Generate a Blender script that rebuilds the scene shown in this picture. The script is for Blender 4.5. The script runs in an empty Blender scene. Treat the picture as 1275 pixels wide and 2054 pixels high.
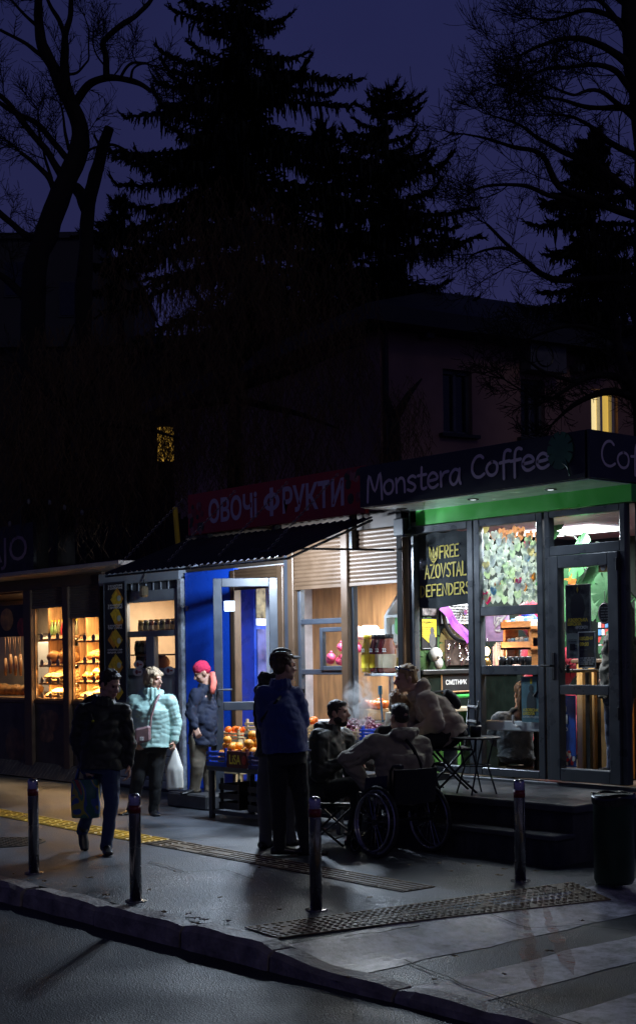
import bpy, math, random
import numpy as np
from mathutils import Vector, Matrix, noise
R = math.radians
SC = bpy.context.scene
COL = SC.collection
rnd = random.Random(7)

# ------------------------------------------------------------------ frame, camera, sky, exposure
# world X runs along the kiosk fronts (towards the left of the view), Y from the fronts to the road, Z up
ANG = R(41); FPX = 2750.0; CU, CV = 637.5, 1318.0; ROLL = R(0.8); EYE = 1.70
_U = (-math.sin(ANG), math.cos(ANG)); _N = (-math.cos(ANG), -math.sin(ANG)); _P = (2.72, 12.2)
CAMP = Vector((-(_P[0]*_U[0]+_P[1]*_U[1]), -(_P[0]*_N[0]+_P[1]*_N[1]), EYE))
RIGHT = Vector((_U[0], _N[0], 0)); FWD = Vector((_U[1], _N[1], 0)); UP = Vector((0, 0, 1))
def ray(u, v):
    a = (u-CU)/FPX; b = (CV-v)/FPX; c, s = math.cos(ROLL), math.sin(ROLL)
    return RIGHT*(a*c+b*s) + FWD + UP*(-a*s+b*c)
def at(u, v, d):                       # the point d metres in front of the lens
    return CAMP + ray(u, v)*d
def G(u, v, z=0.0):                    # point on the ground
    r = ray(u, v); return CAMP + r*((z-EYE)/r.z)
SIDE = None                            # set to an x to lay out a wall that faces the viewer's right instead
def F(u, v, y=0.0):                    # point on a plane parallel to the kiosk fronts -> x, z
    r = ray(u, v)
    if SIDE is not None: p = CAMP + r*((SIDE-y-CAMP.x)/r.x); return p.y, p.z
    p = CAMP + r*((y-CAMP.y)/r.y); return p.x, p.z
def depth(p): return (Vector(p)-CAMP).dot(FWD)

cam = bpy.data.cameras.new("camera"); camo = bpy.data.objects.new("camera", cam); COL.objects.link(camo)
cam.sensor_fit = 'VERTICAL'; cam.sensor_height = 36.0; cam.lens = 36.0*FPX/2054
cam.shift_y = (CV-1027)/2054.0; cam.clip_end = 600; cam.clip_start = 0.1
M = Matrix((RIGHT, UP, -FWD)).transposed()
M = M @ Matrix.Rotation(-ROLL, 3, 'Z')
camo.matrix_world = Matrix.Translation(CAMP) @ M.to_4x4()
SC.camera = camo
SC.view_settings.view_transform = 'Standard'; SC.view_settings.look = 'None'
SC.view_settings.exposure = 0.0; SC.view_settings.gamma = 1.0
SC.cycles.max_bounces = 6; SC.cycles.diffuse_bounces = 3; SC.cycles.glossy_bounces = 3
SC.cycles.transparent_max_bounces = 16; SC.cycles.transmission_bounces = 3
SC.cycles.sample_clamp_indirect = 3.0; SC.cycles.caustics_reflective = False; SC.cycles.caustics_refractive = False
SC.cycles.use_denoising = True

W = bpy.data.worlds.new("World"); SC.world = W; W.use_nodes = True
nt = W.node_tree; nt.nodes.clear()
wo = nt.nodes.new('ShaderNodeOutputWorld'); bg = nt.nodes.new('ShaderNodeBackground')
tc = nt.nodes.new('ShaderNodeTexCoord'); sp = nt.nodes.new('ShaderNodeSeparateXYZ'); cr = nt.nodes.new('ShaderNodeValToRGB')
nt.links.new(tc.outputs['Generated'], sp.inputs[0]); nt.links.new(sp.outputs['Z'], cr.inputs[0])
e = cr.color_ramp.elements
e[0].position = 0.0; e[0].color = (.030, .027, .090, 1); e[1].position = 0.47; e[1].color = (.0132, .0155, .063, 1)
m_ = cr.color_ramp.elements.new(0.22); m_.color = (.0215, .0222, .079, 1); z_ = cr.color_ramp.elements.new(0.72); z_.color = (.0022, .0026, .009, 1)
ns_ = nt.nodes.new('ShaderNodeTexNoise'); ns_.inputs['Scale'].default_value = 2.6; ns_.inputs['Detail'].default_value = 5; nt.links.new(tc.outputs['Generated'], ns_.inputs[0])
cm_ = nt.nodes.new('ShaderNodeMapRange'); cm_.inputs[1].default_value = .3; cm_.inputs[2].default_value = .7; cm_.inputs[3].default_value = .80; cm_.inputs[4].default_value = 1.12; nt.links.new(ns_.outputs[0], cm_.inputs[0])
hs_ = nt.nodes.new('ShaderNodeMix'); hs_.data_type = 'RGBA'; hs_.blend_type = 'MULTIPLY'; hs_.inputs[0].default_value = 1; nt.links.new(cr.outputs[0], hs_.inputs[6]); nt.links.new(cm_.outputs[0], hs_.inputs[7])   # thin uneven cloud
nt.links.new(hs_.outputs[2], bg.inputs[0]); bg.inputs[1].default_value = 1.0; nt.links.new(bg.outputs[0], wo.inputs[0])

# ------------------------------------------------------------------ materials
MATS = {}
def mat(name, col, rough=.6, metal=0.0, var=.25, vscale=6.0, bump=0.0, bscale=60.0, spec=.5, emit=None, estr=0, coat=0, sheen=0, stretch=None):
    if name in MATS: return MATS[name]
    m = bpy.data.materials.new(name); m.use_nodes = True; MATS[name] = m
    t = m.node_tree; b = t.nodes['Principled BSDF']
    b.inputs['Roughness'].default_value = rough; b.inputs['Metallic'].default_value = metal
    b.inputs['Specular IOR Level'].default_value = spec; b.inputs['Coat Weight'].default_value = coat
    b.inputs['Sheen Weight'].default_value = sheen
    c = (*col, 1)
    co = t.nodes.new('ShaderNodeTexCoord'); vec = co.outputs['Object']
    if stretch:
        mp = t.nodes.new('ShaderNodeMapping'); mp.inputs['Scale'].default_value = stretch
        t.links.new(vec, mp.inputs[0]); vec = mp.outputs[0]
    if var:
        n = t.nodes.new('ShaderNodeTexNoise'); n.inputs['Scale'].default_value = vscale; n.inputs['Detail'].default_value = 5
        t.links.new(vec, n.inputs[0])
        x = t.nodes.new('ShaderNodeMix'); x.data_type = 'RGBA'
        x.inputs[6].default_value = tuple(k*(1-var) for k in col)+(1,); x.inputs[7].default_value = tuple(min(1, k*(1+var)) for k in col)+(1,)
        mr = t.nodes.new('ShaderNodeMapRange'); mr.inputs[1].default_value = .3; mr.inputs[2].default_value = .7
        t.links.new(n.outputs[0], mr.inputs[0]); t.links.new(mr.outputs[0], x.inputs[0]); t.links.new(x.outputs[2], b.inputs['Base Color'])
        r2 = t.nodes.new('ShaderNodeMapRange'); r2.inputs[1].default_value = .3; r2.inputs[2].default_value = .7
        r2.inputs[3].default_value = max(.02, rough-.08); r2.inputs[4].default_value = min(1, rough+.08)
        t.links.new(n.outputs[0], r2.inputs[0]); t.links.new(r2.outputs[0], b.inputs['Roughness'])
    else: b.inputs['Base Color'].default_value = c
    if bump:
        n2 = t.nodes.new('ShaderNodeTexNoise'); n2.inputs['Scale'].default_value = bscale; n2.inputs['Detail'].default_value = 3
        t.links.new(vec, n2.inputs[0])
        bp = t.nodes.new('ShaderNodeBump'); bp.inputs['Strength'].default_value = bump; bp.inputs['Distance'].default_value = .01
        t.links.new(n2.outputs[0], bp.inputs['Height']); t.links.new(bp.outputs[0], b.inputs['Normal'])
    if emit: b.inputs['Emission Color'].default_value = (*emit, 1); b.inputs['Emission Strength'].default_value = estr
    return m
def glass_mat(name, tint=(1, 1, 1), rough=.02, refl=.85):
    m = bpy.data.materials.new(name); m.use_nodes = True; MATS[name] = m; t = m.node_tree; t.nodes.clear()
    o = t.nodes.new('ShaderNodeOutputMaterial'); mx = t.nodes.new('ShaderNodeMixShader'); fr = t.nodes.new('ShaderNodeFresnel')
    fr.inputs[0].default_value = 1.45; mu = t.nodes.new('ShaderNodeMath'); mu.operation = 'MULTIPLY'; mu.inputs[1].default_value = refl
    tr = t.nodes.new('ShaderNodeBsdfTransparent'); tr.inputs[0].default_value = (*tint, 1)
    gl = t.nodes.new('ShaderNodeBsdfGlossy'); gl.inputs['Roughness'].default_value = rough
    ge = t.nodes.new('ShaderNodeNewGeometry'); iv = t.nodes.new('ShaderNodeMath'); iv.operation = 'SUBTRACT'; iv.inputs[0].default_value = 1; t.links.new(ge.outputs['Backfacing'], iv.inputs[1])
    m2 = t.nodes.new('ShaderNodeMath'); m2.operation = 'MULTIPLY'; t.links.new(mu.outputs[0], m2.inputs[0]); t.links.new(iv.outputs[0], m2.inputs[1])   # a pane reflects at its outer skin only
    t.links.new(fr.outputs[0], mu.inputs[0]); t.links.new(m2.outputs[0], mx.inputs[0]); t.links.new(tr.outputs[0], mx.inputs[1]); t.links.new(gl.outputs[0], mx.inputs[2]); t.links.new(mx.outputs[0], o.inputs[0])
    return m
GLASS = glass_mat('window_glass', (.93, .95, .95)); 
JARGLASS = glass_mat('jar_glass', (.9, .93, .9), .03, 1.0)

# ------------------------------------------------------------------ mesh builder
class MB:
    def __init__(s): s.v = []; s.f = []; s.m = []; s.cur = 0
    def add(s, vs, fs):
        o = len(s.v); s.v += [tuple(p) for p in vs]
        for f in fs: s.f.append(tuple(i+o for i in f)); s.m.append(s.cur)
        return s
    def mat(s, i): s.cur = i; return s
    def box(s, x0, x1, y0, y1, z0, z1):
        x0, x1 = sorted((x0, x1)); y0, y1 = sorted((y0, y1)); z0, z1 = sorted((z0, z1))
        return s.add([(x0,y0,z0),(x1,y0,z0),(x1,y1,z0),(x0,y1,z0),(x0,y0,z1),(x1,y0,z1),(x1,y1,z1),(x0,y1,z1)],
                     [(0,3,2,1),(4,5,6,7),(0,1,5,4),(1,2,6,5),(2,3,7,6),(3,0,4,7)])
    def bbox(s, x0, x1, y0, y1, z0, z1, b=.008):      # a box with chamfered edges
        x0, x1 = sorted((x0, x1)); y0, y1 = sorted((y0, y1)); z0, z1 = sorted((z0, z1))
        b = min(b, (x1-x0)*.4, (y1-y0)*.4, (z1-z0)*.4)
        def ring(z, i): return [(x0+i+b*0, y0+b+i, z), (x0+b+i, y0+i, z), (x1-b-i, y0+i, z), (x1-i, y0+b+i, z), (x1-i, y1-b-i, z), (x1-b-i, y1-i, z), (x0+b+i, y1-i, z), (x0+i, y1-b-i, z)]
        vs = ring(z0, b*.7)+ring(z0+b, 0)+ring(z1-b, 0)+ring(z1, b*.7)
        fs = [tuple(range(7, -1, -1)), tuple(range(24, 32))]
        for k in range(3):
            for i in range(8): j = (i+1) % 8; fs.append((k*8+i, k*8+j, k*8+8+j, k*8+8+i))
        return s.add(vs, fs)
    def tube(s, pts, rad, n=8, cap=True):
        pts = [Vector(p) for p in pts]; L = len(pts)
        if not hasattr(rad, '__len__'): rad = [rad]*L
        vs = []; fs = []; prev = None
        for i, p in enumerate(pts):
            d = (pts[min(i+1, L-1)]-pts[max(i-1, 0)]).normalized()
            if prev is None:
                a = Vector((0, 0, 1)) if abs(d.z) < .9 else Vector((1, 0, 0)); x = d.cross(a).normalized()
            else:
                x = prev-d*prev.dot(d); x = x.normalized() if x.length > 1e-6 else d.orthogonal().normalized()
            prev = x; y = d.cross(x)
            for k in range(n):
                t = 2*math.pi*k/n; vs.append(p+(x*math.cos(t)+y*math.sin(t))*rad[i])
        for i in range(L-1):
            for k in range(n): q = (k+1) % n; fs.append((i*n+k, i*n+q, i*n+n+q, i*n+n+k))
        if cap: fs.append(tuple(range(n-1, -1, -1))); fs.append(tuple((L-1)*n+k for k in range(n)))
        return s.add(vs, fs)
    def cyl(s, p0, p1, r0, r1=None, n=16): return s.tube([p0, p1], [r0, r0 if r1 is None else r1], n)
    def lathe(s, c, prof, n=20):      # prof: list of (r, z)
        c = Vector(c); vs = []; fs = []
        for r, z in prof:
            for k in range(n): t = 2*math.pi*k/n; vs.append(c+Vector((r*math.cos(t), r*math.sin(t), z)))
        for i in range(len(prof)-1):
            for k in range(n): q = (k+1) % n; fs.append((i*n+k, i*n+q, i*n+n+q, i*n+n+k))
        fs.append(tuple(range(n-1, -1, -1))); fs.append(tuple((len(prof)-1)*n+k for k in range(n)))
        return s.add(vs, fs)
    def ell(s, c, r, n=14, m=9, mx=None, jit=0):
        c = Vector(c); vs = []; fs = []
        for i in range(m+1):
            a = math.pi*i/m
            for k in range(n):
                t = 2*math.pi*k/n; p = Vector((math.sin(a)*math.cos(t)*r[0], math.sin(a)*math.sin(t)*r[1], math.cos(a)*r[2]))
                if jit: p *= 1+jit*noise.noise(p*(2.2/max(r))+c*3)
                if mx is not None: p = mx @ p
                vs.append(c+p)
        for i in range(m):
            for k in range(n): q = (k+1) % n; fs.append((i*n+k, i*n+n+k, i*n+n+q, i*n+q))
        return s.add(vs, fs)
    def prism(s, poly, fn, d0, d1):   # poly in 2D, fn(a, b, depth) -> 3D
        n = len(poly); vs = [fn(a, b, d0) for a, b in poly]+[fn(a, b, d1) for a, b in poly]
        fs = [tuple(range(n-1, -1, -1)), tuple(range(n, 2*n))]+[(i, (i+1) % n, n+(i+1) % n, n+i) for i in range(n)]
        return s.add(vs, fs)
    def build(s, name, mats, parent=None, base=None, local=False, smooth=False):
        if not isinstance(mats, (list, tuple)): mats = [mats]
        if SIDE is not None and not local: s.v = [(SIDE-p[1], p[0], p[2]) for p in s.v]
        me = bpy.data.meshes.new(name); off = Vector((0, 0, 0))
        if not local:
            if parent is not None: off = WORLD_OF(parent)
            elif base is not None: off = Vector(base)
            elif s.v:
                a = np.array(s.v); off = Vector(((a[:,0].min()+a[:,0].max())/2, (a[:,1].min()+a[:,1].max())/2, a[:,2].min()))
        vs = [(p[0]-off.x, p[1]-off.y, p[2]-off.z) for p in s.v] if not local else s.v
        me.from_pydata(vs, [], s.f)
        for m in mats: me.materials.append(m)
        if len(mats) > 1: me.polygons.foreach_set('material_index', s.m)
        if smooth: me.polygons.foreach_set('use_smooth', [True]*len(me.polygons))
        me.update()
        fix_normals(me)
        o = bpy.data.objects.new(name, me); COL.objects.link(o)
        if parent is not None: o.parent = parent
        elif not local: o.location = off
        return o
import bmesh
def fix_normals(me):
    if len(me.polygons) > 60000: return
    bm = bmesh.new(); bm.from_mesh(me); bmesh.ops.recalc_face_normals(bm, faces=bm.faces); bm.to_mesh(me); bm.free()
def WORLD_OF(o):
    p = Vector(o.location)
    while o.parent is not None: o = o.parent; p += Vector(o.location)
    return p
def tag(o, label=None, cat=None, group=None, kind=None):
    if label: o['label'] = label
    if cat: o['category'] = cat
    if group: o['group'] = group
    if kind: o['kind'] = kind
    return o
def thing(name, label, cat, loc=(0, 0, 0), rotz=0, group=None):
    if SIDE is not None: loc = (SIDE-loc[1], loc[0], loc[2])
    o = bpy.data.objects.new(name, None); COL.objects.link(o); o.location = loc; o.rotation_euler = (0, 0, rotz)
    return tag(o, label, cat, group)
def dup(o, loc=None, rotz=None, label=None, parent=None):
    c = o.copy(); COL.objects.link(c)
    if parent is not None: c.parent = parent
    if loc is not None: c.location = loc
    if rotz is not None: c.rotation_euler = (0, 0, rotz)
    if label: c['label'] = label
    for ch in list(o.children): dup(ch, parent=c)
    return c

# ------------------------------------------------------------------ writing
def text_mb(mb, s, origin, ex, ey, size, depth=.004, fit=None, bold=0.0, shear=0.0):
    """flat lettering standing depth proud of its board; origin = lower left, ex/ey = reading and up directions"""
    cu = bpy.data.curves.new('lettering', 'FONT'); cu.body = s; cu.size = size; cu.offset = bold; cu.shear = shear
    cu.resolution_u = 3
    o = bpy.data.objects.new('lettering', cu); COL.objects.link(o)
    dg = bpy.context.evaluated_depsgraph_get(); me = bpy.data.meshes.new_from_object(o.evaluated_get(dg))
    bpy.data.objects.remove(o); 
    if not len(me.vertices): return
    a = np.array([v.co[:2] for v in me.vertices]); x0, y0 = a.min(0); x1, y1 = a.max(0)
    kx = ky = 1.0
    if fit:
        kx = fit[0]/(x1-x0); ky = fit[1]/(y1-y0) if len(fit) > 1 and fit[1] else kx
    ex = Vector(ex); ey = Vector(ey); nz = ex.cross(ey); O = Vector(origin)
    vs = [O+ex*((p[0]-x0)*kx)+ey*((p[1]-y0)*ky)+nz*depth for p in a]
    mb.add(vs, [tuple(p.vertices) for p in me.polygons])
    bpy.data.meshes.remove(me)
GLY = {   # hand lettering: strokes in a 1-high cell, (advance, strokes)
 'M': (.78, [[(0,-.25),(.08,.95),(.36,.2),(.62,1),(.7,-.2)]]),
 'o': (.56, [[(.25,.62),(.08,.5),(.02,.28),(.12,.05),(.28,0),(.42,.12),(.46,.36),(.4,.55),(.25,.62)]]),
 'n': (.56, [[(.04,.62),(.06,0)],[(.06,.4),(.2,.6),(.34,.6),(.42,.42),(.44,-.02)]]),
 's': (.48, [[(.38,.56),(.24,.64),(.08,.56),(.06,.42),(.3,.26),(.36,.12),(.22,-.02),(.02,.06)]]),
 't': (.42, [[(.18,.95),(.16,.15),(.24,0),(.38,.04)],[(0,.6),(.38,.62)]]),
 'e': (.56, [[(.06,.3),(.44,.36),(.4,.56),(.24,.64),(.08,.5),(.04,.22),(.16,.02),(.32,0),(.48,.1)]]),
 'r': (.42, [[(.04,.62),(.06,0)],[(.06,.36),(.18,.56),(.38,.6)]]),
 'a': (.56, [[(.42,.56),(.24,.64),(.06,.44),(.04,.18),(.16,0),(.32,.1),(.42,.4)],[(.44,.64),(.42,.2),(.48,0)]]),
 'C': (.62, [[(.5,.86),(.38,.98),(.2,.92),(.06,.66),(.04,.32),(.16,.06),(.36,0),(.54,.12)]]),
 'c': (.56, [[(.46,.76),(.34,.86),(.16,.76),(.05,.5),(.06,.24),(.2,.02),(.36,0),(.5,.12)]]),
 'f': (.44, [[(.44,.98),(.32,1.04),(.2,.92),(.16,.5),(.16,-.24)],[(0,.5),(.4,.54)]]),
 'F': (.62, [[(.06,0),(.08,1),(.52,1.0)],[(.08,.52),(.44,.54)]]), 'R': (.66, [[(.06,0),(.08,1),(.4,.98),(.5,.76),(.38,.54),(.08,.48)],[(.2,.48),(.52,0)]]),
 'E': (.6, [[(.5,1),(.08,.98),(.06,0),(.5,.02)],[(.06,.5),(.42,.52)]]), 'A': (.66, [[(.02,0),(.28,1),(.54,0)],[(.12,.36),(.46,.36)]]),
 'Z': (.66, [[(.06,.98),(.54,.98),(.04,0),(.56,.02)]]), 'O': (.7, [[(.3,1),(.1,.84),(.04,.46),(.14,.08),(.34,0),(.52,.16),(.56,.56),(.48,.88),(.3,1)]]),
 'V': (.64, [[(.02,1),(.28,0),(.56,1)]]), 'S': (.6, [[(.5,.9),(.32,1),(.1,.9),(.1,.66),(.42,.44),(.48,.18),(.3,0),(.04,.1)]]),
 'T': (.62, [[(.28,0),(.28,.98)],[(0,.98),(.56,1)]]), 'L': (.56, [[(.08,1),(.06,0),(.48,.02)]]),
 'D': (.66, [[(.06,0),(.08,1),(.36,.9),(.54,.6),(.48,.24),(.28,.04),(.06,0)]]), 'N': (.68, [[(.06,0),(.08,1),(.5,.02),(.54,1)]]),
 ' ': (.4, []),
}
def smooth_path(p, k=4):
    if len(p) < 3: return p
    q = [Vector((*a, 0)) for a in p]; out = []
    for i in range(len(q)-1):
        a = q[max(i-1, 0)]; b = q[i]; c = q[i+1]; d = q[min(i+2, len(q)-1)]
        for j in range(k):
            t = j/k; out.append(.5*((2*b)+(c-a)*t+(2*a-5*b+4*c-d)*t*t+(3*b-a-3*c+d)*t**3))
    out.append(q[-1]); return [(v.x, v.y) for v in out]
def stroke_ribbon(mb, pts, w, fn, curved=True):
    """one brush stroke as a flat ribbon with round ends; fn(a, b) -> 3D"""
    pts = smooth_path(pts) if curved else pts
    P = [Vector((*p, 0)) for p in pts]; n = len(P); vs = []
    d0 = (P[0]-P[1]).normalized()*w*.45; d1 = (P[-1]-P[-2]).normalized()*w*.45
    P = [P[0]+d0]+P+[P[-1]+d1]; n = len(P)
    for i, p in enumerate(P):
        d = (P[min(i+1, n-1)]-P[max(i-1, 0)]).normalized(); q = Vector((-d.y, d.x, 0)); ww = w*.5*(.45 if i in (0, n-1) else 1)
        vs += [fn(*(p+q*ww).xy), fn(*(p-q*ww).xy)]
    mb.add(vs, [(2*i, 2*i+1, 2*i+3, 2*i+2) for i in range(n-1)])
def hand_text(mb, s, origin, ex, ey, height, width, stroke, depth=.004, curved=True):
    tot = sum(GLY[c][0] for c in s); kx = width/tot; ex = Vector(ex); ey = Vector(ey); nz = ex.cross(ey); O = Vector(origin)
    x = 0; k = 0
    for c in s:
        adv, st = GLY[c]
        for q in st:
            k += 1
            pts = [((x+a)*kx, b*height) for a, b in q]
            stroke_ribbon(mb, pts, stroke, lambda a, b, k=k: O+ex*a+ey*b+nz*(depth+.0004*(k % 3)), curved)
        x += adv
FX = Vector((-1, 0, 0)); FY = Vector((0, 0, 1))      # reading and up directions on anything facing the road

# ------------------------------------------------------------------ common finishes
m_frame = mat('anthracite_frame', (.055, .062, .07), .32, var=.12, bump=.05, bscale=400)
m_greyframe = mat('grey_frame', (.036, .043, .056), .42, var=.15)
m_black = mat('black_metal', (.012, .012, .014), .4)
m_blackplastic = mat('black_plastic', (.015, .015, .016), .35)
m_white = mat('white_paint', (.7, .7, .7), .5, var=.1)
m_paper = mat('white_paper', (.75, .76, .74), .8, var=.06)
m_steel = mat('brushed_steel', (.42, .4, .41), .22, 1.0, var=.1, vscale=30)
m_wood = mat('pine_wood', (.42, .23, .10), .55, var=.35, vscale=5, stretch=(8, 8, 1))
m_ply = mat('plywood', (.40, .23, .10), .5, var=.3, vscale=5, stretch=(5, 5, .8))
m_darkwood = mat('dark_wood', (.09, .05, .025), .6, var=.3)
m_crate = mat('raw_crate_wood', (.55, .40, .22), .7, var=.25, stretch=(2, 2, 8))
m_brownmetal = mat('brown_shutter', (.085, .050, .028), .46, metal=.15, var=.12)
m_red = mat('red_paint', (.17, .010, .014), .4)
m_yellow = mat('yellow_paint', (.75, .52, .02), .6, var=.1)
m_rope = mat('steel_chain', (.25, .25, .27), .4, .8)
def area(name, loc, size, power, col, rot=(0, 0, 0), sy=None, spread=None):
    l = bpy.data.lights.new(name, 'AREA'); l.energy = power; l.color = col; l.size = size
    if sy: l.shape = 'RECTANGLE'; l.size_y = sy
    if spread: l.spread = spread
    o = bpy.data.objects.new(name, l); o.location = loc; o.rotation_euler = rot; COL.objects.link(o); return o
def point(name, loc, power, col, r=.05):
    l = bpy.data.lights.new(name, 'POINT'); l.energy = power; l.color = col; l.shadow_soft_size = r
    o = bpy.data.objects.new(name, l); o.location = loc; COL.objects.link(o); return o
def spot(name, loc, target, power, col, ang, blend=.5, r=.05):
    l = bpy.data.lights.new(name, 'SPOT'); l.energy = power; l.color = col; l.spot_size = R(ang); l.spot_blend = blend; l.shadow_soft_size = r
    o = bpy.data.objects.new(name, l); o.location = loc; COL.objects.link(o)
    o.rotation_euler = (Vector(target)-Vector(loc)).to_track_quat('-Z', 'Y').to_euler(); return o

# ================================================================== LIGHTS
COOL = (.68, .82, 1.0); WARM = (1.0, .54, .19); NEUT = (1.0, .9, .8)
point('awning_lamp_light', (4.12, .8, 2.79), 215, COOL, .06)
point('awning_lamp_light', (3.66, 1.0, 2.755), 220, COOL, .06)
area('fruit_room_light', (4.3, -1.0, 2.66), 1.6, 200, (.95, .97, 1.0), (0, 0, 0), .5)
area('cafe_room_light', (1.3, -.42, 2.97), .8, 150, (.93, .95, 1.0), (0, 0, 0), .6)
area('cafe_room_light_b', (1.9, -1.65, 2.97), 1.0, 130, (.95, .96, 1.0), (0, 0, 0), .5)
area('snack_room_light', (7.5, -.6, 2.62), .8, 60, (1.0, .80, .58), (0, 0, 0), .4)

# ================================================================== GROUND
def ground_z(x, y):
    t = min(1, max(0, (-.95-x)/.65)); t = t*t*(3-2*t); return -.10*t
def asphalt(name, col, grain, rough, bump, wet):
    m = bpy.data.materials.new(name); m.use_nodes = True; t = m.node_tree; b = t.nodes['Principled BSDF']; MATS[name] = m
    co = t.nodes.new('ShaderNodeTexCoord'); N = t.nodes.new
    v = N('ShaderNodeTexVoronoi'); v.inputs['Scale'].default_value = grain; t.links.new(co.outputs['Object'], v.inputs[0])
    n = N('ShaderNodeTexNoise'); n.inputs['Scale'].default_value = 1.3; n.inputs['Detail'].default_value = 6; t.links.new(co.outputs['Object'], n.inputs[0])
    n2 = N('ShaderNodeTexNoise'); n2.inputs['Scale'].default_value = grain*.7; n2.inputs['Detail'].default_value = 3; t.links.new(co.outputs['Object'], n2.inputs[0])
    x = N('ShaderNodeMix'); x.data_type = 'RGBA'; x.inputs[6].default_value = tuple(k*.45 for k in col)+(1,); x.inputs[7].default_value = tuple(k*1.6 for k in col)+(1,)
    t.links.new(n2.outputs[0], x.inputs[0])
    x2 = N('ShaderNodeMix'); x2.data_type = 'RGBA'; x2.blend_type = 'MULTIPLY'; x2.inputs[0].default_value = 1
    mr = N('ShaderNodeMapRange'); mr.inputs[1].default_value = .35; mr.inputs[2].default_value = .65; mr.inputs[3].default_value = .42; mr.inputs[4].default_value = 1.5
    t.links.new(n.outputs[0], mr.inputs[0]); t.links.new(x.outputs[2], x2.inputs[6]); t.links.new(mr.outputs[0], x2.inputs[7]); t.links.new(x2.outputs[2], b.inputs['Base Color'])
    rr = N('ShaderNodeMapRange'); rr.inputs[1].default_value = .35; rr.inputs[2].default_value = .62; rr.inputs[3].default_value = rough-wet; rr.inputs[4].default_value = rough+.08
    t.links.new(n.outputs[0], rr.inputs[0]); t.links.new(rr.outputs[0], b.inputs['Roughness'])
    bp = N('ShaderNodeBump'); bp.inputs['Strength'].default_value = bump; bp.inputs['Distance'].default_value = .006
    t.links.new(v.outputs['Distance'], bp.inputs['Height'])
    bp2 = N('ShaderNodeBump'); bp2.inputs['Strength'].default_value = .10; bp2.inputs['Distance'].default_value = .03
    t.links.new(n.outputs[0], bp2.inputs['Height']); t.links.new(bp.outputs[0], bp2.inputs['Normal']); t.links.new(bp2.outputs[0], b.inputs['Normal'])
    return m
m_pave = asphalt('pavement_asphalt', (.062, .069, .083), 105, .43, .6, .12)
m_road = asphalt('road_asphalt', (.024, .027, .034), 95, .57, .7, .12)
def sheet(name, xs, ys, zf, m):
    vs = [(x, y, zf(x, y)) for x in xs for y in ys]; n = len(ys)
    fs = [(i*n+j, (i+1)*n+j, (i+1)*n+j+1, i*n+j+1) for i in range(len(xs)-1) for j in range(n-1)]
    mb = MB().add(vs, fs); o = mb.build(name, m, base=(0, 0, 0)); return tag(o, kind='structure')
sheet('ground', [-300, 300], [-300, 300], lambda x, y: -.30, mat('soil', (.03, .028, .022), .9))
xs = [-40, -20, -8, -4]+[-3+.1*i for i in range(25)]+[0, 2, 5, 10, 20, 40]
sheet('pavement', xs, [-14, -6, -2, 0, 1, 2, 3, 4, 4.86], ground_z, m_pave)
sheet('road', [-60, -10, -3, 0, 3, 10, 60], [5.0, 6, 8, 12, 40], lambda x, y: -.13, m_road)
# kerb of separate worn stones
m_kerb = mat('kerb_concrete', (.27, .235, .225), .6, var=.5, vscale=7, bump=.9, bscale=35)
mb = MB(); x = 14.0; rk = random.Random(3)
while x > -9:
    L = 1.02 if not (-.6 < x < .5) else .9
    n = 8; dy = rk.uniform(-.012, .012); dz = rk.uniform(-.006, .01); prof = [(4.87, 0), (5.0, .002), (5.035, -.03), (5.05, -.32), (4.87, -.32)]
    vs = []; fs = []
    for i in range(n+1):
        xx = x-.012-(L-.024)*i/n; e = .016 if i in (0, n) else 0
        for k, (yy, zz) in enumerate(prof):
            w = noise.noise(Vector((xx*3, k*2.1, 0)))*.016+noise.noise(Vector((xx*14, k*3.1, 4)))*.008
            z = ground_z(xx, yy)*(.78)+zz+.012+dz+(w-e if k < 3 else 0)
            vs.append((xx, yy+dy+(w-e*.5 if k in (2, 3) else 0), z))
    for i in range(n):
        for k in range(5): q = (k+1) % 5; fs.append((i*5+k, i*5+q, i*5+5+q, i*5+5+k))
    fs += [(0, 1, 2, 3, 4), tuple(n*5+k for k in (4, 3, 2, 1, 0))]
    mb.add(vs, fs); x -= L
tag(mb.build('kerb', m_kerb, base=(0, 5, 0)), kind='structure')
# guiding strip of raised bars and the studded strip it runs into
m_tact = mat('tactile_yellow', (.60, .36, .035), .5, var=.55, vscale=2.2, bump=.2, bscale=90)
m_tact2 = mat('tactile_worn', (.17, .115, .06), .5, var=.55, vscale=5, bump=.3, bscale=90)
mb = MB(); a = Vector((14, 2.33, 0)); b = Vector((-.45, 3.0, 0)); d = (b-a).normalized(); p = Vector((-d.y, d.x, 0)); L = (b-a).length
n = int(L/.3)
for i in range(n):
    q = a+d*(i*.3+.01)
    mb.mat(0 if i < n-12 else 1)
    c = [q-p*.16, q+d*.285-p*.16, q+d*.285+p*.16, q+p*.16]
    mb.add([Vector((v.x, v.y, .003)) for v in c]+[Vector((v.x, v.y, .009)) for v in c], [(4, 5, 6, 7), (0, 1, 5, 4), (1, 2, 6, 5), (2, 3, 7, 6), (3, 0, 4, 7)])
    for k in range(5):
        o = -.13+.065*k; h = q+p*o
        if rk.random() < .05: continue
        u = [h+d*.012-p*.016, h+d*.275-p*.016, h+d*.275+p*.016, h+d*.012+p*.016]; w = [h+d*.02-p*.010, h+d*.267-p*.010, h+d*.267+p*.010, h+d*.02+p*.010]
        mb.add([Vector((v.x, v.y, .009)) for v in u]+[Vector((v.x, v.y, .016)) for v in w], [(4, 5, 6, 7), (0, 1, 5, 4), (1, 2, 6, 5), (2, 3, 7, 6), (3, 0, 4, 7)])
tag(mb.build('guiding_path_strip', [m_tact, m_tact2], base=(0, 2.6, 0)), kind='structure')
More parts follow.
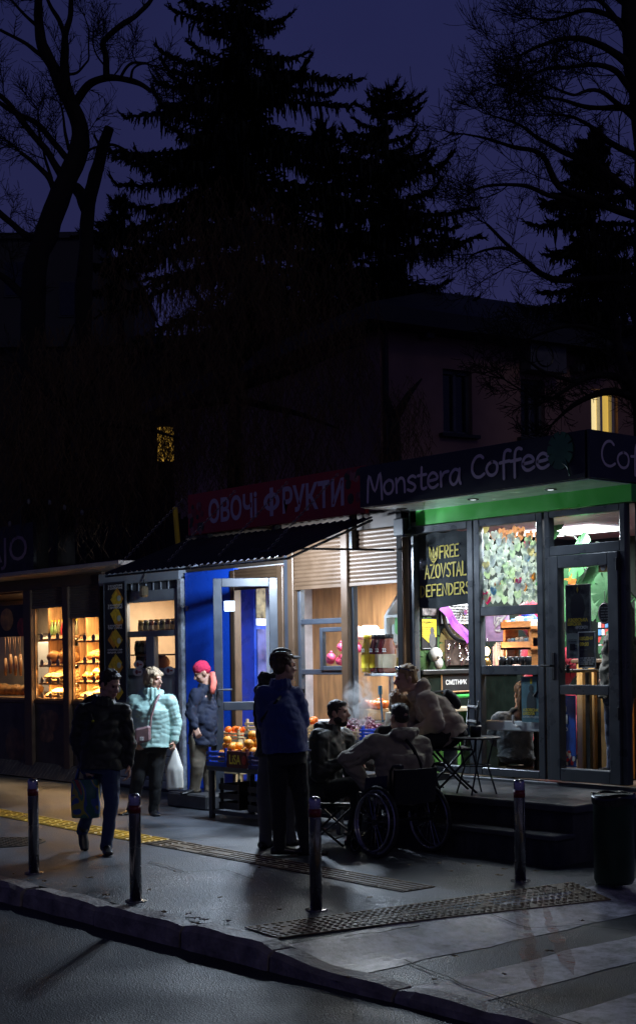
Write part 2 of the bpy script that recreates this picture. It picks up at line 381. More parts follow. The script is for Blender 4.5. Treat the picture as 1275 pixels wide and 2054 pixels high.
mb = MB(); a = Vector((-.80, 4.80, 0)); b = Vector((-1.22, 1.72, 0)); d = (b-a).normalized(); p = Vector((-d.y, d.x, 0)); L = (b-a).length
for i in range(int(L/.4)):
    for k in (0, ):
        q = a+d*(i*.4+.004); c = [q-p*.2, q+d*.392-p*.2, q+d*.392+p*.2, q+p*.2]
        mb.add([Vector((v.x, v.y, ground_z(v.x, v.y)+.004)) for v in c]+[Vector((v.x, v.y, ground_z(v.x, v.y)+.012)) for v in c], [(4, 5, 6, 7), (0, 1, 5, 4), (1, 2, 6, 5), (2, 3, 7, 6), (3, 0, 4, 7)])
        for r_ in range(7):
            for s_ in range(7):
                h = q+d*(.028+.056*r_)+p*(-.168+.056*s_); z = ground_z(h.x, h.y)
                if rk.random() < .06: continue
                mb.lathe((h.x, h.y, z+.011), [(.018, 0), (.016, .004), (.010, .006)], 7)
tag(mb.build('studded_warning_strip', m_tact2, base=(-1, 3, 0)), kind='structure')
# worn zebra bars on the crossing of the side road
def worn_paint(name, col, amount):
    m = bpy.data.materials.new(name); m.use_nodes = True; t = m.node_tree; b = t.nodes['Principled BSDF']; MATS[name] = m
    b.inputs['Roughness'].default_value = .40
    co = t.nodes.new('ShaderNodeTexCoord'); n = t.nodes.new('ShaderNodeTexNoise'); n.inputs['Scale'].default_value = 7; n.inputs['Detail'].default_value = 12; n.inputs['Roughness'].default_value = .80
    t.links.new(co.outputs['Object'], n.inputs[0])
    r = t.nodes.new('ShaderNodeMapRange'); r.inputs[1].default_value = amount-.10; r.inputs[2].default_value = amount+.16; t.links.new(n.outputs[0], r.inputs[0])
    x = t.nodes.new('ShaderNodeMix'); x.data_type = 'RGBA'; x.inputs[6].default_value = (.050, .054, .064, 1); x.inputs[7].default_value = (*col, 1)
    t.links.new(r.outputs[0], x.inputs[0]); t.links.new(x.outputs[2], b.inputs['Base Color'])
    n3 = t.nodes.new('ShaderNodeTexNoise'); n3.inputs['Scale'].default_value = 160; t.links.new(co.outputs['Object'], n3.inputs[0])
    bp = t.nodes.new('ShaderNodeBump'); bp.inputs['Strength'].default_value = .3; bp.inputs['Distance'].default_value = .005; t.links.new(n3.outputs[0], bp.inputs['Height']); t.links.new(bp.outputs[0], b.inputs['Normal'])
    return m
m_zeb = worn_paint('worn_white_paint', (.68, .67, .75), .44)
for x0, x1 in ((-1.12, -1.72), (-2.14, -2.60), (-3.05, -3.5), (-3.95, -4.4)):
    ys = [-6, -3, 0, 1, 2, 3, 4, 4.84]; xx = [x0+(x1-x0)*i/8 for i in range(9)]
    ys = sorted(ys+[1.25+.25*k for k in range(14)]); vs = [(a_+(.05*noise.noise(Vector((b_*2.5, a_*3, 3))) if i in (0, 8) else 0), b_, ground_z(a_, b_)+.004) for i, a_ in enumerate(xx) for b_ in ys]
    n = len(ys); fs = [(i*n+j, (i+1)*n+j, (i+1)*n+j+1, i*n+j+1) for i in range(8) for j in range(n-1)]
    tag(MB().add(vs, fs).build('zebra_marking', m_zeb, base=(0, 0, 0)), kind='structure')
# reddish streaks of light painted as colour on the crossing, and the joints in its paving
m_streak = bpy.data.materials.new('painted_red_light'); m_streak.use_nodes = True; t_ = m_streak.node_tree; MATS['painted_red_light'] = m_streak; b_ = t_.nodes['Principled BSDF']; b_.inputs['Base Color'].default_value = (.42, .12, .06, 1); b_.inputs['Roughness'].default_value = .5
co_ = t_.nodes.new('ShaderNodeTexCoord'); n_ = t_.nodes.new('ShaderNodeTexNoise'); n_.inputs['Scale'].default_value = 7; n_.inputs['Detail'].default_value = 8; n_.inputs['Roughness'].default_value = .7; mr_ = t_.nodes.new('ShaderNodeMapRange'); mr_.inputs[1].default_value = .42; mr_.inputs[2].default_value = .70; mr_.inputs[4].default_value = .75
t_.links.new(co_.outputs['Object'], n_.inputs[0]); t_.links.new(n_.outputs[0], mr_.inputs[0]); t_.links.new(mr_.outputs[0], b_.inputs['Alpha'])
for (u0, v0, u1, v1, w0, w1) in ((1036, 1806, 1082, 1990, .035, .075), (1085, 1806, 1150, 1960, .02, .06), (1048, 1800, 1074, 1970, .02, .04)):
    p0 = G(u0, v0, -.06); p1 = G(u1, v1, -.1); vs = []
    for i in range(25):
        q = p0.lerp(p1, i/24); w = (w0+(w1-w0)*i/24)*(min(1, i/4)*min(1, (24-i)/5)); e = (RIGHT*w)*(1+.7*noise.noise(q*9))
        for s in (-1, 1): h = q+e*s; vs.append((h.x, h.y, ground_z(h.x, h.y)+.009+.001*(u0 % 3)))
    tag(MB().add(vs, [(2*i, 2*i+1, 2*i+3, 2*i+2) for i in range(24)]).build('painted_light_streak', m_streak, base=(0, 0, 0)), kind='structure')
m_crk = mat('joint_dark', (.012, .012, .012), .9)
for px in (((808, 1912), (905, 1950), (1010, 1990), (1110, 2022), (1275, 2075)), ((560, 1905), (640, 1925), (690, 1958)), ((980, 1838), (1060, 1850), (1160, 1843), (1275, 1856)), ((300, 1730), (370, 1752), (450, 1748), (520, 1770)), ((690, 1890), (760, 1880), (850, 1862))):
    P_ = [G(u, v, -.05 if u > 640 else 0) for u, v in px]; vs = []; pts = []
    for a, b in zip(P_, P_[1:]): pts += [a.lerp(b, i/8) for i in range(8)]
    for i, p in enumerate(pts):
        d = (pts[min(i+1, len(pts)-1)]-pts[max(i-1, 0)]).normalized(); q = Vector((-d.y, d.x, 0)); p = p+q*(.03*noise.noise(p*5)); w = .006+.004*noise.noise(p*13)
        for s in (-1, 1): h = p+q*(w*s); vs.append((h.x, h.y, ground_z(h.x, h.y)+.013))
    tag(MB().add(vs, [(2*i, 2*i+1, 2*i+3, 2*i+2) for i in range(len(pts)-1)]).build('pavement_joint', m_crk, base=(0, 0, 0)), kind='structure')
# manhole
mc = G(14, 1690); t = thing('manhole_cover', 'round iron manhole cover set in the pavement by the first bollard', 'manhole cover', mc)
MB().lathe((0, 0, 0), [(.36, .001), (.36, .008), (.325, .008), (.325, .004)], 36).build('ring', mat('cast_iron', (.05, .048, .045), .5, .6, var=.3, vscale=20), t, local=True)
mb = MB().lathe((0, 0, 0), [(.315, .001), (.315, .009)], 32)
for i in range(-5, 6):
    for j in range(-5, 6):
        if i*i+j*j < 30: mb.box(i*.055-.018, i*.055+.018, j*.055-.008, j*.055+.008, .009, .013)
mb.build('cover', MATS['cast_iron'], t, local=True)
# fallen leaves and scraps
m_leafd = mat('fallen_leaf', (.30, .22, .13), .8, var=.4); m_scrap = mat('paper_scrap', (.5, .48, .45), .8)
def leaf_mesh(mb, r, k):
    pts = [(math.cos(a)*r*(1 if abs(math.sin(a)) < .5 else .45), math.sin(a)*r*.5, .006+.012*abs(math.sin(a*1.5+k))) for a in [2*math.pi*i/9 for i in range(9)]]
    mb.add(pts+[(p[0]*.97, p[1]*.97, p[2]+.002) for p in pts], [tuple(range(8, -1, -1)), tuple(range(9, 18))]+[(i, (i+1) % 9, 9+(i+1) % 9, 9+i) for i in range(9)])
for i, (u, v) in enumerate([(378, 1838), (392, 1847), (410, 1850), (456, 1852), (300, 1790), (520, 1745), (350, 1752), (216, 1801), (442, 1805), (640, 1790), (820, 1740), (905, 1752), (1000, 1760), (740, 1806), (1165, 1822), (560, 1830), (912, 1890), (870, 1935), (1100, 1880), (50, 1640), (30, 1790), (90, 1806), (150, 1818), (215, 1836), (330, 1880), (395, 1905), (520, 1868), (180, 1765), (700, 1985), (1010, 1925), (1180, 1790), (60, 1770), (960, 1742), (1010, 1748), (930, 1738), (880, 1736), (1075, 1752)]):
    p = G(u, v); mb = MB(); sc_ = i < 4; leaf_mesh(mb, .035 if sc_ else rnd.uniform(.02, .035), i)
    o = mb.build('scrap' if sc_ else 'fallen_leaf', m_scrap if sc_ else m_leafd, local=True); zz_ = ground_z(p.x, p.y)+.006; p = G(u, v, -.13) if p.y > 5.05 else p; o.location = (p.x, p.y, -.124 if p.y > 5.05 else zz_+(.02 if p.y > 4.86 else 0)); o.rotation_euler = (0, 0, rnd.uniform(0, 6))
    tag(o, 'pale flattened scrap lying near the kerb' if sc_ else 'dry brown leaf fallen on the wet pavement', 'scrap' if sc_ else 'leaf', 'scraps near the kerb' if sc_ else 'fallen leaves on the pavement')

# ================================================================== helpers for kiosk fronts
def pr(u0, v0, u1, v1, y=0.0):
    um = (u0+u1)/2; vm = (v0+v1)/2
    return F(u0, vm, y)[0], F(u1, vm, y)[0], F(um, v1, y)[1], F(um, v0, y)[1]    # x at left, x at right, z low, z high
def frame_mb(mb, x0, x1, z0, z1, w, y0, y1):
    x0, x1 = sorted((x0, x1))
    mb.bbox(x0, x0+w, y0, y1, z0, z1, .006); mb.bbox(x1-w, x1, y0, y1, z0, z1, .006)
    mb.bbox(x0+w, x1-w, y0, y1-.002, z0, z0+w, .006); mb.bbox(x0+w, x1-w, y0, y1-.002, z1-w, z1, .006); return mb
def window(parent, x0, x1, z0, z1, m, w=.05, y0=-.06, y1=.02, bars=(), name='window'):
    mb = frame_mb(MB(), x0, x1, z0, z1, w, y0, y1); a, b = sorted((x0, x1))
    for z in bars: mb.bbox(a+w, b-w, y0+.004, y1-.004, z-w*.6, z+w*.6, .006)
    o = mb.build(name, m, parent)
    zs = [z0]+sorted(bars)+[z1]
    for k in range(len(zs)-1): MB().box(a+w*.8, b-w*.8, y0+.028, y0+.034, zs[k]+w*.5, zs[k+1]-w*.5).build('pane', GLASS, o)
    return o
def card(name, label, cat, rect, y, m, th=.006, group=None, tilt=0):
    x0, x1, z0, z1 = rect; mb = MB().box(x0, x1, y-th, y, z0, z1); o = mb.build(name, m); return tag(o, label, cat, group)
def lettering(parent, items, m, name='lettering'):
    mb = MB()
    for s, x, z, w, h, y in items: text_mb(mb, s, (x, y, z), FX, FY, 1, .003, (w, h), .004)
    return mb.build(name, m, parent)
m_pb = mat('poster_black', (.012, .012, .013), .6); m_py = mat('poster_yellow', (.75, .58, .03), .7); m_pw = mat('print_white', (.75, .75, .75), .7, var=0)
m_pyl = mat('print_yellow', (.85, .62, .03), .7, var=0)

# ================================================================== COFFEE KIOSK
ck = thing('coffee_kiosk', 'dark framed coffee kiosk with green fascia, glass front and stone steps', 'kiosk', (1.3, 0, 0))
m_ckwall = mat('kiosk_dark_panel', (.03, .032, .034), .5, var=.2)
m_green = mat('fascia_green', (.035, .36, .03), .35, var=.08)
m_soff = mat('soffit_panel', (.70, .74, .72), .20, var=.05, spec=.6)
m_ceil = mat('interior_ceiling_boards', (.36, .26, .33), .5, var=.2, stretch=(1, 14, 1), vscale=2)
m_ckin = mat('cafe_inner_wall', (.009, .014, .011), .85, var=.4, vscale=3, spec=.15)
MB().box(-.11, -.07, -3, -.09, 0, 3.2).build('side_wall', m_ckwall, ck)
MB().box(2.74, 2.79, -3, -.09, 0, 3.2).build('side_wall', m_ckin, ck)
MB().box(-.07, 2.74, -3, -2.9, .3, 3.2).build('back_wall', m_ckin, ck)
MB().box(-.07, 2.74, -2.9, -.07, .40, .46).build('floor', mat('cafe_floor', (.10, .07, .05), .4), ck)
MB().box(-.07, 2.74, -2.9, -.07, 3.03, 3.09).build('ceiling', m_ceil, ck)
MB().bbox(-.11, 2.79, -.09, .015, 0, .50).build('plinth', mat('plinth_grey', (.07, .075, .08), .5), ck)
MB().box(-.11, 2.57, -.09, .012, 3.04, 3.195).build('fascia_band', m_green, ck)
MB().box(-.10, 2.76, -3.0, .585, 3.2, 3.62).build('canopy', m_ckwall, ck); MB().bbox(2.70, 2.79, -.02, .09, .02, 3.19, .01).build('corner_post', mat('matt_black', (.008, .008, .009), .85, spec=.15), ck)
MB().box(-.095, 2.58, -.085, .58, 3.192, 3.199).build('soffit', m_soff, ck)
for i, u in enumerate((805, 948, 1103)):
    x = F(u, {805: 1012, 948: 995, 1103: 972}[u], .3)[0]
    o = MB().lathe((x, .3, 3.183), [(.055, .008), (.055, .002), (.045, 0), (.035, .004)], 16).build('downlight', m_black, ck)
    if u > 900: MB().lathe((x, .3, 3.1845), [(.03, .003), (.028, 0)], 14).build('lens', mat('downlight_lens', (1, 1, 1), .5, var=0, emit=(.85, .93, 1), estr=1.2), o); spot('canopy_downlight', (x, .3, 3.178), (x, .5, 0), 34 if u < 1000 else 26, COOL, 130, .8, .03)
# windows
xm = lambda u: F(u, 1300, 0)[0]
z_lo = .52; z_hi = 3.03
x_a, x_b, x_c, x_d = xm(824), xm(952), xm(954), xm(1092)
zr1 = F(1027, 1224, 0)[1]; zr2 = F(1027, 1344, 0)[1]
window(ck, x_a, x_b, z_lo, z_hi, m_frame, .075)
window(ck, x_c, x_d, z_lo, z_hi, m_frame, .075, bars=(zr1, zr2))
# door with transom
x_e, x_f = xm(1096), xm(1258)
zt = F(1180, 1090, 0)[1]
dr = frame_mb(MB(), x_e, x_f, z_lo, z_hi, .06, -.06, .022).bbox(x_f+.06, x_e-.06, -.06, .02, zt-.09, zt, .006).build('door_frame', m_frame, ck)
MB().box(x_e-.05, x_f+.05, -.03, -.024, zt-.01, z_hi-.04).build('pane', GLASS, dr)
leaf = MB(); lw = .115; a, b = x_f+.062, x_e-.062; zt2 = zt-.095; zb2 = z_lo+.065
frame_mb(leaf, a, b, zb2-.06, zt2, lw, -.05, .05); zmr = F(1180, 1384, 0)[1]; leaf.bbox(a+lw, b-lw, -.05, .046, zmr-.045, zmr+.045)
lf = leaf.build('door', m_frame, ck)
MB().box(a+lw-.01, b-lw+.01, -.005, .001, zmr+.04, zt2-lw+.01).build('pane', GLASS, lf)
MB().box(a+lw-.01, b-lw+.01, -.005, .001, zb2+.05, zmr-.04).build('pane', GLASS, lf)
hx = b-.055; hz = F(1112, 1335, 0)[1]
MB().bbox(hx-.018, hx+.018, .048, .06, hz-.13, hz+.12).tube([(hx, .06, hz), (hx, .10, hz), (hx+.11, .10, hz)], .011, 8).build('handle', m_black, lf)
MB().bbox(a-.012, a+.012, .048, .075, F(1245, 1140, 0)[1]-.02, F(1245, 1140, 0)[1]+.10).build('hinge', m_black, lf)
MB().bbox(a-.012, a+.012, .048, .075, 1.1, 1.22).build('hinge', m_black, lf)
# steps of dark stone
m_stone = mat('wet_dark_stone', (.055, .056, .06), .38, var=.4, vscale=7, bump=.3, bscale=30)
m_riser = mat('rough_riser', (.045, .046, .05), .75, var=.45, vscale=10, bump=1.0, bscale=22, stretch=(1, 1, .35))
s1 = MB().bbox(-.43, 1.98, .02, 1.28, .405, .47, .012).build('upper_step', m_stone, ck); s1['label'] = 'wet dark stone slab on a rough riser'
MB().box(-.39, 1.95, .02, 1.24, .0, .404).build('riser', m_riser, s1)
s2 = MB().bbox(-.43, 1.98, 1.245, 1.53, .205, .25, .01).build('lower_step', m_stone, ck)
MB().box(-.40, 1.96, 1.245, 1.50, .0, .204).build('riser', m_riser, s2)
# sign boards
m_signnavy = mat('sign_navy', (.012, .013, .024), .45, var=.1); m_letter = mat('sign_letter', (.72, .62, .72), .5, var=.05)
sg = thing('shop_sign', 'long dark sign board reading Monstera coffee with a green leaf', 'sign', (1.3, .59, 3.2))
MB().box(-.075, 2.755, .587, .615, 3.205, 3.615).build('board', m_signnavy, sg)
mb = MB(); xl = F(737, 980, .615)[0]; x2 = F(927, 945, .615)[0]; x3 = F(945, 945, .615)[0]; x4 = F(1104, 920, .615)[0]
hand_text(mb, 'Monstera', (xl, .615, 3.305), FX, FY, .22, xl-x2, .029, .003)
hand_text(mb, 'Coffee', (x3, .615, 3.34), FX, FY, .20, x3-x4, .030, .003)
mb.build('lettering', m_letter, sg)
def monstera_poly(mb, fn, r, d0, d1, holes=6):
    """one split leaf: a heart outline with deep notches between the lobes"""
    pts = []; n = 100
    for i in range(n):
        a = 2*math.pi*i/n-math.pi/2; rr = r*(1-.25*math.cos(a+math.pi/2)*-.4)
        notch = 1 if (i < 8 or i > n-8) else (.60 if (i % 10) == 0 else 1.0)
        if i in (n//2, n//2+1, n//2-1): notch = .8
        pts.append((math.cos(a)*rr*.85*notch, math.sin(a)*rr*notch*1.0))
    c = [(0, 0)]
    vs = [fn(0, 0, d1)]+[fn(x_, y_, d1) for x_, y_ in pts]+[fn(0, 0, d0)]+[fn(x_, y_, d0) for x_, y_ in pts]
    fs = [(0, 1+i, 1+(i+1) % n) for i in range(n)]+[(n+1, n+2+(i+1) % n, n+2+i) for i in range(n)]+[(1+i, n+2+i, n+2+(i+1) % n, 1+(i+1) % n) for i in range(n)]
    mb.add(vs, fs)
lx, lz = F(1123, 900, .62); mb = MB()
monstera_poly(mb, lambda a, b, d: (lx+a, .617+d, lz+b), .165, 0, .012)
mb.tube([(lx-.02, .625, lz-.12), (lx-.08, .625, lz-.17), (lx-.10, .625, lz-.25)], .007, 6)
mb.build('leaf_emblem', mat('sign_leaf_green', (.03, .13, .07), .5), sg)
sg2 = thing('shop_sign', 'dark sign board round the corner reading Coffee, cut by the frame', 'sign', (-.1, -.8, 3.2))
MB().box(-.125, -.102, -2.8, .615, 3.205, 3.615).build('board', m_signnavy, sg2)
mb = MB(); hand_text(mb, 'Coffee', (-.125, .46, 3.32), (0, -1, 0), FY, .22, 1.15, .024, .003); mb.build('lettering', m_letter, sg2)
# floodlight box at the corner of the canopy
fl = thing('floodlight', 'black floodlight box under the corner of the dark canopy', 'lamp', (2.68, .1, 2.95))
MB().bbox(2.60, 2.76, .03, .16, 2.93, 3.12, .015).build('housing', m_black, fl); MB().tube([(2.60, .1, 3.0), (2.57, .1, 3.0), (2.57, .1, 3.18)], .01, 6).build('bracket', m_black, fl)
# black banner with hand painted letters
bx0, bx1, bz0, bz1 = pr(836, 1066, 947, 1216, -.07)
bn = thing('cloth_banner', 'black cloth banner hand-lettered in yellow hanging behind the left cafe window', 'banner', ((bx0+bx1)/2, -.07, bz0))
mb = MB(); nx, nz = 24, 24; vs = []
def ban_y(fx, fz): return -.075+.008*math.sin(fx*9+fz*3)*(.4+.6*fz)
for j in range(nz+1):
    for i in range(nx+1):
        fx = i/nx; fz = j/nz; sag = .015*math.sin(math.pi*fx*3)**2*(1-fz) if j < 3 else 0
        vs.append((bx0+(bx1-bx0)*fx, ban_y(fx, fz), bz1-(bz1-bz0)*(fz+.02*math.sin(fx*5)*fz)-sag))
mb.add(vs, [(j*(nx+1)+i, j*(nx+1)+i+1, (j+1)*(nx+1)+i+1, (j+1)*(nx+1)+i) for j in range(nz) for i in range(nx)])
bo = mb.build('cloth', mat('banner_black', (.018, .02, .021), .85, var=.2), bn, smooth=True)
mb = MB(); Wb = bx0-bx1
for s, u0, v0, u1, v1 in (('FREE', 880, 1094, 920, 1118), ('AZOVSTAL', 851, 1131, 935, 1158), ('DEFENDERS', 842, 1172, 944, 1195)):
    x0, x1, z0, z1 = pr(u0, v0, u1, v1, -.06); tilt = Vector((-1, 0, .03 if s == 'FREE' else .02))
    hand_text(mb, s, (x0, -.062, z0), tilt.normalized(), FY, z1-z0, x0-x1, .0175, .0, curved=s != 'AZOVSTAL' and False)
x0, x1, z0, z1 = pr(860, 1096, 877, 1130, -.06); w = x0-x1; h = z1-z0
for st in ([(0,1),(.05,.35),(.5,.2),(.95,.35),(1,1)], [(.5,.95),(.5,0)], [(0,1),(.3,.6),(.5,.95),(.7,.6),(1,1)], [(.3,.6),(.5,.2),(.7,.6)], [(.05,.35),(.5,.0),(.95,.35)], [(.2,.75),(.18,.3)], [(.8,.75),(.82,.3)]):
    stroke_ribbon(mb, [(a_*w, b_*h) for a_, b_ in st], .013, lambda a_, b_: (x0-a_, -.062, z0+b_), False)
mb.build('lettering', m_yellow, bn)

# ------------------------------------------------------------------ inside the cafe
def note_material(name, col):
    m = bpy.data.materials.new(name); m.use_nodes = True; MATS[name] = m; t = m.node_tree; t.nodes.clear()
    o = t.nodes.new('ShaderNodeOutputMaterial'); d = t.nodes.new('ShaderNodeBsdfDiffuse'); tr = t.nodes.new('ShaderNodeBsdfTranslucent'); mx = t.nodes.new('ShaderNodeMixShader')
    d.inputs[0].default_value = (*col, 1); tr.inputs[0].default_value = (*col, 1); mx.inputs[0].default_value = .45
    t.links.new(d.outputs[0], mx.inputs[1]); t.links.new(tr.outputs[0], mx.inputs[2]); t.links.new(mx.outputs[0], o.inputs[0]); return m
NOTE = {k: note_material('note_'+k, c) for k, c in dict(white=(.80, .84, .74), green=(.70, .80, .58), yellow=(.80, .74, .45), grey=(.62, .66, .62), pink=(.75, .12, .30), blue=(.25, .45, .6), tan=(.5, .33, .2), orange=(.6, .34, .1)).items()}
heart = [(0, -.5), (.3, -.25), (.47, .05), (.48, .3), (.36, .46), (.18, .46), (0, .3), (-.18, .46), (-.36, .46), (-.48, .3), (-.47, .05), (-.3, -.25)]
protos = {}
for k, m in NOTE.items():
    mb = MB(); mb.prism(heart, lambda a, b, d: (a*.088, d+.006*abs(a), b*.092), 0, .002); o = mb.build('sticky_note', m, local=True); protos[k] = o; o['_used'] = 0
rn = random.Random(11); nn = 0
cols = ['white']*20+['green']*5+['yellow']*1+['grey']*5
NL = {'white': 'white heart shaped note in the cluster on the cafe window', 'green': 'pale green heart shaped note in the cluster on the cafe window', 'yellow': 'yellow heart shaped note in the cluster on the cafe window', 'grey': 'greyish heart shaped note in the cluster on the cafe window', 'pink': 'bright pink heart shaped note in the cluster on the cafe window', 'blue': 'blue heart shaped note in the cluster on the cafe window', 'tan': 'tan heart shaped note in the cluster on the cafe window', 'orange': 'orange heart shaped note in the cluster on the cafe window'}
def put_note(u, v, k, y):
    global nn
    x, z = F(u, v, y); p = protos[k]
    o = p if not p['_used'] else p.copy()
    if p['_used']: COL.objects.link(o)
    p['_used'] = 1; o.location = (x, y, z); o.rotation_euler = (rn.uniform(-.12, .12), rn.uniform(-.3, .3), rn.uniform(-.15, .15))
    tag(o, NL[k], 'sticky note', NL[k].split(' heart')[0]+' notes on the cafe window'); nn += 1
for (u, v) in ((990, 1075), (1006, 1068), (1020, 1071), (1033, 1064), (1046, 1066), (1062, 1074), (1078, 1074), (1012, 1081), (1079, 1084), (1028, 1079), (1044, 1075)): put_note(u, v, 'tan', -.05)
for (u, v, k) in ((1056, 1094, 'pink'), (1059, 1084, 'green'), (1068, 1092, 'green'), (1076, 1100, 'grey'), (1040, 1168, 'pink'), (1052, 1178, 'orange'), (998, 1174, 'orange'), (1057, 1120, 'blue'), (973, 1196, 'pink'), (990, 1186, 'blue'), (978, 1204, 'pink'), (1078, 1118, 'yellow'), (1014, 1165, 'green'), (1068, 1158, 'orange')): put_note(u, v, k, -.038)
v = 1064
while v < 1212:
    u = 974+rn.uniform(-2, 3)
    while u < 1084:
        edge = 1062+max(0, (u-990))*.42
        if v > 1205 or v > edge+rn.uniform(-5, 8):
            if rn.random() < .96: put_note(u+rn.uniform(-3, 3), v+rn.uniform(-3.5, 3.5), rn.choice(cols), -.03-.016*rn.random())
        u += 12.5
    v += 11.5
for p in protos.values(): del p['_used']

def board(name, label, cat, u0, v0, u1, v1, y, m, frame=None, fw=.02, th=.012, group=None, angle=0):
    """a flat poster, picture or notice, optionally framed"""
    x0, x1, z0, z1 = pr(u0, v0, u1, v1, y)
    t = thing(name, label, cat, ((x0+x1)/2, y, z0), group=group)
    MB().box(x0, x1, y-th, y, z0, z1).build('sheet', m, t)
    if frame: frame_mb(MB(), x0, x1, z0, z1, fw, y-th-.002, y+.008).build('frame', frame, t)
    return t, (x0, x1, z0, z1)
def txt(parent, s, u0, v0, u1, v1, y, m, name='lettering', bold=.01):
    x0, x1, z0, z1 = pr(u0, v0, u1, v1, y); mb = MB(); text_mb(mb, s, (x0, y, z0), FX, FY, 1, .003, (x0-x1, z1-z0), bold); return mb.build(name, m, parent)
def bars(parent, u0, v0, u1, v1, n, y, m, name='small_print', seed=1):
    x0, x1, z0, z1 = pr(u0, v0, u1, v1, y); q = random.Random(seed); mb = MB(); h = (z1-z0)/n
    for i in range(n):
        x = x0; z = z1-h*(i+.3)
        while x > x1+.02:
            w = min(q.uniform(.02, .06), x-x1); mb.box(x, x-w, y, y+.0015, z-h*.35, z); x -= w+.008
    return mb.build(name, m, parent)
m_blk = mat('counter_black', (.02, .021, .022), .4); 
SIDE = 2.735
# left bay
t, r = board('thank_you_poster', 'black framed poster with a yellow triangle and the heading ПОДЯКА', 'poster', 844, 1240, 876, 1303, .02, m_pb, m_black, .015)
x0, x1, z0, z1 = r; mb = MB(); c = (x0+x1)/2
mb.add([(x0-.012, (.024), z1-.012), (x1+.012, (.024), z1-.012), (x1+.012, (.024), z0+(z1-z0)*.42), (c, (.024), z0+(z1-z0)*.2), (x0-.012, (.024), z0+(z1-z0)*.42)], [(0, 1, 2, 3, 4)]); mb.build('yellow_field', m_py, t)
txt(t, 'ПОДЯКА', 847, 1246, 867, 1251, (.0255), m_pb); bars(t, 847, 1256, 872, 1276, 5, (.0255), mat('print_olive', (.3, .24, .03), .7), seed=3)
mb = MB().ell(((x0+x1*2)/3, (.026), z0+.10), (.05, .004, .085)).ell(((x0+x1*2)/3, (.026), z0+.20), (.03, .004, .035)); mb.build('printed_figure', mat('print_grey', (.10, .10, .10), .7), t)
t, r = board('framed_photo', 'small dark framed photo of a wooded scene above the yellow poster', 'picture', 845, 1218, 876, 1236, .02, mat('photo_dark', (.14, .12, .12), .6, var=.9, vscale=25), m_black, .012)
t, r = board('menu_board', 'white price list board half hidden by a round dark wheel', 'menu board', 885, 1210, 950, 1251, .015, m_pw); bars(t, 903, 1214, 946, 1248, 6, .02, m_pb, seed=5)
wx, wz = F(929, 1228, .06); wh = thing('wheel_decoration', 'big dark wheel rim hung up behind the left cafe window', 'wheel', (wx, (.06), wz-.3))
mb = MB(); ring = [(wx+.31*math.cos(a), (.06), wz+.31*math.sin(a)) for a in [2*math.pi*i/40 for i in range(41)]]; mb.tube(ring, .022, 8, False); mb.build('rim', m_black, wh, smooth=True)
mb = MB()
for i in range(24): a = 2*math.pi*i/24; mb.tube([(wx+.03*math.cos(a+.6), (.06), wz+.03*math.sin(a+.6)), (wx+.3*math.cos(a), (.06), wz+.3*math.sin(a))], .0025, 4)
mb.cyl((wx, (.03), wz), (wx, (.09), wz), .03); mb.build('spokes', m_steel, wh)
a = Vector((F(885, 1215, .1)[0], .1, F(885, 1215, .1)[1])); b = Vector((F(940, 1284, .1)[0], .1, F(940, 1284, .1)[1])); d = (b-a).normalized(); p = Vector((d.z, 0, -d.x))
rb = thing('sash_ribbon', 'purple sash ribbon with black lettering hung across the wheel', 'ribbon', a)
mb = MB(); n = 10; vs = []
for i in range(n+1):
    q = a.lerp(b, i/n)+Vector((0, .02*math.sin(i*.9), 0)); vs += [q-p*.055, q+p*.055]
mb.add(vs, [(2*i, 2*i+1, 2*i+3, 2*i+2) for i in range(n)]); mb.build('band', mat('ribbon_purple', (.33, .08, .42), .45), rb, smooth=True)
mb = MB(); text_mb(mb, 'Happy Halloween', a.lerp(b, .3)+p*-.028+Vector((0, .026, 0)), d, -p if p.z < 0 else p, 1, .004, ((b-a).length*.62, .05), .003); mb.build('lettering', m_pb, rb)
t, r = board('key_board', 'dark board hung with silver keys and charms beside the skull', 'board', 893, 1283, 950, 1334, .02, mat('board_brown', (.06, .04, .03), .6, var=.6, vscale=20))
q = random.Random(4); mb = MB(); x0, x1, z0, z1 = r
for i in range(40):
    x = q.uniform(x1, x0); z = q.uniform(z0+.03, z1-.02); mb.tube([(x, (.03), z), (x+q.uniform(-.02, .02), (.035), z-q.uniform(.02, .06))], q.uniform(.003, .007), 5)
    mb.ell((x, (.035), z), (.012, .005, .014), 6, 5)
mb.build('charms', m_steel, t)
ct = thing('cafe_counter', 'black topped counter with a boarded front and monstera leaf mural', 'counter', (-.5, .1, .46)); BW = .12
z_ct = F(890, 1343, BW)[1]
MB().bbox(-1.6, -.08, .0, BW+.03, z_ct-.05, z_ct, .008).build('countertop', m_blk, ct)
MB().box(-1.6, -.09, .0, BW-.01, .465, z_ct-.05).build('front', mat('counter_green', (.006, .012, .009), .6, var=.4, spec=.2), ct)
mb = MB()
for k, (u, v, rr) in enumerate(((906, 1500, .24), (868, 1420, .13), (940, 1470, .15), (868, 1530, .15))):
    x, z = F(u, v, BW-.005); a0 = rnd.uniform(-.5, .5)
    monstera_poly(mb, lambda a, b, d: (x+a*math.cos(a0)-b*math.sin(a0), BW-.004+.001*k+d, z+a*math.sin(a0)+b*math.cos(a0)), rr, 0, .004)
mb.build('leaf_mural', mat('mural_green', (.16, .50, .10), .5, var=.4, vscale=9), ct)
x0, x1, z0, z1 = pr(884, 1348, 946, 1389, BW); mb = frame_mb(MB(), x0, x1, z0, z1, .018, BW-.012, BW+.008); mb.build('frame_strip', m_wood, ct)
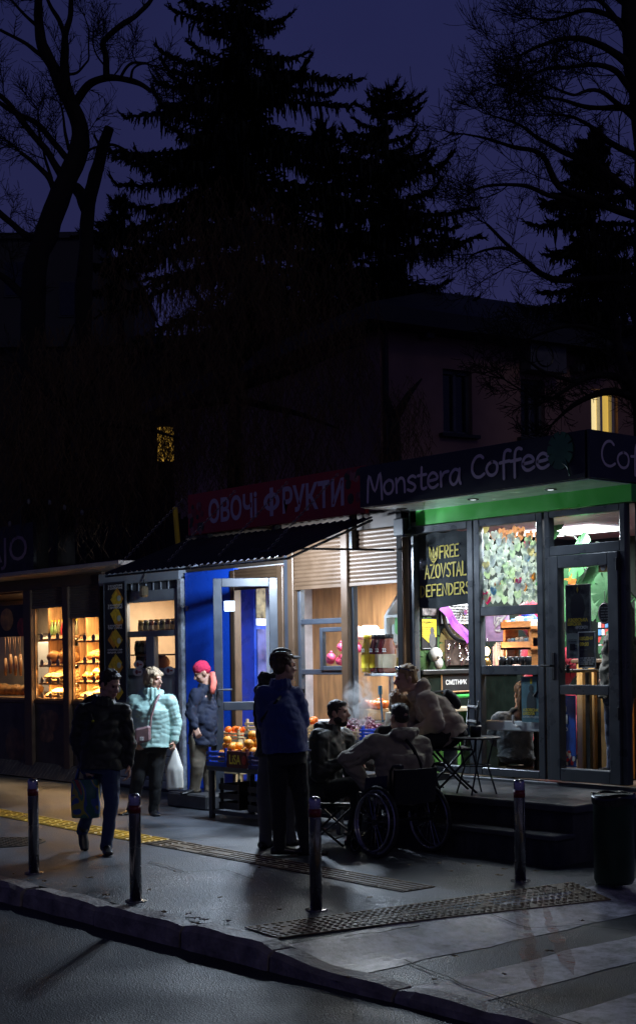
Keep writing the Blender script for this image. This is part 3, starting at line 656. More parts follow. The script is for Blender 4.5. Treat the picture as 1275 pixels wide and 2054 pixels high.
bb = MB().box(x0-.018, x1+.018, BW-.01, BW+.002, z0+.018, z1-.018).build('chalkboard', m_pb, ct); txt(bb, 'СМІТНИК', 893, 1363, 935, 1373, BW+.004, m_pw, bold=.02)
mb = MB()
for k, (u, v, rr) in enumerate(((868, 1322, .26), (905, 1290, .22), (858, 1270, .2))):
    x, z = F(u, v, .01); a0 = rnd.uniform(-.8, .8); mb.mat(k % 2); monstera_poly(mb, lambda a, b, d: (x+a*math.cos(a0)-b*math.sin(a0), .006+.002*k+d, z+a*math.sin(a0)+b*math.cos(a0)), rr, 0, .001)
mb.build('wall_mural', [mat('mural_moss', (.03, .075, .02), .6, var=.6, vscale=7), mat('mural_ochre', (.12, .09, .025), .6, var=.6, vscale=7)], ck)
x, z = F(873, 1337, .08); sk = thing('skull', 'white skull ornament standing on the black cafe counter', 'ornament', (x, .08, z_ct))
mb = MB().ell((x, .08, z_ct+.155), (.075, .075, .08), jit=.05).ell((x-.01, .11, z_ct+.07), (.05, .05, .07), jit=.05); mb.build('cranium', mat('bone_white', (.62, .60, .58), .6, var=.15), sk, smooth=True)
MB().ell((x-.028, .142, z_ct+.13), (.016, .014, .017)).ell((x+.026, .142, z_ct+.13), (.016, .014, .017)).build('eye_socket', m_pb, sk)
# small bench and green chair under the counter
bx, bz = F(922, 1420, .42); bn2 = thing('bench', 'pale wooden bench beneath the counter board', 'bench', (bx, .42, .46))
MB().bbox(bx-.2, bx+.14, (.27), .47, bz-.035, bz+.01).build('seat', mat('pale_wood', (.6, .52, .38), .5), bn2)
for sx in (-.16, .1): MB().box(bx+sx-.02, bx+sx+.02, (.29), .45, .46, bz-.035).build('leg', m_black, bn2)
gx, gz = F(922, 1402, .3); MBc = MB().tube([(gx+.2, (.3), gz-.12), (gx+.18, (.3), gz), (gx+.1, (.3), gz+.03), (gx-.22, (.3), gz+.03)], .018, 8)
o = MBc.tube([(gx-.22, (.3), gz+.03), (gx-.22, (.3), .47)], .018, 8).tube([(gx+.2, (.3), gz-.12), (gx+.2, (.3), .47)], .018, 8).build('rail', mat('bright_green_tube', (.05, .4, .08), .3)); o.name = 'bicycle_rack'; tag(o, 'bright green bent tube frame standing behind the bench', 'tube frame')
SIDE = None
# middle bay
t, r = board('abstract_painting', 'purple painting with black and white strokes behind the middle window', 'painting', 973, 1234, 1019, 1286, -.8, mat('paint_purple', (.30, .20, .36), .6, var=.5, vscale=6))
mb = MB(); q = random.Random(8)
for i in range(26):
    x0, x1, z0, z1 = r; x = (x0+x1)/2+q.gauss(0, .05)-.03; z = (z0+z1)/2+q.gauss(0, .05)+.02
    stroke_ribbon(mb, [(x, z), (x+q.uniform(-.08, .02), z+q.uniform(-.02, .08))], .012, lambda a_, b_: (a_, -.796+.0002*i, b_), False)
mb.build('brush_strokes', mat('stroke_grey', (.4, .4, .42), .6, var=.6, vscale=30), t)
sx0, sz0 = F(1022, 1330, -.6); sx1, _ = F(1078, 1330, -.6); zt_ = F(1040, 1243, -.6)[1]; z_sh = F(1020, 1338, -.25)[1]-.03
wb = thing('window_counter', 'dark window bar counter behind the middle cafe window', 'counter', (1.3, -.4, .46))
MB().bbox(x_d+.02, x_c-.02, -.85, -.08, z_sh-.03, z_sh).build('countertop', m_blk, wb); 
for xx in (x_d+.1, x_c-.1): MB().box(xx-.02, xx+.02, -.8, -.76, .46, z_sh-.03).build('leg', m_black, wb)
sh = thing('shelf_rack', 'orange-brown wooden rack of two trays on the window counter', 'rack', ((sx0+sx1)/2, -.6, z_sh)); m_or = mat('orange_wood', (.50, .20, .06), .5, var=.2, stretch=(3, 3, 10))
hgt = zt_-z_sh; MB().box(sx0, sx0-.03, -.7, -.5, z_sh, z_sh+hgt).box(sx1+.03, sx1, -.7, -.5, z_sh, z_sh+hgt*.82).box((sx0+sx1)/2-.015, (sx0+sx1)/2+.015, -.7, -.68, z_sh, z_sh+hgt).build('upright', m_or, sh)
for k in (.40, .80):
    zz = z_sh+hgt*k; MB().box(sx0, sx1-.02, -.72, -.46, zz, zz+.02).box(sx0, sx1-.02, -.47, -.46, zz, zz+.08).box(sx0, sx0-.01, -.72, -.46, zz, zz+.08).build('tray', m_or, sh)
q = random.Random(5)
for k in (.40, .80):
    for i in range(6):
        x = sx0-.05-(sx0-sx1-.08)*i/5; o = MB().bbox(x-.03, x+.03, -.62, -.52, z_sh+hgt*k+.021, z_sh+hgt*k+q.uniform(.09, .13), .01).build('sweet_packet', mat('packet_%d' % (i % 3), [(.6, .62, .65), (.2, .4, .6), (.65, .6, .5)][i % 3], .4))
        tag(o, ['silver', 'blue', 'cream'][i % 3]+' packet lying in a tray of the orange-brown rack', 'packet', ['silver', 'blue', 'cream'][i % 3]+' packets in the wooden rack')
lx, lz = F(976, 1330, -.3); la = thing('oil_lamp', 'small brass oil lamp glowing on the window counter', 'lamp', (lx, -.3, z_sh))
MB().lathe((lx, -.3, z_sh), [(.045, 0), (.05, .02), (.02, .04), (.045, .07), (.03, .10), (.02, .12)], 16).build('base', mat('brass', (.5, .32, .1), .3, .9), la, smooth=True)
lzf = z_sh+.20
m_flame = mat('lamp_glow', (1, .8, .5), .5, var=0, emit=(1.0, .62, .25), estr=14)
MB().lathe((lx, -.3, z_sh+.115), [(.03, 0), (.052, .05), (.05, .09), (.028, .15), (.024, .2)], 16).build('chimney', JARGLASS, la, smooth=True)
MB().ell((lx, -.3, z_sh+.19), (.03, .03, .045)).build('flame', m_flame, la, smooth=True)
point('oil_lamp_light', (lx, -.3, z_sh+.19), 22, (1.0, .6, .28), .05)
for i, (u, v) in enumerate(((1010, 1325), (1024, 1327), (1037, 1328), (1048, 1330), (1060, 1331))):
    x = F(u, v, -.3)[0]; o = MB().lathe((x, -.28, z_sh), [(.035, 0), (.04, .08), (.042, .13), (.03, .135)], 14).build('black_mug', mat('mug_black', (.015, .015, .016), .2), smooth=True); tag(o, 'black tin standing in the row on the window counter', 'tin', 'black tins on the window counter')
x, z = F(1002, 1300, -.5); o = MB()
bk = thing('book_row', 'row of thin pink and grey booklets behind the tins', 'books', (x, -.55, z_sh))
for i in range(9): MB().box(x+.10-.022*i, x+.085-.022*i, -.62, -.5, z_sh, z_sh+.24+.02*(i % 3)).build('booklet', mat('booklet_%d' % (i % 3), [(.55, .3, .4), (.35, .36, .4), (.6, .5, .5)][i % 3], .6), bk)
# red plush heap and blue scarf
m_plush = mat('red_plush', (.62, .02, .05), .9, var=.25, bump=.8, bscale=90, sheen=.6)
x, z = F(1105, 1300, -1.5); mb = MB()
for i in range(14): mb.ell((x+.02+rnd.uniform(-.22, .2), -1.5+rnd.uniform(-.1, .1), rnd.uniform(1.0, 2.25)), (.2, .16, .24), jit=.2)
o = mb.ell((x, -1.5, .85), (.36, .2, .4)).build('plush_beanbag', m_plush, smooth=True); tag(o, 'tall heap of red plush standing behind the door', 'plush')
x, z = F(1063, 1258, -1.3); o = MB().tube([(x+.1, -1.28, z+.05), (x, -1.26, z+.14), (x-.1, -1.26, z+.05), (x-.12, -1.26, z-.25)], [.05, .06, .06, .04], 10).build('scarf', mat('blue_fabric', (.03, .06, .45), .8), smooth=True); tag(o, 'blue plush scarf draped over the red plush heap', 'scarf')
# notices on and behind the door
t, r = board('school_poster', 'black poster with trees and the yellow words АЗОВСЬКА ШКОЛА on the door', 'poster', 1134, 1172, 1184, 1271, -.045, mat('photo_forest', (.05, .055, .05), .5, var=.95, vscale=22), mat('thin_white_edge', (.35, .35, .35), .6), .004, .004)
txt(t, 'АЗОВСЬКА', 1138, 1240, 1178, 1247, -.042, m_pyl, bold=.02); txt(t, 'ШКОЛА', 1138, 1248, 1165, 1255, -.042, m_pyl, bold=.02); txt(t, 'КРОСФІТУ', 1154, 1255, 1178, 1262, -.042, m_pw)
x, z = F(1157, 1183, -.042); MB().add([(x, -.04, z+.03), (x-.012, -.04, z), (x, -.04, z-.03), (x+.012, -.04, z)], [(0, 1, 2, 3)]).build('emblem', m_pyl, t)
x0, x1, z0, z1 = r; MB().ell(((x0+x1)/2+.01, -.044, z0+.24), (.085, .003, .14)).ell(((x0+x1)/2+.01, -.044, z0+.40), (.03, .003, .035)).build('printed_figure', m_pb, t)
t, r = board('flyer', 'grey-green flyer with a printed cup on the cafe door', 'flyer', 1135, 1271, 1159, 1321, -.04, mat('flyer_grey', (.33, .38, .35), .7), None, 0, .004)
bars(t, 1139, 1282, 1155, 1288, 2, -.037, m_pb, seed=2); x, z = F(1147, 1298, -.037); MB().box(x-.03, x+.03, -.038, -.036, z-.03, z+.03).tube([(x-.03, -.037, z+.02), (x-.05, -.037, z+.015), (x-.05, -.037, z-.01), (x-.03, -.037, z-.015)], .004, 5).build('printed_cup', m_pb, t); bars(t, 1141, 1309, 1154, 1315, 3, -.037, m_pb, seed=6)
t, r = board('hours_notice', 'black notice with yellow ЩОДНЯ 09:00 on the cafe door', 'notice', 1159, 1267, 1194, 1340, -.03, m_pb, mat('notice_edge', (.6, .6, .6), .6), .008, .004)
txt(t, 'ЩОДНЯ', 1162, 1277, 1188, 1285, -.027, m_pyl, bold=.02); txt(t, '09:00', 1162, 1288, 1180, 1296, -.027, m_pyl, bold=.02); bars(t, 1162, 1318, 1191, 1334, 4, -.027, m_pw, seed=9); bars(t, 1162, 1302, 1180, 1305, 1, -.027, mat('print_grey', (.10, .10, .10), .7), seed=9)
t, r = board('orange_sticker', 'orange sticker with a white oval high on the door glass', 'sticker', 1199, 1124, 1232, 1147, -.04, mat('sticker_orange', (.62, .33, .05), .6), None, 0, .004)
x, z = F(1208, 1135, -.037); MB().ell((x, -.038, z), (.033, .002, .045)).build('white_oval', m_pw, t); MB().ell((x, -.0355, z+.005), (.02, .001, .01)).build('printed_hat', m_pb, t); bars(t, 1216, 1136, 1229, 1144, 3, -.037, m_pw)
t, r = board('fire_poster', 'dark poster of orange flames high behind the cafe door', 'poster', 1116, 1126, 1162, 1176, -1.6, m_pb)
x0, x1, z0, z1 = r; mb = MB(); q = random.Random(2)
for i in range(26):
    f_ = i/26; x = x0-.05-(x0-x1-.12)*f_; z = z1-.10-(z1-z0-.1)*f_+q.uniform(-.05, .05)
    stroke_ribbon(mb, [(x, z), (x+q.uniform(-.05, .03), z+q.uniform(.03, .12))], .03, lambda a_, b_, i=i: (a_, -1.597+.0003*i, b_), False)
mb.build('printed_flames', mat('flame_print', (.75, .22, .03), .6, var=.6, vscale=12), t)
x, z = F(1212, 1230, -.10); ov = thing('hanging_sign', 'dark oval sign hanging behind the cafe door glass', 'sign', (x, -.10, z-.11)); 
mb = MB(); n = 28; mb.prism([(.072*math.cos(2*math.pi*i/n), .10*math.sin(2*math.pi*i/n)) for i in range(n)], lambda a_, b_, d: (x+a_, -.105+d, z+b_), 0, .012); mb.build('plate', m_pb, ov)
mb = MB(); mb.tube([(x+.063*math.cos(2*math.pi*i/n), -.092, z+.09*math.sin(2*math.pi*i/n)) for i in range(n+1)], .004, 5, False); mb.tube([(x, -.1, z+.1), (x, -.1, z+.2)], .003, 5); mb.build('rim', mat('rim_mauve', (.3, .2, .25), .5), ov); bars(ov, 1204, 1216, 1221, 1244, 5, -.09, mat('print_grey2', (.2, .2, .2), .6))
# plants above the bar
def monstera_plant(loc, n, seed, sc_=1.0, label=''):
    t = thing('monstera_plant', label, 'plant', loc); q = random.Random(seed); m = mat('monstera_green', (.028, .10, .034), .35, var=.5, vscale=4)
    for i in range(n):
        a = q.uniform(0, 6.28); e = Vector((math.cos(a)*q.uniform(.1, .38), abs(math.sin(a))*.3, q.uniform(-.55, .25)))*sc_
        MB().tube([(0, 0, 0), e*.5+Vector((0, 0, .12)), e], .007, 5).build('stem', m, t, local=True)
        mb = MB(); nrm = Vector((q.uniform(-.5, .5), 1, q.uniform(-.1, .7))).normalized(); X = nrm.cross(Vector((0, 0, 1))).normalized(); Y = X.cross(nrm)
        a2 = math.pi+q.uniform(-.6, .6); X2 = X*math.cos(a2)+Y*math.sin(a2); Y2 = -X*math.sin(a2)+Y*math.cos(a2); r_ = q.uniform(.11, .17)*sc_
        monstera_poly(mb, lambda a_, b_, d: e+X2*a_+Y2*b_+nrm*(d-.25*abs(a_)*.6), r_, 0, .003); mb.build('leaf', m, t, local=True)
    return t
x, z = F(1190, 1150, -1.3); monstera_plant((x, -1.4, z+.1), 8, 3, 1.75, 'green monstera plant hanging high behind the cafe door')
x, z = F(1235, 1200, -.9); monstera_plant((x-.15, -1.0, z), 5, 9, 1.3, 'drooping monstera plant by the right edge of the door')
# slatted bar
bx0 = F(1150, 1400, -.95)[0]; bx1 = -.0; zb = F(1190, 1322, -.95)[1]; br = thing('slatted_bar', 'wooden bar with vertical slats behind the cafe door', 'bar', ((bx0+bx1)/2, -1.1, .46))
m_slat = mat('slat_oak', (.62, .34, .11), .5, var=.25, stretch=(6, 6, .7))
MB().box(bx0, bx1, -1.5, -.99, .46, zb-.04).build('carcass', mat('carcass_black', (.02, .015, .012), .6), br); MB().bbox(bx0+.02, bx1-.02, -1.5, -.93, zb-.04, zb).build('countertop', m_darkwood, br)
n = 9
for i in range(n):
    x = bx0-(bx0-bx1)*(i+.3)/n; MB().bbox(x-.07, x, -.99, -.94, .47, zb-.045, .004).build('slat', m_slat, br)
t, r = board('book_stand', 'stand of red white and blue cards on the bar', 'card stand', 1199, 1250, 1234, 1308, -1.1, m_blk)
x0, x1, z0, z1 = r; q = random.Random(6)
for i in range(4):
    for j in range(4): MB().box(x0-.01-.042*i, x0-.045-.042*i, -1.098, -1.085, z0+.02+.075*j, z0+.08+.075*j).build('card', mat('card_%d' % ((i+j) % 3), [(.6, .6, .62), (.5, .06, .05), (.1, .25, .5)][(i+j) % 3], .5), t)
t, r = board('drink_poster', 'blue night-sky advertising poster with white letters low behind the door', 'poster', 1114, 1395, 1153, 1538, -.8, mat('poster_blue', (.02, .09, .50), .5, var=.5, vscale=5))
MB().bbox(F(1126, 1440, -.79)[0]+.0, F(1137, 1440, -.79)[0], -.797, -.79, F(1130, 1452, -.79)[1], F(1130, 1433, -.79)[1], .004).build('white_badge', m_pw, t)
txt(t, 'Ь', 1127, 1437, 1134, 1449, -.787, m_red, bold=.03); txt(t, 'ІВО', 1124, 1459, 1138, 1466, -.79, m_pw, bold=.02); txt(t, '1', 1126, 1472, 1132, 1496, -.79, m_pw, bold=.03)
x, z = F(1126, 1422, -.79); MB().tube([(x+.045*math.cos(a), -.794, z+.06*math.sin(a)) for a in [i*.314 for i in range(21)]], .008, 5, False).build('white_loop', m_pw, t)
q = random.Random(3); mb = MB()
for i in range(22): mb.mat(i % 3).ell((r[0]-.02-(r[0]-r[1]-.04)*q.random(), -.796, r[2]+.03+.12*q.random()), (.02, .004, .025), 8, 6)
mb.build('printed_berries', [mat('berry_red', (.5, .03, .06), .5), mat('berry_navy', (.03, .03, .14), .5), m_pw], t)
# plastic spider on the glass
x, z = F(1138, 1344, -.03); spd = thing('toy_spider', 'black toy spider clinging inside the cafe door glass', 'spider', (x, -.03, z-.1)); MB().ell((x, -.03, z), (.022, .015, .03)).ell((x, -.03, z+.035), (.014, .012, .015)).build('body', m_pb, spd, smooth=True)
for i in range(8):
    s = 1 if i < 4 else -1; k = i % 4; a = .9-k*.62
    MB().tube([(x, -.03, z+.015), (x+s*.05*math.cos(a), -.025, z+.015+.06*math.sin(a)+.02), (x+s*.085*math.cos(a*1.2), -.03, z+.01+.11*math.sin(a))], [.005, .004, .002], 5).build('leg', m_pb, spd)
# lower pane of the middle window: white vent sash with handle, recruiting poster
t, r = board('field_poster', 'teal poster of a waving figure with yellow words in the lower middle window', 'poster', 1045, 1357, 1085, 1449, -.045, mat('poster_teal', (.10, .22, .26), .6, var=.4, vscale=6), None, 0, .004)
x0, x1, z0, z1 = r; c = (x0+x1)/2; MB().ell((c, -.043, z0+.17), (.06, .002, .13)).ell((c, -.043, z0+.325), (.028, .002, .035)).tube([(c-.04, -.042, z0+.25), (c-.085, -.042, z0+.30), (c-.08, -.042, z0+.40)], [.018, .014, .01], 6).build('printed_figure', mat('print_dusk', (.03, .04, .045), .7), t)
txt(t, 'АЗОВСЬКА', 1048, 1421, 1084, 1427, -.041, m_pyl, bold=.02); txt(t, 'ШКОЛА', 1048, 1428, 1072, 1434, -.041, m_pyl, bold=.02); txt(t, 'КОНТЕНТ-МЕНЕДЖЕРІВ', 1048, 1436, 1084, 1441, -.041, m_pw); MB().box(c-.012, c+.012, -.044, -.042, z1-.07, z1-.02).build('emblem', m_pyl, t)
x0, x1, z0, z1 = pr(972, 1446, 1088, 1466, -.10); ws = MB().bbox(x0, x1, -.14, -.085, z0, z1, .01).tube([(F(1040, 1455, -.08)[0], -.085, (z0+z1)/2), (F(1040, 1455, -.08)[0], -.04, (z0+z1)/2), (F(1028, 1455, -.04)[0], -.04, F(1028, 1452, -.04)[1]), (F(1028, 1435, -.04)[0], -.04, F(1028, 1434, -.04)[1])], .012, 8).build('window_sash_rail', m_white, ck)
# ceiling lamp panel
lp = MB().bbox(1.40, 2.45, -1.95, -1.35, 3.0, 3.025, .006).build('ceiling_panel_lamp', mat('lamp_white', (1, 1, 1), .5, var=0, emit=(.95, .97, 1.0), estr=6)); tag(lp, 'bright flat ceiling lamp behind the transom', 'lamp')

# ================================================================== FRUIT SHOP
fk = thing('fruit_shop', 'small fruit shop with brown rolling shutters, blue metal wall and open door', 'kiosk', (4.7, 0, 0))
XR, XL = 2.80, 6.64
m_bluewall = mat('blue_sheet_metal', (.012, .10, .80), .28, var=.12, vscale=2, bump=.06, bscale=6)
m_plyb = mat('plywood_bright', (.36, .19, .08), .5, var=.35, vscale=4, stretch=(4, 4, .6))
MB().box(XR, XL, -2.1, -2.05, .1, 3.1).build('back_wall', m_plyb, fk); MB().box(XR, XL, -2.05, -.06, .10, .15).build('floor', mat('shop_floor', (.12, .11, .10), .4), fk)
MB().box(XR, XL, -2.1, -.07, 2.78, 2.84).build('ceiling', m_white, fk); MB().box(XR+.0, XR+.03, -2.05, -.07, .15, 2.78).build('inner_wall', m_white, fk)
MB().box(XL-.03, XL, -2.05, -.07, .15, 2.78).build('inner_wall', mat('inner_pale', (.5, .48, .52), .5), fk)
# blue front panel left of the doorway
xd0 = 4.72; xd1 = 5.62
MB().bbox(xd1, XL, -.05, .03, .02, 2.78, .01).build('blue_panel', m_bluewall, fk)
MB().bbox(XL-.09, XL-.05, .03, .06, 2.3, 2.36).build('panel_latch', m_steel, fk)
MB().box(XR, XL, -.07, -.0, 2.79, 3.25).build('header', mat('header_brown', (.05, .036, .027), .6), fk)
# shutters with ribbed curtain
def shutter(x0, x1, z0, z1, y, m, parent, ribs):
    x0, x1 = sorted((x0, x1)); mb = MB(); pts = []; n = ribs*6
    for i in range(n+1):
        f_ = i/n; ph = (f_*ribs) % 1; pts.append((y+.010*math.sin(math.pi*ph)**.7, z0+(z1-z0)*f_))
    vs = [(x, a_, b_) for a_, b_ in pts for x in (x0, x1)]; mb.add(vs, [(2*i, 2*i+1, 2*i+3, 2*i+2) for i in range(n)])
    mb.bbox(x0, x1, y-.012, y+.016, z0-.04, z0, .004); return mb.build('shutter', m, parent)
xa0, xa1 = F(600, 1300, 0)[0], F(696, 1300, 0)[0]; xb0, xb1 = F(707, 1300, 0)[0], F(812, 1300, 0)[0]
zs = 2.50
shutter(xa0, xa1, zs, 3.0, .045, m_brownmetal, fk, 11); shutter(xb0, xb1, zs, 3.05, .045, m_brownmetal, fk, 12)
for x, w in ((xa0+.05, .05), (xa1-.05, .055), (xb1-.02, .05)): MB().bbox(x-w, x+w, -.03, .085, .02, 3.08, .008).build('shutter_guide', m_brownmetal, fk)
window(fk, xa0, xa1, .70, zs+.02, m_greyframe, .05, -.05, .02, bars=(F(650, 1246, 0)[1], F(650, 1348, 0)[1]))
sx0, sx1, sz0, sz1 = pr(643, 1258, 697, 1345, .02); frame_mb(MB(), sx0, sx1, sz0, sz1, .05, -.02, .04).build('window_sash', m_greyframe, fk)
window(fk, xb0, xb1, .70, zs+.02, m_greyframe, .04, -.05, .02)
MB().bbox(XR, xa0, -.05, .02, .02, .70, .01).build('plinth', mat('plinth_brown', (.09, .07, .06), .6), fk)
# doorway: brown jambs, shutter box, grey post
MB().bbox(xd0-.05, xd0+.06, -.05, .07, .02, 2.75).build('door_jamb', m_brownmetal, fk); MB().bbox(xd1-.03, xd1+.05, -.05, .06, .02, 2.75).build('door_jamb', m_brownmetal, fk)
shutter(xd0+.06, xd1-.03, 2.55, 2.76, .04, m_brownmetal, fk, 5)
MB().bbox(xa0+.1, xd0-.05, -.03, .05, .02, 2.9).build('grey_post', m_greyframe, fk)
# open door leaf swung out over the pavement
dl = thing('open_door', 'grey framed glass door of the fruit shop standing open', 'door', (xd0+.06, .05, 0)); dl.parent = fk; dl.location = Vector((xd0+.06, .05, 0))-WORLD_OF(fk)
del dl['category']; del dl['label']
fe = F(430, 1380, .62); ang = math.atan2(.62-.05, fe[0]-(xd0+.06)); LD = math.hypot(.62-.05, fe[0]-(xd0+.06)); dl.rotation_euler = (0, 0, ang)
mb = frame_mb(MB(), 0, LD, .06, 2.62, .10, -.03, .03); mb.bbox(.10, LD-.10, -.028, .028, 1.10, 1.2); fo = mb.build('door_frame', m_greyframe, dl, local=True)
MB().box(.09, LD-.09, -.004, .002, 1.19, 2.53).build('pane', GLASS, dl, local=True); MB().box(.09, LD-.09, -.004, .002, .15, 1.11).build('pane', GLASS, dl, local=True)
MB().bbox(LD-.07, LD-.03, .03, .045, 1.15, 1.42).tube([(LD-.05, .03, 1.34), (LD-.05, .09, 1.34), (LD-.20, .09, 1.34)], .011, 8).bbox(LD-.07, LD-.03, -.045, -.03, 1.15, 1.42).tube([(LD-.05, -.03, 1.34), (LD-.05, -.09, 1.34), (LD-.20, -.09, 1.34)], .011, 8).build('handle', m_greyframe, dl, local=True)
MB().box(LD-.245, LD-.125, .004, .006, 2.24, 2.36).build('sticker', m_paper, dl, local=True)
bars_ = MB()
for i in range(4): bars_.box(LD-.23, LD-.14, .006, .0075, 2.265+.022*i, 2.272+.022*i); bars_.box(LD-.23, LD-.14, -.0055, -.004, 2.265+.022*i, 2.272+.022*i)
bars_.build('small_print', m_pb, dl, local=True)
# corrugated awning with stays
AX0, AX1 = 3.12, 6.52
aw = thing('awning', 'dark blue corrugated awning hung on chains over the fruit shop', 'awning', (4.8, .8, 2.7)); m_awn = mat('awning_navy', (.028, .030, .048), .45, var=.2)
mb = MB(); nC = 150; YB, YF = .10, 1.30; ZB, ZF = 3.17, 2.72
def awn(x, f_): return (x, YB+(YF-YB)*f_, ZB+(ZF-ZB)*f_+.012*math.sin((x-AX0)*2*math.pi/.115))
vs = [awn(AX0+(AX1-AX0)*i/nC, f_) for i in range(nC+1) for f_ in (0, .5, 1)]
top = [(i*3+j, i*3+3+j, i*3+4+j, i*3+1+j) for i in range(nC) for j in range(2)]
mb.add(vs, top); mb.add([(x, y, z-.004) for x, y, z in vs], [f_[::-1] for f_ in top]); mb.build('roof_sheet', m_awn, aw)
mb = MB().tube([(AX0+.01, YB, ZB-.03), (AX0+.01, YF-.03, ZF-.03)], .014, 6).tube([(AX1-.02, YB, ZB-.03), (AX1-.02, YF-.03, ZF-.03)], .014, 6).tube([(AX0, YF-.06, ZF-.025), (AX1, YF-.06, ZF-.025)], .014, 6).tube([(4.8, YB, ZB-.03), (4.8, YF-.03, ZF-.03)], .014, 6); mb.build('frame', m_greyframe, aw)
a = at(812, 1122, depth((XR, .1, 2.6))); MB().tube([(XR-.02, .12, 2.80), (AX0+.25, .95, ZF+.10)], .013, 6).build('stay', m_black, aw)
def chain(mb, a, b, r=.012):
    a = Vector(a); b = Vector(b); n = int((b-a).length/.035); d = (b-a).normalized(); p = d.cross(Vector((0, 0, 1))).normalized(); q = d.cross(p)
    for i in range(n):
        c = a.lerp(b, (i+.5)/n); e = p if i % 2 else q; mb.tube([c-d*.022, c-d*.012+e*r, c+d*.012+e*r, c+d*.022, c+d*.012-e*r, c-d*.012-e*r, c-d*.022], .0035, 4, False)
for x in (3.5, 4.35, 5.3, 6.35):
    mb = MB(); chain(mb, (x, .24, 3.66), (x+.12, 1.12, 2.81)); mb.build('chain', m_rope, aw)
# red sign on the roof
rs = thing('shop_sign', 'red sign board with white Cyrillic letters ОВОЧІ ФРУКТИ and painted fruit', 'sign', (4.75, .2, 3.22)); m_sr = mat('sign_red', (.46, .018, .022), .5, var=.1)
rx0, rx1 = F(377, 1040, .2)[0], F(731, 980, .2)[0]
MB().bbox(rx0, rx1, .14, .2, 3.21, 3.71, .006).build('board', m_sr, rs)
for x in (rx0-.3, (rx0+rx1)/2, rx1+.3): MB().box(x-.02, x+.02, .06, .14, 2.85, 3.6).build('support', m_black, rs)
la0, la1 = F(419, 1040, .2)[0], F(690, 1000, .2)[0]
mb = MB(); wt = la0-la1; text_mb(mb, 'ОВОЧі', (la0, .2, 3.32), FX, FY, 1, .003, (wt*.385, .30), .03); text_mb(mb, 'РУКТИ', (la0-wt*.575, .2, 3.32), FX, FY, 1, .003, (wt*.425, .30), .03)
cx_ = la0-wt*.495; A_ = [2*math.pi*i/28 for i in range(29)]; mb.add([(cx_-k_*wt*.06*math.cos(t), .203, 3.475+k2_*.105*math.sin(t)) for t in A_ for k_, k2_ in ((1, 1), (.55, .55))], [(2*i, 2*i+1, 2*i+3, 2*i+2) for i in range(28)]); mb.add([(cx_+.032, .204, 3.31), (cx_-.032, .204, 3.31), (cx_-.032, .204, 3.635), (cx_+.032, .204, 3.635)], [(0, 1, 2, 3)])
mb.build('lettering', m_letter, rs)
q = random.Random(5)
for u in (393, 714):
    mb = MB(); x, z = F(u, 1042 if u < 500 else 975, .2)
    for i in range(18): mb.mat(i % 3).ell((x+q.uniform(-.13, .13), .201, z+q.uniform(-.17, .17)), (q.uniform(.03, .06), .003, q.uniform(.03, .06)), 9, 6)
    mb.build('printed_fruit', [mat('fruit_red', (.25, .03, .04), .5), mat('fruit_dark', (.03, .05, .02), .5), mat('fruit_pink', (.35, .14, .12), .5)], rs)
# inside: fridge, shelves, goods
SIDE = 5.95
f0, f1 = F(512, 1300)[0], F(566, 1300)[0]; fr = thing('drinks_fridge', 'tall blue drinks fridge seen through the open shop door', 'fridge', ((f0+f1)/2, -.3, .15))
MB().bbox(f0, f1, -.58, 0, .15, 2.66, .02).build('cabinet', mat('fridge_blue', (.02, .06, .42), .3), fr); MB().bbox(f0-.02, f1+.02, 0, .02, .3, F(535, 1262)[1], .01).build('door', mat('fridge_door', (.06, .07, .20), .2, var=.6, vscale=5), fr)
MB().bbox(f0-.01, f1+.01, 0, .02, F(535, 1240)[1], F(535, 1175)[1], .01).build('header_panel', mat('fridge_print', (.20, .17, .10), .4, var=.9, vscale=14), fr)
MB().bbox(f0-.01, f1+.01, 0, .018, F(535, 1255)[1], F(535, 1241)[1], .005).build('white_rail', m_white, fr)
x0, x1, z0, z1 = pr(537, 1288, 572, 1305, .025); mb = MB(); ls_ = MB().box(x0+.02, x1-.02, .02, .026, z0-.04, z1+.03).build('label_strip', m_pw, fr); text_mb(mb, 'PEPSI', (x0, .027, z0), FX, FY, 1, .003, (x0-x1, z1-z0), .02); mb.build('lettering', m_pb, ls_)
x, z = F(556, 1274, .02); MB().ell((x, .022, z), (.14, .006, .13)).build('round_emblem', mat('emblem_red', (.25, .03, .05), .4), fr)
SIDE = None
MB().bbox(5.40, 5.52, -.5, -.36, .15, 2.75, .01).build('column', m_white, fk)
# right side: plywood shelves with pomegranates, jars
sh2 = thing('wall_shelves', 'plywood wall shelves behind the shop windows', 'shelf', (3.3, -1.4, 1.2))
z1_ = F(745, 1282, -1.0)[1]; z2_ = F(745, 1350, -.5)[1]; 
MB().box(2.86, 4.35, -1.6, -1.0, z1_-.03, z1_).build('shelf', m_ply, sh2); zc = F(680, 1335, -1.0)[1]; MB().box(3.0, 4.35, -1.6, -1.0, zc-.03, zc).build('shelf', m_ply, sh2)
MB().bbox(2.85, 3.62, -.62, -.2, z2_-.03, z2_).build('front_shelf', m_white, sh2)
for x in (2.9, 3.58): MB().box(x-.02, x+.02, -.6, -.56, .15, z2_-.03).build('leg', m_white, sh2)
for x in (2.9, 4.3): MB().box(x-.02, x+.02, -1.62, -1.58, .15, 2.2).build('upright', m_ply, sh2)
m_pom = mat('pomegranate_pink', (.55, .06, .14), .4, var=.3)
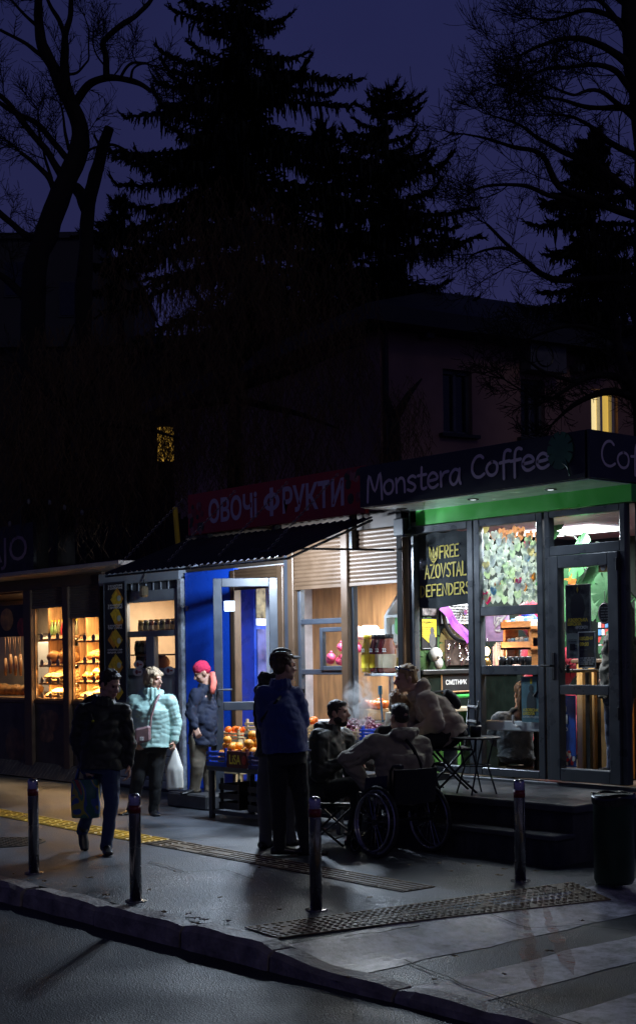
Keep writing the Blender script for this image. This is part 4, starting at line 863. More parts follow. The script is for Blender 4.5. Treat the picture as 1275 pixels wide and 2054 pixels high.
for i, (u, v) in enumerate(((668, 1318), (683, 1298), (690, 1318), (676, 1326), (703, 1320), (712, 1300), (727, 1317), (741, 1298), (735, 1322), (660, 1324), (697, 1304))):
    x, z = F(u, v, -1.15); o = MB().ell((0, 0, 0), (.058, .058, .054), 16, 10, jit=.06).lathe((0, 0, .045), [(.012, 0), (.02, .03), (.015, .03)], 8).build('pomegranate', m_pom, local=True, smooth=True); o.location = (x, -1.15+rnd.uniform(-.06, .06), max(z, zc+.055)); tag(o, 'pink pomegranate piled on the plywood shelf of the fruit shop', 'pomegranate', 'pomegranates on the plywood shelf')
JC = [(.45, .30, .02), (.10, .006, .01), (.12, .008, .01), (.30, .10, .06)]
for i, u in enumerate((734, 748, 762, 777)):
    x, z = F(u, 1345, -.35); w = .075 if i != 1 else .06
    t = thing('juice_jar', ['yellow-labelled jar of amber juice', 'dark red juice jar second in the row', 'dark red juice jar with a cream label', 'tall jar of rust coloured juice'][i]+' on the front shelf', 'jar', (x, -.38, z2_))
    MB().lathe((x, -.38, z2_), [(w*.8, 0), (w, .03), (w, .28), (w*.6, .36), (w*.6, .38)], 16).build('glass', mat('juice_%d' % i, JC[i], .12, spec=.7, coat=.4), t, smooth=True); MB().lathe((x, -.38, z2_+.381), [(w*.64, 0), (w*.64, .045)], 16).build('lid', m_black if i else m_yellow, t, smooth=True)
    MB().lathe((x, -.38, z2_+.06), [(w+.002, 0), (w+.002, .15)], 20).build('label_band', m_py if i < 2 else mat('label_cream', (.6, .5, .35), .6), t)
    mb = MB(); text_mb(mb, '22', (x+w*.4, -.38+w+.003, z2_+.235), FX, FY, 1, .002, (w*.8, .04), .03); mb.build('lettering', m_pw, t)
for i, (u, v, c) in enumerate(((700, 1272, 0), (716, 1270, 1), (735, 1268, 0), (748, 1272, 2), (765, 1274, 2))):
    x = F(u, v, -1.2)[0]; o = MB().bbox(x-.09, x+.09, -1.35, -1.15, z1_, z1_+(.17, .15, .11)[c], .03).build('goods_packet', mat('goods_%d' % c, [(.5, .32, .25), (.45, .22, .2), (.6, .68, .7)][c], .4, var=.5, vscale=16)); tag(o, ['clear bag of dried fruit', 'bag of pink sweets', 'pale cardboard box'][c]+' on the upper plywood shelf', 'packet', ['bags of dried fruit', None, 'pale boxes on the upper shelf'][c] or 'bag of pink sweets')
for i in range(9):
    x = 4.2-.16*i; c = i % 4; h_ = (.16, .12, .19, .14)[c]
    o = MB().bbox(x-.055, x+.055, -1.55, -1.38, z1_, z1_+h_, .012).build('tea_box', mat('tea_box_%d' % c, [(.55, .10, .06), (.10, .35, .12), (.65, .55, .15), (.20, .15, .45)][c], .45, var=.4, vscale=18)); tag(o, ['red', 'green', 'yellow', 'violet'][c]+' box standing at the back of the upper plywood shelf', 'box', ['red', 'green', 'yellow', 'violet'][c]+' boxes on the upper plywood shelf')
for i in range(7):
    x = 3.55-.11*i; o = MB().lathe((x, -.52, z2_), [(.035, 0), (.038, .12), (.03, .15), (.03, .17)], 12).build('small_jar', mat('small_jar_%d' % (i % 2), [(.45, .08, .20), (.6, .45, .12)][i % 2], .25), smooth=True); tag(o, ['magenta', 'honey coloured'][i % 2]+' small jar behind the juice jars', 'jar', ['magenta', 'honey coloured'][i % 2]+' small jars behind the juice')
for i in range(6):
    x = 3.5-.12*(i % 3)*1.1; z = .62+.26*(i//3); o = MB().bbox(x-.055, x+.055, -.6, -.45, z, z+.2, .01).build('carton', mat('carton_%d' % (i % 3), [(.6, .55, .45), (.15, .25, .45), (.5, .3, .15)][i % 3], .5, var=.3, vscale=14)); tag(o, ['cream', 'blue', 'tan'][i % 3]+' carton stacked '+('low' if i < 3 else 'high')+' under the jar shelf', 'carton')
MB().bbox(3.1, 3.6, -.62, -.42, .86, .88).build('carton_board', m_ply, sh2); MB().bbox(3.1, 3.6, -.62, -.42, .60, .62).build('carton_board', m_ply, sh2)
x, z = F(752, 1168, -1.0); ac = MB().bbox(x-.45, x+.4, -2.04, -1.8, 2.42, 2.70, .04).build('wall_heater', m_white); ac.name = 'air_conditioner'; tag(ac, 'white air conditioner high on the plywood wall of the fruit shop', 'air conditioner')
hx0, hx1, hz0, hz1 = pr(783, 1190, 815, 1345, -.6); hs = thing('house_shelf', 'white house-shaped display shelf with hanging bags', 'shelf', ((hx0+hx1)/2, -.6, hz0)); c = (hx0+hx1)/2-.06
MB().box(hx0, hx0-.035, -.7, -.5, hz0, hz1-.25).box(hx0-.035, hx1-.1, -.7, -.5, hz0+.25, hz0+.285).box(hx0-.035, hx1-.1, -.7, -.5, hz1-.27, hz1-.24).add([(hx0, -.7, hz1-.25), (hx0-.04, -.7, hz1-.25), (hx1-.02, -.7, hz1), (hx1-.02, -.7, hz1+.05), (hx0, -.5, hz1-.25), (hx0-.04, -.5, hz1-.25), (hx1-.02, -.5, hz1), (hx1-.02, -.5, hz1+.05)], [(0, 1, 2, 3), (4, 5, 6, 7), (0, 3, 7, 4), (1, 2, 6, 5)]).build('frame', m_white, hs)
for k in range(3):
    o = MB().bbox(hx0-.05-.05*k, hx0-.12-.05*k, -.62, -.55, hz0+.30+.1*k, hz0+.52+.1*k, .02).build('hanging_bag', mat('bag_print_%d' % k, [(.6, .62, .6), (.2, .5, .2), (.65, .4, .3)][k], .4)); tag(o, ['white printed bag low on the house shelf', 'green printed bag in the middle of the house shelf', 'salmon printed bag high on the house shelf'][k], 'bag')
# display tables in front with crates and fruit
m_tab = mat('table_steel_dark', (.05, .05, .055), .5)
def fruit(kind, x, y, z, r, m, label, group, q):
    o = FR[kind] if not FRU.get(kind) else FR[kind].copy()
    if FRU.get(kind): COL.objects.link(o)
    FRU[kind] = 1; o.location = (x, y, z); o.scale = (r, r, r*q.uniform(.88, 1)); o.rotation_euler = (q.uniform(-.4, .4), q.uniform(-.4, .4), q.uniform(0, 6)); tag(o, label, kind, group)
FR = {}; FRU = {}
def fruit_proto(kind, name, m, leaf=False):
    mb = MB().ell((0, 0, 0), (1, 1, .92), 16, 10, jit=.03); mb.mat(1).lathe((0, 0, .86), [(.12, 0), (.08, .12)], 7)
    if leaf: mb.ell((.1, 0, .93), (.28, .16, .04), 8, 5)
    FR[kind] = mb.build(name, [m, mat('stalk_green', (.06, .14, .03), .6)], local=True, smooth=True)
fruit_proto('orange', 'orange_fruit', mat('orange_peel', (.80, .30, .02), .4, var=.15, bump=.3, bscale=18)); fruit_proto('persimmon', 'persimmon', mat('persimmon_skin', (.72, .14, .015), .3, var=.15), True); fruit_proto('onion', 'onion', mat('pale_onion', (.6, .55, .45), .4))
def crate(name, label, x0, x1, y0, y1, z, h, m, th=.012, gap=True, group=None):
    t = thing(name, label, 'crate', ((x0+x1)/2, (y0+y1)/2, z), group=group); x0, x1 = sorted((x0, x1))
    MB().box(x0, x1, y0, y1, z, z+th).build('base', m, t)
    for (a0, a1, b0, b1) in ((x0, x1, y1-th, y1), (x0, x1, y0, y0+th), (x0, x0+th, y0+th, y1-th), (x1-th, x1, y0+th, y1-th)):
        mb = MB()
        if gap:
            for k in range(3): mb.box(a0, a1, b0, b1, z+th+(h-th)*k/3, z+th+(h-th)*(k+.62)/3)
        else: mb.box(a0, a1, b0, b1, z+th, z+h)
        mb.build('side', m, t)
    for cx_ in (x0+th, x1-th-.025):
        for cy_ in (y0+th, y1-th-.025): MB().box(cx_, cx_+.025, cy_, cy_+.025, z+th, z+h+.025).build('corner_post', m, t)
    return t
def pile(kind, x0, x1, y0, y1, z, r, rows, label, group, seed):
    q = random.Random(seed); x0, x1 = sorted((x0, x1))
    for lv in range(rows):
        x = x0+r*(1.1+.6*lv)
        while x < x1-r*(1+.6*lv):
            y = y0+r*(1.1+.6*lv)
            while y < y1-r*(1+.5*lv):
                if lv == rows-1 and q.random() < .3: y += 2*r; continue
                fruit(kind, x+q.uniform(-.2, .2)*r, y+q.uniform(-.2, .2)*r, z+r*.95+lv*r*1.55, r, None, label, group, q); y += 2.02*r
            x += 2.02*r
tz = .56
dt = thing('display_table', 'low dark steel display table in front of the open fruit shop door', 'table', (3.6, 1.0, 0))
MB().bbox(2.30, 4.42, .74, 1.36, tz-.05, tz-.0).build('tabletop', m_tab, dt)
for (x, y) in ((4.38, 1.32), (4.38, .78), (3.3, 1.32), (2.34, 1.32), (2.34, .78)): MB().bbox(x-.028, x+.028, y-.028, y+.028, .0, tz-.05).build('leg', m_tab, dt)
MB().box(2.36, 4.36, 1.305, 1.335, .05, .09).box(2.36, 4.36, .765, .795, .05, .09).build('foot_rail', m_tab, dt)
m_bc = mat('crate_blue_plastic', (.015, .06, .42), .35); m_nc = mat('crate_navy_plastic', (.01, .02, .12), .35); m_bk = mat('crate_black_plastic', (.012, .012, .014), .4)
crate('plastic_crate', 'blue plastic crate of oranges at the left end of the display table', 4.42, 4.08, .96, 1.36, tz, .17, m_bc); pile('orange', 4.40, 4.10, .98, 1.34, tz+.014, .046, 4, 'ripe orange in the blue crate on the display table', 'oranges in the blue crate', 1)
t = crate('carton', 'dark printed fruit carton lettered LiSA holding oranges', 4.06, 3.72, .96, 1.36, tz, .17, mat('carton_print', (.10, .012, .012), .6, var=.6, vscale=10), gap=False)
mb = MB(); text_mb(mb, 'LiSA', (4.01, 1.361, tz+.035), FX, FY, 1, .003, (.19, .10), .02); mb.build('lettering', mat('carton_yellow', (.75, .6, .05), .6), t)
MB().ell((3.765, 1.361, tz+.085), (.035, .003, .05)).build('printed_emblem', mat('carton_red', (.4, .03, .02), .6), t)
pile('orange', 4.05, 3.73, .98, 1.34, tz+.02, .055, 4, 'large orange heaped in the LiSA carton', 'oranges in the carton', 2)
crate('plastic_crate', 'navy plastic crate of pale onions right of the LiSA carton', 3.70, 3.34, .96, 1.36, tz, .15, m_nc); pile('onion', 3.68, 3.36, .98, 1.34, tz+.014, .045, 2, 'pale onion in the navy plastic crate', 'onions in the navy crate', 3)
crate('wooden_crate', 'raw wooden crate standing empty behind the LiSA carton', 4.35, 3.95, .76, .94, tz, .24, m_crate)
crate('wooden_crate', 'raw wooden crate of oranges behind the navy crate', 3.92, 3.5, .76, .94, tz, .2, m_crate); pile('orange', 3.9, 3.52, .77, .93, tz+.1, .05, 2, 'orange in the wooden crate behind the navy crate', 'oranges in the wooden crate', 4)
for k, (x0, x1, z, lab) in enumerate(((4.40, 3.95, .0, 'left black crate stored under the display table'), (3.9, 3.4, .0, 'right black crate stored under the display table'))): crate('plastic_crate', lab, x0-.06, x1+.04, .82, 1.26, .1, .3, m_bk)
# raised tier against the front
t2 = thing('raised_stand', 'raised stand of fruit crates against the fruit shop windows', 'stand', (3.5, .4, 0)); zr = .86
MB().bbox(2.38, 4.62, .12, .70, zr-.04, zr).build('top', m_tab, t2)
for x in (2.42, 3.5, 4.58): MB().bbox(x-.025, x+.025, .62, .68, 0, zr-.04).build('leg', m_tab, t2)
crate('wooden_crate', 'wooden crate of persimmons nearest the open door', 4.60, 4.12, .25, .70, zr, .14, m_crate); pile('persimmon', 4.58, 4.14, .27, .68, zr+.014, .055, 2, 'ripe persimmon in the crate nearest the open door', 'persimmons nearest the door', 6)
crate('wooden_crate', 'wooden crate of persimmons behind the seated bearded man', 4.05, 3.60, .25, .70, zr, .14, m_crate); pile('persimmon', 4.03, 3.62, .27, .68, zr+.014, .055, 2, 'ripe persimmon in the crate behind the bearded man', 'persimmons behind the bearded man', 7)
crate('wooden_crate', 'empty raw wooden crate left of the grapes', 3.56, 3.20, .25, .70, zr, .12, m_crate)
crate('wooden_crate', 'wooden crate of dark grapes on the raised stand', 3.14, 2.76, .25, .70, zr, .09, m_crate)
gb = MB(); q = random.Random(9)
for i in range(170):
    a = q.random(); gb.ell((3.10-.30*a, .3+.36*q.random(), zr+.05+.17*q.random()*(1-abs(a-.35))), (.021, .021, .023), 8, 6)
o = gb.build('grape_bunch', mat('grape_skin', (.13, .02, .045), .25, var=.4, vscale=15), smooth=True); tag(o, 'heap of dark red grapes in the wooden crate', 'grapes')
crate('plastic_crate', 'bright blue plastic crate right of the grapes', 2.72, 2.42, .25, .70, zr, .12, m_bc)
# yellow bananas tucked behind
bn_ = MB()
for k in range(5):
    bn_.tube([(3.58+.03*k, .60+.02*k, zr+.16), (3.60+.03*k, .66, zr+.20), (3.63+.03*k, .70, zr+.18), (3.66+.03*k, .72, zr+.1)], [.008, .019, .019, .006], 7)
tag(bn_.build('banana_bunch', mat('banana_peel', (.75, .5, .04), .45), smooth=True), 'bunch of yellow bananas on the raised stand', 'bananas')
ds = thing('door_stand', 'small wooden stand of crates behind the open shop door', 'stand', (5.4, .22, 0)); MB().bbox(5.08, 5.62, .06, .40, .70, .73).box(5.08, 5.62, .06, .40, .36, .385).build('shelf', m_crate, ds)
for x in (5.10, 5.58): MB().box(x-.015, x+.015, .37, .40, 0, .70).box(x-.015, x+.015, .06, .09, 0, .70).build('leg', m_crate, ds)
crate('wooden_crate', 'wooden crate of red persimmons on the stand behind the door', 5.60, 5.10, .07, .40, .731, .12, m_crate); pile('persimmon', 5.58, 5.12, .09, .38, .75, .045, 2, 'ripe persimmon in the crate behind the open door', 'persimmons behind the door', 11)
crate('wooden_crate', 'lower wooden crate on the stand behind the door', 5.60, 5.10, .07, .40, .386, .12, m_crate); pile('orange', 5.58, 5.12, .09, .38, .405, .045, 2, 'orange in the lower crate behind the open door', 'oranges behind the door', 13)
# persimmons on the indoor counter seen low in the left window
ic = thing('indoor_counter', 'grey sloping counter inside the fruit shop window', 'counter', (4.0, -.5, .15)); MB().bbox(3.66, 4.5, -.9, -.15, .15, .98).build('body', mat('counter_grey', (.42, .40, .44), .5), ic); MB().bbox(3.66, 4.1, -.9, -.5, .985, 1.10).build('step', m_ply, ic)
q = random.Random(12)
for i in range(12): fruit('persimmon', 3.72+.075*(i % 5), -.60+.09*(i//5)-.1, 1.10+.055+.03*(i == 6), .055, None, 'ripe persimmon on the counter behind the window', 'persimmons behind the window', q)
o = MB().tube([(F(768, 1500, -.3)[0], -.3, .98), (F(762, 1390, -.3)[0], -.3, F(762, 1390, -.3)[1])], .012, 6).bbox(F(762, 1390, -.3)[0]-.02, F(762, 1390, -.3)[0]+.02, -.32, -.28, F(762, 1390, -.3)[1]-.02, F(762, 1390, -.3)[1]+.08).build('broom_handle', mat('teal_plastic', (.03, .15, .25), .4)); o.name = 'mop'; tag(o, 'blue handled mop leaning behind the right shop window', 'mop')
tl = MB().bbox(3.4, 5.2, -1.06, -.98, 2.70, 2.755).build('tube_lamp', mat('tube_white', (1, 1, 1), .5, var=0, emit=(.95, .97, 1), estr=7)); tag(tl, 'bright tube lamp under the fruit shop ceiling', 'lamp')
for x_, y_, z_, lab in ((4.12, .8, 2.84, 'white awning lamp hidden above the left shop window'), (3.66, 1.0, 2.79, 'white awning lamp hidden above the right shop window')):
    al = thing('awning_lamp', lab, 'lamp', (x_, y_, z_)); MB().bbox(x_-.12, x_+.12, y_-.12, y_+.12, z_, z_+.03).build('housing', m_greyframe, al); MB().lathe((x_, y_, z_-.022), [(.02, 0), (.045, .008), (.045, .021)], 14).build('lens', mat('tube_white2', (1, 1, 1), .5, var=0, emit=(.9, .95, 1), estr=1.5), al)

# ================================================================== SNACK KIOSK
nk = thing('snack_kiosk', 'narrow grey metal snack kiosk with lit windows and siding', 'kiosk', (7.6, 0, 0)); m_ng = mat('kiosk_grey', (.26, .29, .33), .45, var=.12, bump=.05); m_nin = mat('kiosk_cream_inside', (.55, .42, .30), .6, var=.1)
NX0, NX1 = 6.66, 8.54
MB().box(NX0, NX1, -1.6, -1.55, 0, 2.85).build('back_wall', m_nin, nk); MB().box(NX0, NX1, -1.55, -.05, 2.7, 2.75).build('ceiling', m_nin, nk)
MB().box(NX1-.03, NX1, -1.55, -.05, .1, 2.7).build('inner_wall', m_nin, nk); MB().box(NX0, NX0+.03, -1.55, -.05, .1, 2.7).build('inner_wall', m_nin, nk)
z_ = lambda v: F(305, v, 0)[1]
MB().bbox(NX0, NX1, -.03, .10, z_(1168), z_(1143), .01).build('header_beam', m_ng, nk); MB().bbox(NX0+.02, NX1, -.04, .02, 0.0, z_(1400)).build('lower_panel', mat('kiosk_dark_slate', (.05, .055, .065), .5), nk)
MB().box(NX0, NX1, -.04, .03, z_(1168)-.0, 2.78).build('eave_board', m_ng, nk); MB().box(NX0+.09, NX1, -.045, -.01, z_(1186), z_(1166)).build('corrugated_strip', mat('strip_dark', (.07, .075, .085), .5), nk)
for i in range(9): MB().box(NX0+.2+.17*i, NX0+.215+.17*i, -.012, .004, z_(1186), z_(1168)).build('strip_rib', m_ng, nk)
MB().bbox(NX0, NX0+.09, -.04, .07, 0, 2.74, .01).build('post', mat('peeling_white_post', (.42, .44, .47), .6, var=.5, vscale=14), nk)
mb = MB()
for i in range(5): mb.bbox(NX0+.1, NX1, .021, .045, .04+.105*i, .135+.105*i, .012)
mb.build('siding', m_ng, nk)
xs_ = lambda u: F(u, 1290, 0)[0]
fw = MB(); X = [xs_(246), xs_(256), xs_(296), xs_(312), xs_(354), xs_(366)]
fw.bbox(X[0]+.4, X[1], -.05, .03, .55, z_(1200)); fw.bbox(X[4], X[5], -.05, .03, .55, z_(1200)); fw.bbox(X[0]+.4, X[5], -.05, .034, z_(1207), z_(1184)); fw.bbox(X[1], X[4], -.05, .028, z_(1277), z_(1265)); fw.bbox(X[2], X[3], -.05, .027, z_(1340), z_(1277)); fw.bbox(X[1], X[4], -.05, .028, z_(1355), z_(1340)); fw.bbox(X[1], X[4], -.05, .028, z_(1400), z_(1390))
wf = fw.build('window', m_ng, nk)
for (a_, b_, c_, d_) in ((X[1], X[4], z_(1265), z_(1207)), (X[1], X[2], z_(1340), z_(1277)), (X[3], X[4], z_(1340), z_(1274))): MB().box(a_, b_, -.02, -.014, c_, d_).build('pane', GLASS, wf)
bb = MB().box(X[1], X[4], -.03, -.01, z_(1390), z_(1355)).build('picture_band', m_pb, nk)
for u in (275, 333):
    mb = MB(); x, z = F(u, 1372, 0); mb.bbox(x-.19, x+.19, -.009, -.004, z-.13, z+.07, .06).ell((x-.1, -.007, z+.07), (.11, .003, .06)).ell((x+.1, -.007, z+.07), (.11, .003, .06))
    mb.build('printed_toast', mat('toast_print', (.45, .50, .48), .6), bb)
for (u, v) in ((279, 1333), (277, 1348), (340, 1345)):
    x, z = F(u, v, .03); bd = MB().ell((x, .033, z), (.12, .003, .055), 20, 8).build('oval_sticker', m_pw, nk)
    MB().ell((x+.02, .0355, z), (.035, .002, .03), 10, 6).box(x-.02, x-.08, .034, .037, z-.01, z+.01).build('printed_mark', mat('print_maroon', (.3, .05, .06), .6), bd)
zz = z_(1266)
for i in range(3):
    MB().box(X[1]+.02, X[4], -.40, -.06, (z_(1268), z_(1312), z_(1341))[i]-.02, (z_(1268), z_(1312), z_(1341))[i]).build('shelf', m_ply, nk)
def jar(x, y, z, r, h, c, label, group):
    key = (round(h, 2), c)
    if key not in JP:
        t = thing('preserve_jar', label, 'jar', (x, y, z), group=group); MB().lathe((0, 0, 0), [(r*.85, 0), (r, .01), (r, h*.78), (r*.8, h*.88)], 12).build('glass', mat('preserve_%d' % c, [(.05, .035, .015), (.03, .035, .012), (.07, .02, .012)][c], .12, spec=.7), t, local=True, smooth=True); MB().lathe((0, 0, h*.88), [(r*.88, 0), (r*.88, h*.12)], 12).build('lid', mat('jar_lid_%d' % c, [(.4, .28, .1), (.5, .5, .5), (.3, .25, .2)][c], .3, .6), t, local=True); MB().lathe((0, 0, h*.22), [(r+.002, 0), (r+.002, h*.35)], 12).build('label_band', mat('jar_label_%d' % c, [(.3, .25, .15), (.12, .15, .12), (.3, .3, .28)][c], .7), t, local=True); JP[key] = t
    else: dup(JP[key], (x, y, z), 0, label)['group'] = group
JP = {}; GL = 'dark jars on the sill of the top snack kiosk window'
for i in range(8): jar(X[1]-.10-.125*i, -.16, z_(1268), .048, .17, i % 3, ['brown', 'green', 'dark red'][i % 3]+' jar on the sill of the snack kiosk top window', ['brown', 'green', 'dark red'][i % 3]+' jars on the top sill')
for i in range(2): jar(X[1]-1.12-.09*i, -.2, z_(1268), .05, .30, 1, 'tall green jar at the right end of the top sill', 'tall jars on the top sill')
for i in range(5): jar(X[1]-.055-.085*i, -.13, z_(1312), .038, .17, i % 2, ['brown', 'green'][i % 2]+' jar on the middle shelf of the snack kiosk', ['brown', 'green'][i % 2]+' jars on the middle shelf')
for r_ in range(2):
    for i in range(4): jar(X[1]-.07-.11*i, -.13, z_(1341)+.19*r_, .046, .18, (i+r_) % 3, ['brown', 'green', 'dark red'][(i+r_) % 3]+' jar stacked on the lowest shelf of the snack kiosk', ['brown', 'green', 'dark red'][(i+r_) % 3]+' jars on the lowest shelf')
x, z = F(325, 1332, -.25); tag(MB().ell((x, -.25, z+.02), (.12, .1, .10)).bbox(x-.14, x+.14, -.35, -.15, z-.1, z-.06).build('bread_loaf', mat('loaf_tan', (.35, .2, .1), .7), smooth=True), 'round tan loaf in the right pane of the snack kiosk', 'bread')
sl = thing('spot_lamp', 'small spot lamp hanging under the grey eave of the snack kiosk', 'lamp', (F(289, 1190, .15)[0], .15, 2.5)); x, z = F(289, 1185, .15)
MB().bbox(x-.05, x+.05, .10, .2, z-.08, z+.06, .02).build('head', mat('lamp_bronze', (.2, .16, .1), .4, .5), sl); MB().tube([(x, .15, z+.06), (x+.05, .12, z+.14), (x+.03, .1, z+.26), (x-.03, .1, z+.30)], .006, 6).build('cable', m_black, sl)
# khachapuri banner
kx0, kx1, kz0, kz1 = pr(211, 1170, 252, 1405, .12); kb = thing('menu_banner', 'tall black menu banner with photos of yellow pastries', 'banner', ((kx0+kx1)/2, .12, kz0)); MB().box(kx0, kx1, .10, .12, kz0, kz1).build('sheet', m_pb, kb); frame_mb(MB(), kx0+.02, kx1-.02, kz0-.02, kz1+.02, .02, .095, .13).build('frame', m_greyframe, kb)
for s, v0, v1 in (('ХАЧАПУРІ', 1173, 1177), ('З СУЛУГУНІ', 1178, 1182), ('ХАЧАПУРІ', 1212, 1216), ('З БРИНЗОЮ', 1217, 1221), ('ХАЧАПУРІ', 1253, 1257), ('ТРИ СИРА', 1258, 1262), ('СЛОЙКА 28₴', 1301, 1305), ('ВИШНЯ, СИР', 1307, 1311)): txt(kb, s, 217, v0, 246, v1, .123, m_pw, bold=.02)
mb = MB(); q = random.Random(7)
for v in (1196, 1236, 1281, 1330, 1378):
    x, z = F(232, v, .123); a0 = q.uniform(-.3, .3)
    for k in range(3):
        dx = q.uniform(-.06, .06); dz = q.uniform(-.05, .03); mb.mat(k % 2); P4 = [(-.17, -.05), (.02, -.13), (.17, .02), (-.02, .11)]
        mb.add([(x+dx+a_*.8*math.cos(a0)-b_*math.sin(a0), .123+.001*k, z+dz+a_*.8*math.sin(a0)+b_*math.cos(a0)) for a_, b_ in P4], [(0, 1, 2, 3)])
    mb.mat(2).ell((x-.09, .127, z-.03), (.05, .002, .04), 10, 6)
mb.build('printed_pastry', [mat('pastry_yellow', (.62, .40, .02), .6, var=.3, vscale=20), mat('pastry_orange', (.55, .24, .02), .6, var=.4, vscale=20), mat('cheese_print', (.5, .55, .42), .6)], kb)

# ================================================================== BAKERY STALL
bk_ = thing('bakery_stall', 'dark bakery stall with warm lit glass shelves of bread', 'kiosk', (10.6, 0, 0)); BX0, BX1 = 8.56, 14.2
m_bd = mat('bakery_brown', (.06, .035, .022), .5, var=.2); m_bshut = mat('bakery_shutter', (.11, .085, .07), .45); m_bin = mat('bakery_inside', (.5, .4, .28), .6, var=.15)
MB().box(BX0, BX1, -1.3, -1.25, 0, 2.85).build('back_wall', m_bin, bk_); MB().box(BX0, BX1, -1.25, -.05, 2.72, 2.76).build('ceiling', m_bd, bk_); MB().box(BX0, BX0+.03, -1.25, -.05, .1, 2.7).build('inner_wall', m_bin, bk_)
MB().box(BX0-.02, BX1, -.04, .05, 2.74, 2.92).build('fascia', m_bd, bk_)
cp = MB().bbox(7.25, BX1, -.1, .60, 2.90, 2.96, .01).build('canopy', mat('canopy_beige', (.34, .29, .26), .5, var=.3, vscale=3, stretch=(1, 6, 1)), bk_)
xb = lambda u: F(u, 1310, 0)[0]; zb_ = lambda v, u=100: F(u, v, 0)[1]
posts = [(8.56, 8.60), (xb(146), xb(134)), (xb(71), xb(56)), (12.6, 12.75)]
for a_, b_ in posts: MB().bbox(a_, b_, -.05, .07, 0, 2.74, .008).build('post', m_bd, bk_)
sill = 1.14; bays = [(posts[0][1], posts[1][0], 2.33), (posts[1][1], posts[2][0], 2.5), (posts[2][1], posts[3][0], 2.5)]
m_pan = mat('bakery_lower_print', (.035, .028, .026), .35, var=.7, vscale=4)
for i, (a_, b_, zt_) in enumerate(bays):
    if i < 2: shutter(a_, b_, zt_, 2.74, .03, m_bshut, bk_, 12 if i == 0 else 7)
    MB().bbox(a_, b_, -.04, .03, sill-.06, sill, .008).build('sill', m_bd, bk_); MB().box(a_, b_, -.03, .015, .22, sill-.06).build('lower_panel', m_pan, bk_)
    frame_mb(MB(), a_, b_, sill, zt_, .02, -.02, .01).build('window', mat('warm_metal_frame', (.3, .2, .12), .35, .6), bk_); MB().box(a_+.015, b_-.015, -.01, -.004, sill+.01, zt_-.01).build('pane', GLASS, bk_)
    if i < 2:
        zsh = [1.16, 1.40, 1.67, 1.98] if i == 0 else [1.16, 1.38, 1.64, 2.02]
        for zz in zsh: mb = MB().bbox(a_, b_, -.58, -.06, zz-.03, zz, .006); mb.v = [(x_, y_, z_-.30*(y_+.06)) for x_, y_, z_ in mb.v]; mb.build('shelf', m_wood, bk_)
        for xx in (a_, b_-.035, a_+(b_-a_)*.3): MB().box(xx, xx+.035, -.60, -.56 if xx not in (a_, b_-.035) else -.22, sill, zt_).build('upright', m_wood, bk_)
mb = MB()
for i in range(58): x = BX0+.1*i; mb.add([(x, .03, .22), (x+.085, .03, .22), (x+.085, .20, .02), (x, .20, .02), (x, .0, .22), (x+.085, .0, .22), (x+.085, .17, .0), (x, .17, .0)], [(0, 1, 2, 3), (7, 6, 5, 4), (0, 3, 7, 4), (1, 5, 6, 2), (0, 4, 5, 1), (3, 2, 6, 7)])
mb.build('skirt', mat('skirt_boards', (.06, .05, .045), .6, var=.4), bk_)
o = MB(); x, z = F(100, 1460, .02); o.ell((x, .016, z+.1), (.28, .004, .16)).ell((x+.1, .016, z-.12), (.2, .004, .1)); o.build('printed_picture', mat('print_dim', (.09, .05, .035), .5, var=.8, vscale=8), bk_)
o = MB(); x, z = F(30, 1480, .02); o.ell((x, .016, z-.1), (.3, .004, .25)).build('printed_picture', mat('print_dim2', (.08, .045, .03), .5, var=.8, vscale=6), bk_)
m_bread = mat('bread_crust', (.46, .22, .07), .6, var=.4, vscale=9, bump=.4, bscale=25); m_bun = mat('bun_glaze', (.55, .27, .07), .4, var=.3, vscale=9); m_tag = mat('price_tag', (.45, .40, .36), .7); m_flat = mat('pale_flatbread', (.62, .43, .2), .7, var=.3, vscale=8)
q = random.Random(21)
def loaf(kind, x, y, z, label, group):
    if kind not in LP:
        mb = MB()
        if kind == 'long': mb.ell((0, 0, .055), (.075, .17, .062), 14, 9, jit=.1); mb.mat(1); [mb.ell((0, -.1+.07*k, .112), (.04, .012, .008), 8, 5) for k in range(4)]
        elif kind == 'bun': mb.ell((0, 0, .04), (.07, .075, .048), 14, 8, jit=.1); mb.mat(1).ell((0, 0, .085), (.03, .03, .008), 8, 5)
        elif kind == 'flat': mb.ell((0, 0, .02), (.14, .13, .026), 18, 7, jit=.1); mb.mat(1).ell((.0, 0, .045), (.09, .08, .006), 10, 5)
        else: mb.ell((0, 0, .07), (.12, .1, .085), 16, 10, jit=.08); mb.mat(1).ell((0, 0, .15), (.06, .015, .01), 8, 5)
        LP[kind] = mb.build({'long': 'bread_loaf', 'bun': 'bun', 'flat': 'flatbread', 'round': 'round_loaf'}[kind], [{'long': m_bread, 'bun': m_bun, 'flat': m_flat, 'round': m_bread}[kind], m_flat], local=True, smooth=True); o = LP[kind]
    else: o = LP[kind].copy(); COL.objects.link(o)
    o.location = (x, y, z+(.30*(-.06-y) if y < -.1 else 0)); o.rotation_euler = (-.29, q.uniform(-.1, .1), q.uniform(-.35, .35)); o.scale = [q.uniform(.9, 1.1)]*3; tag(o, label, 'bread', group)
LP = {}
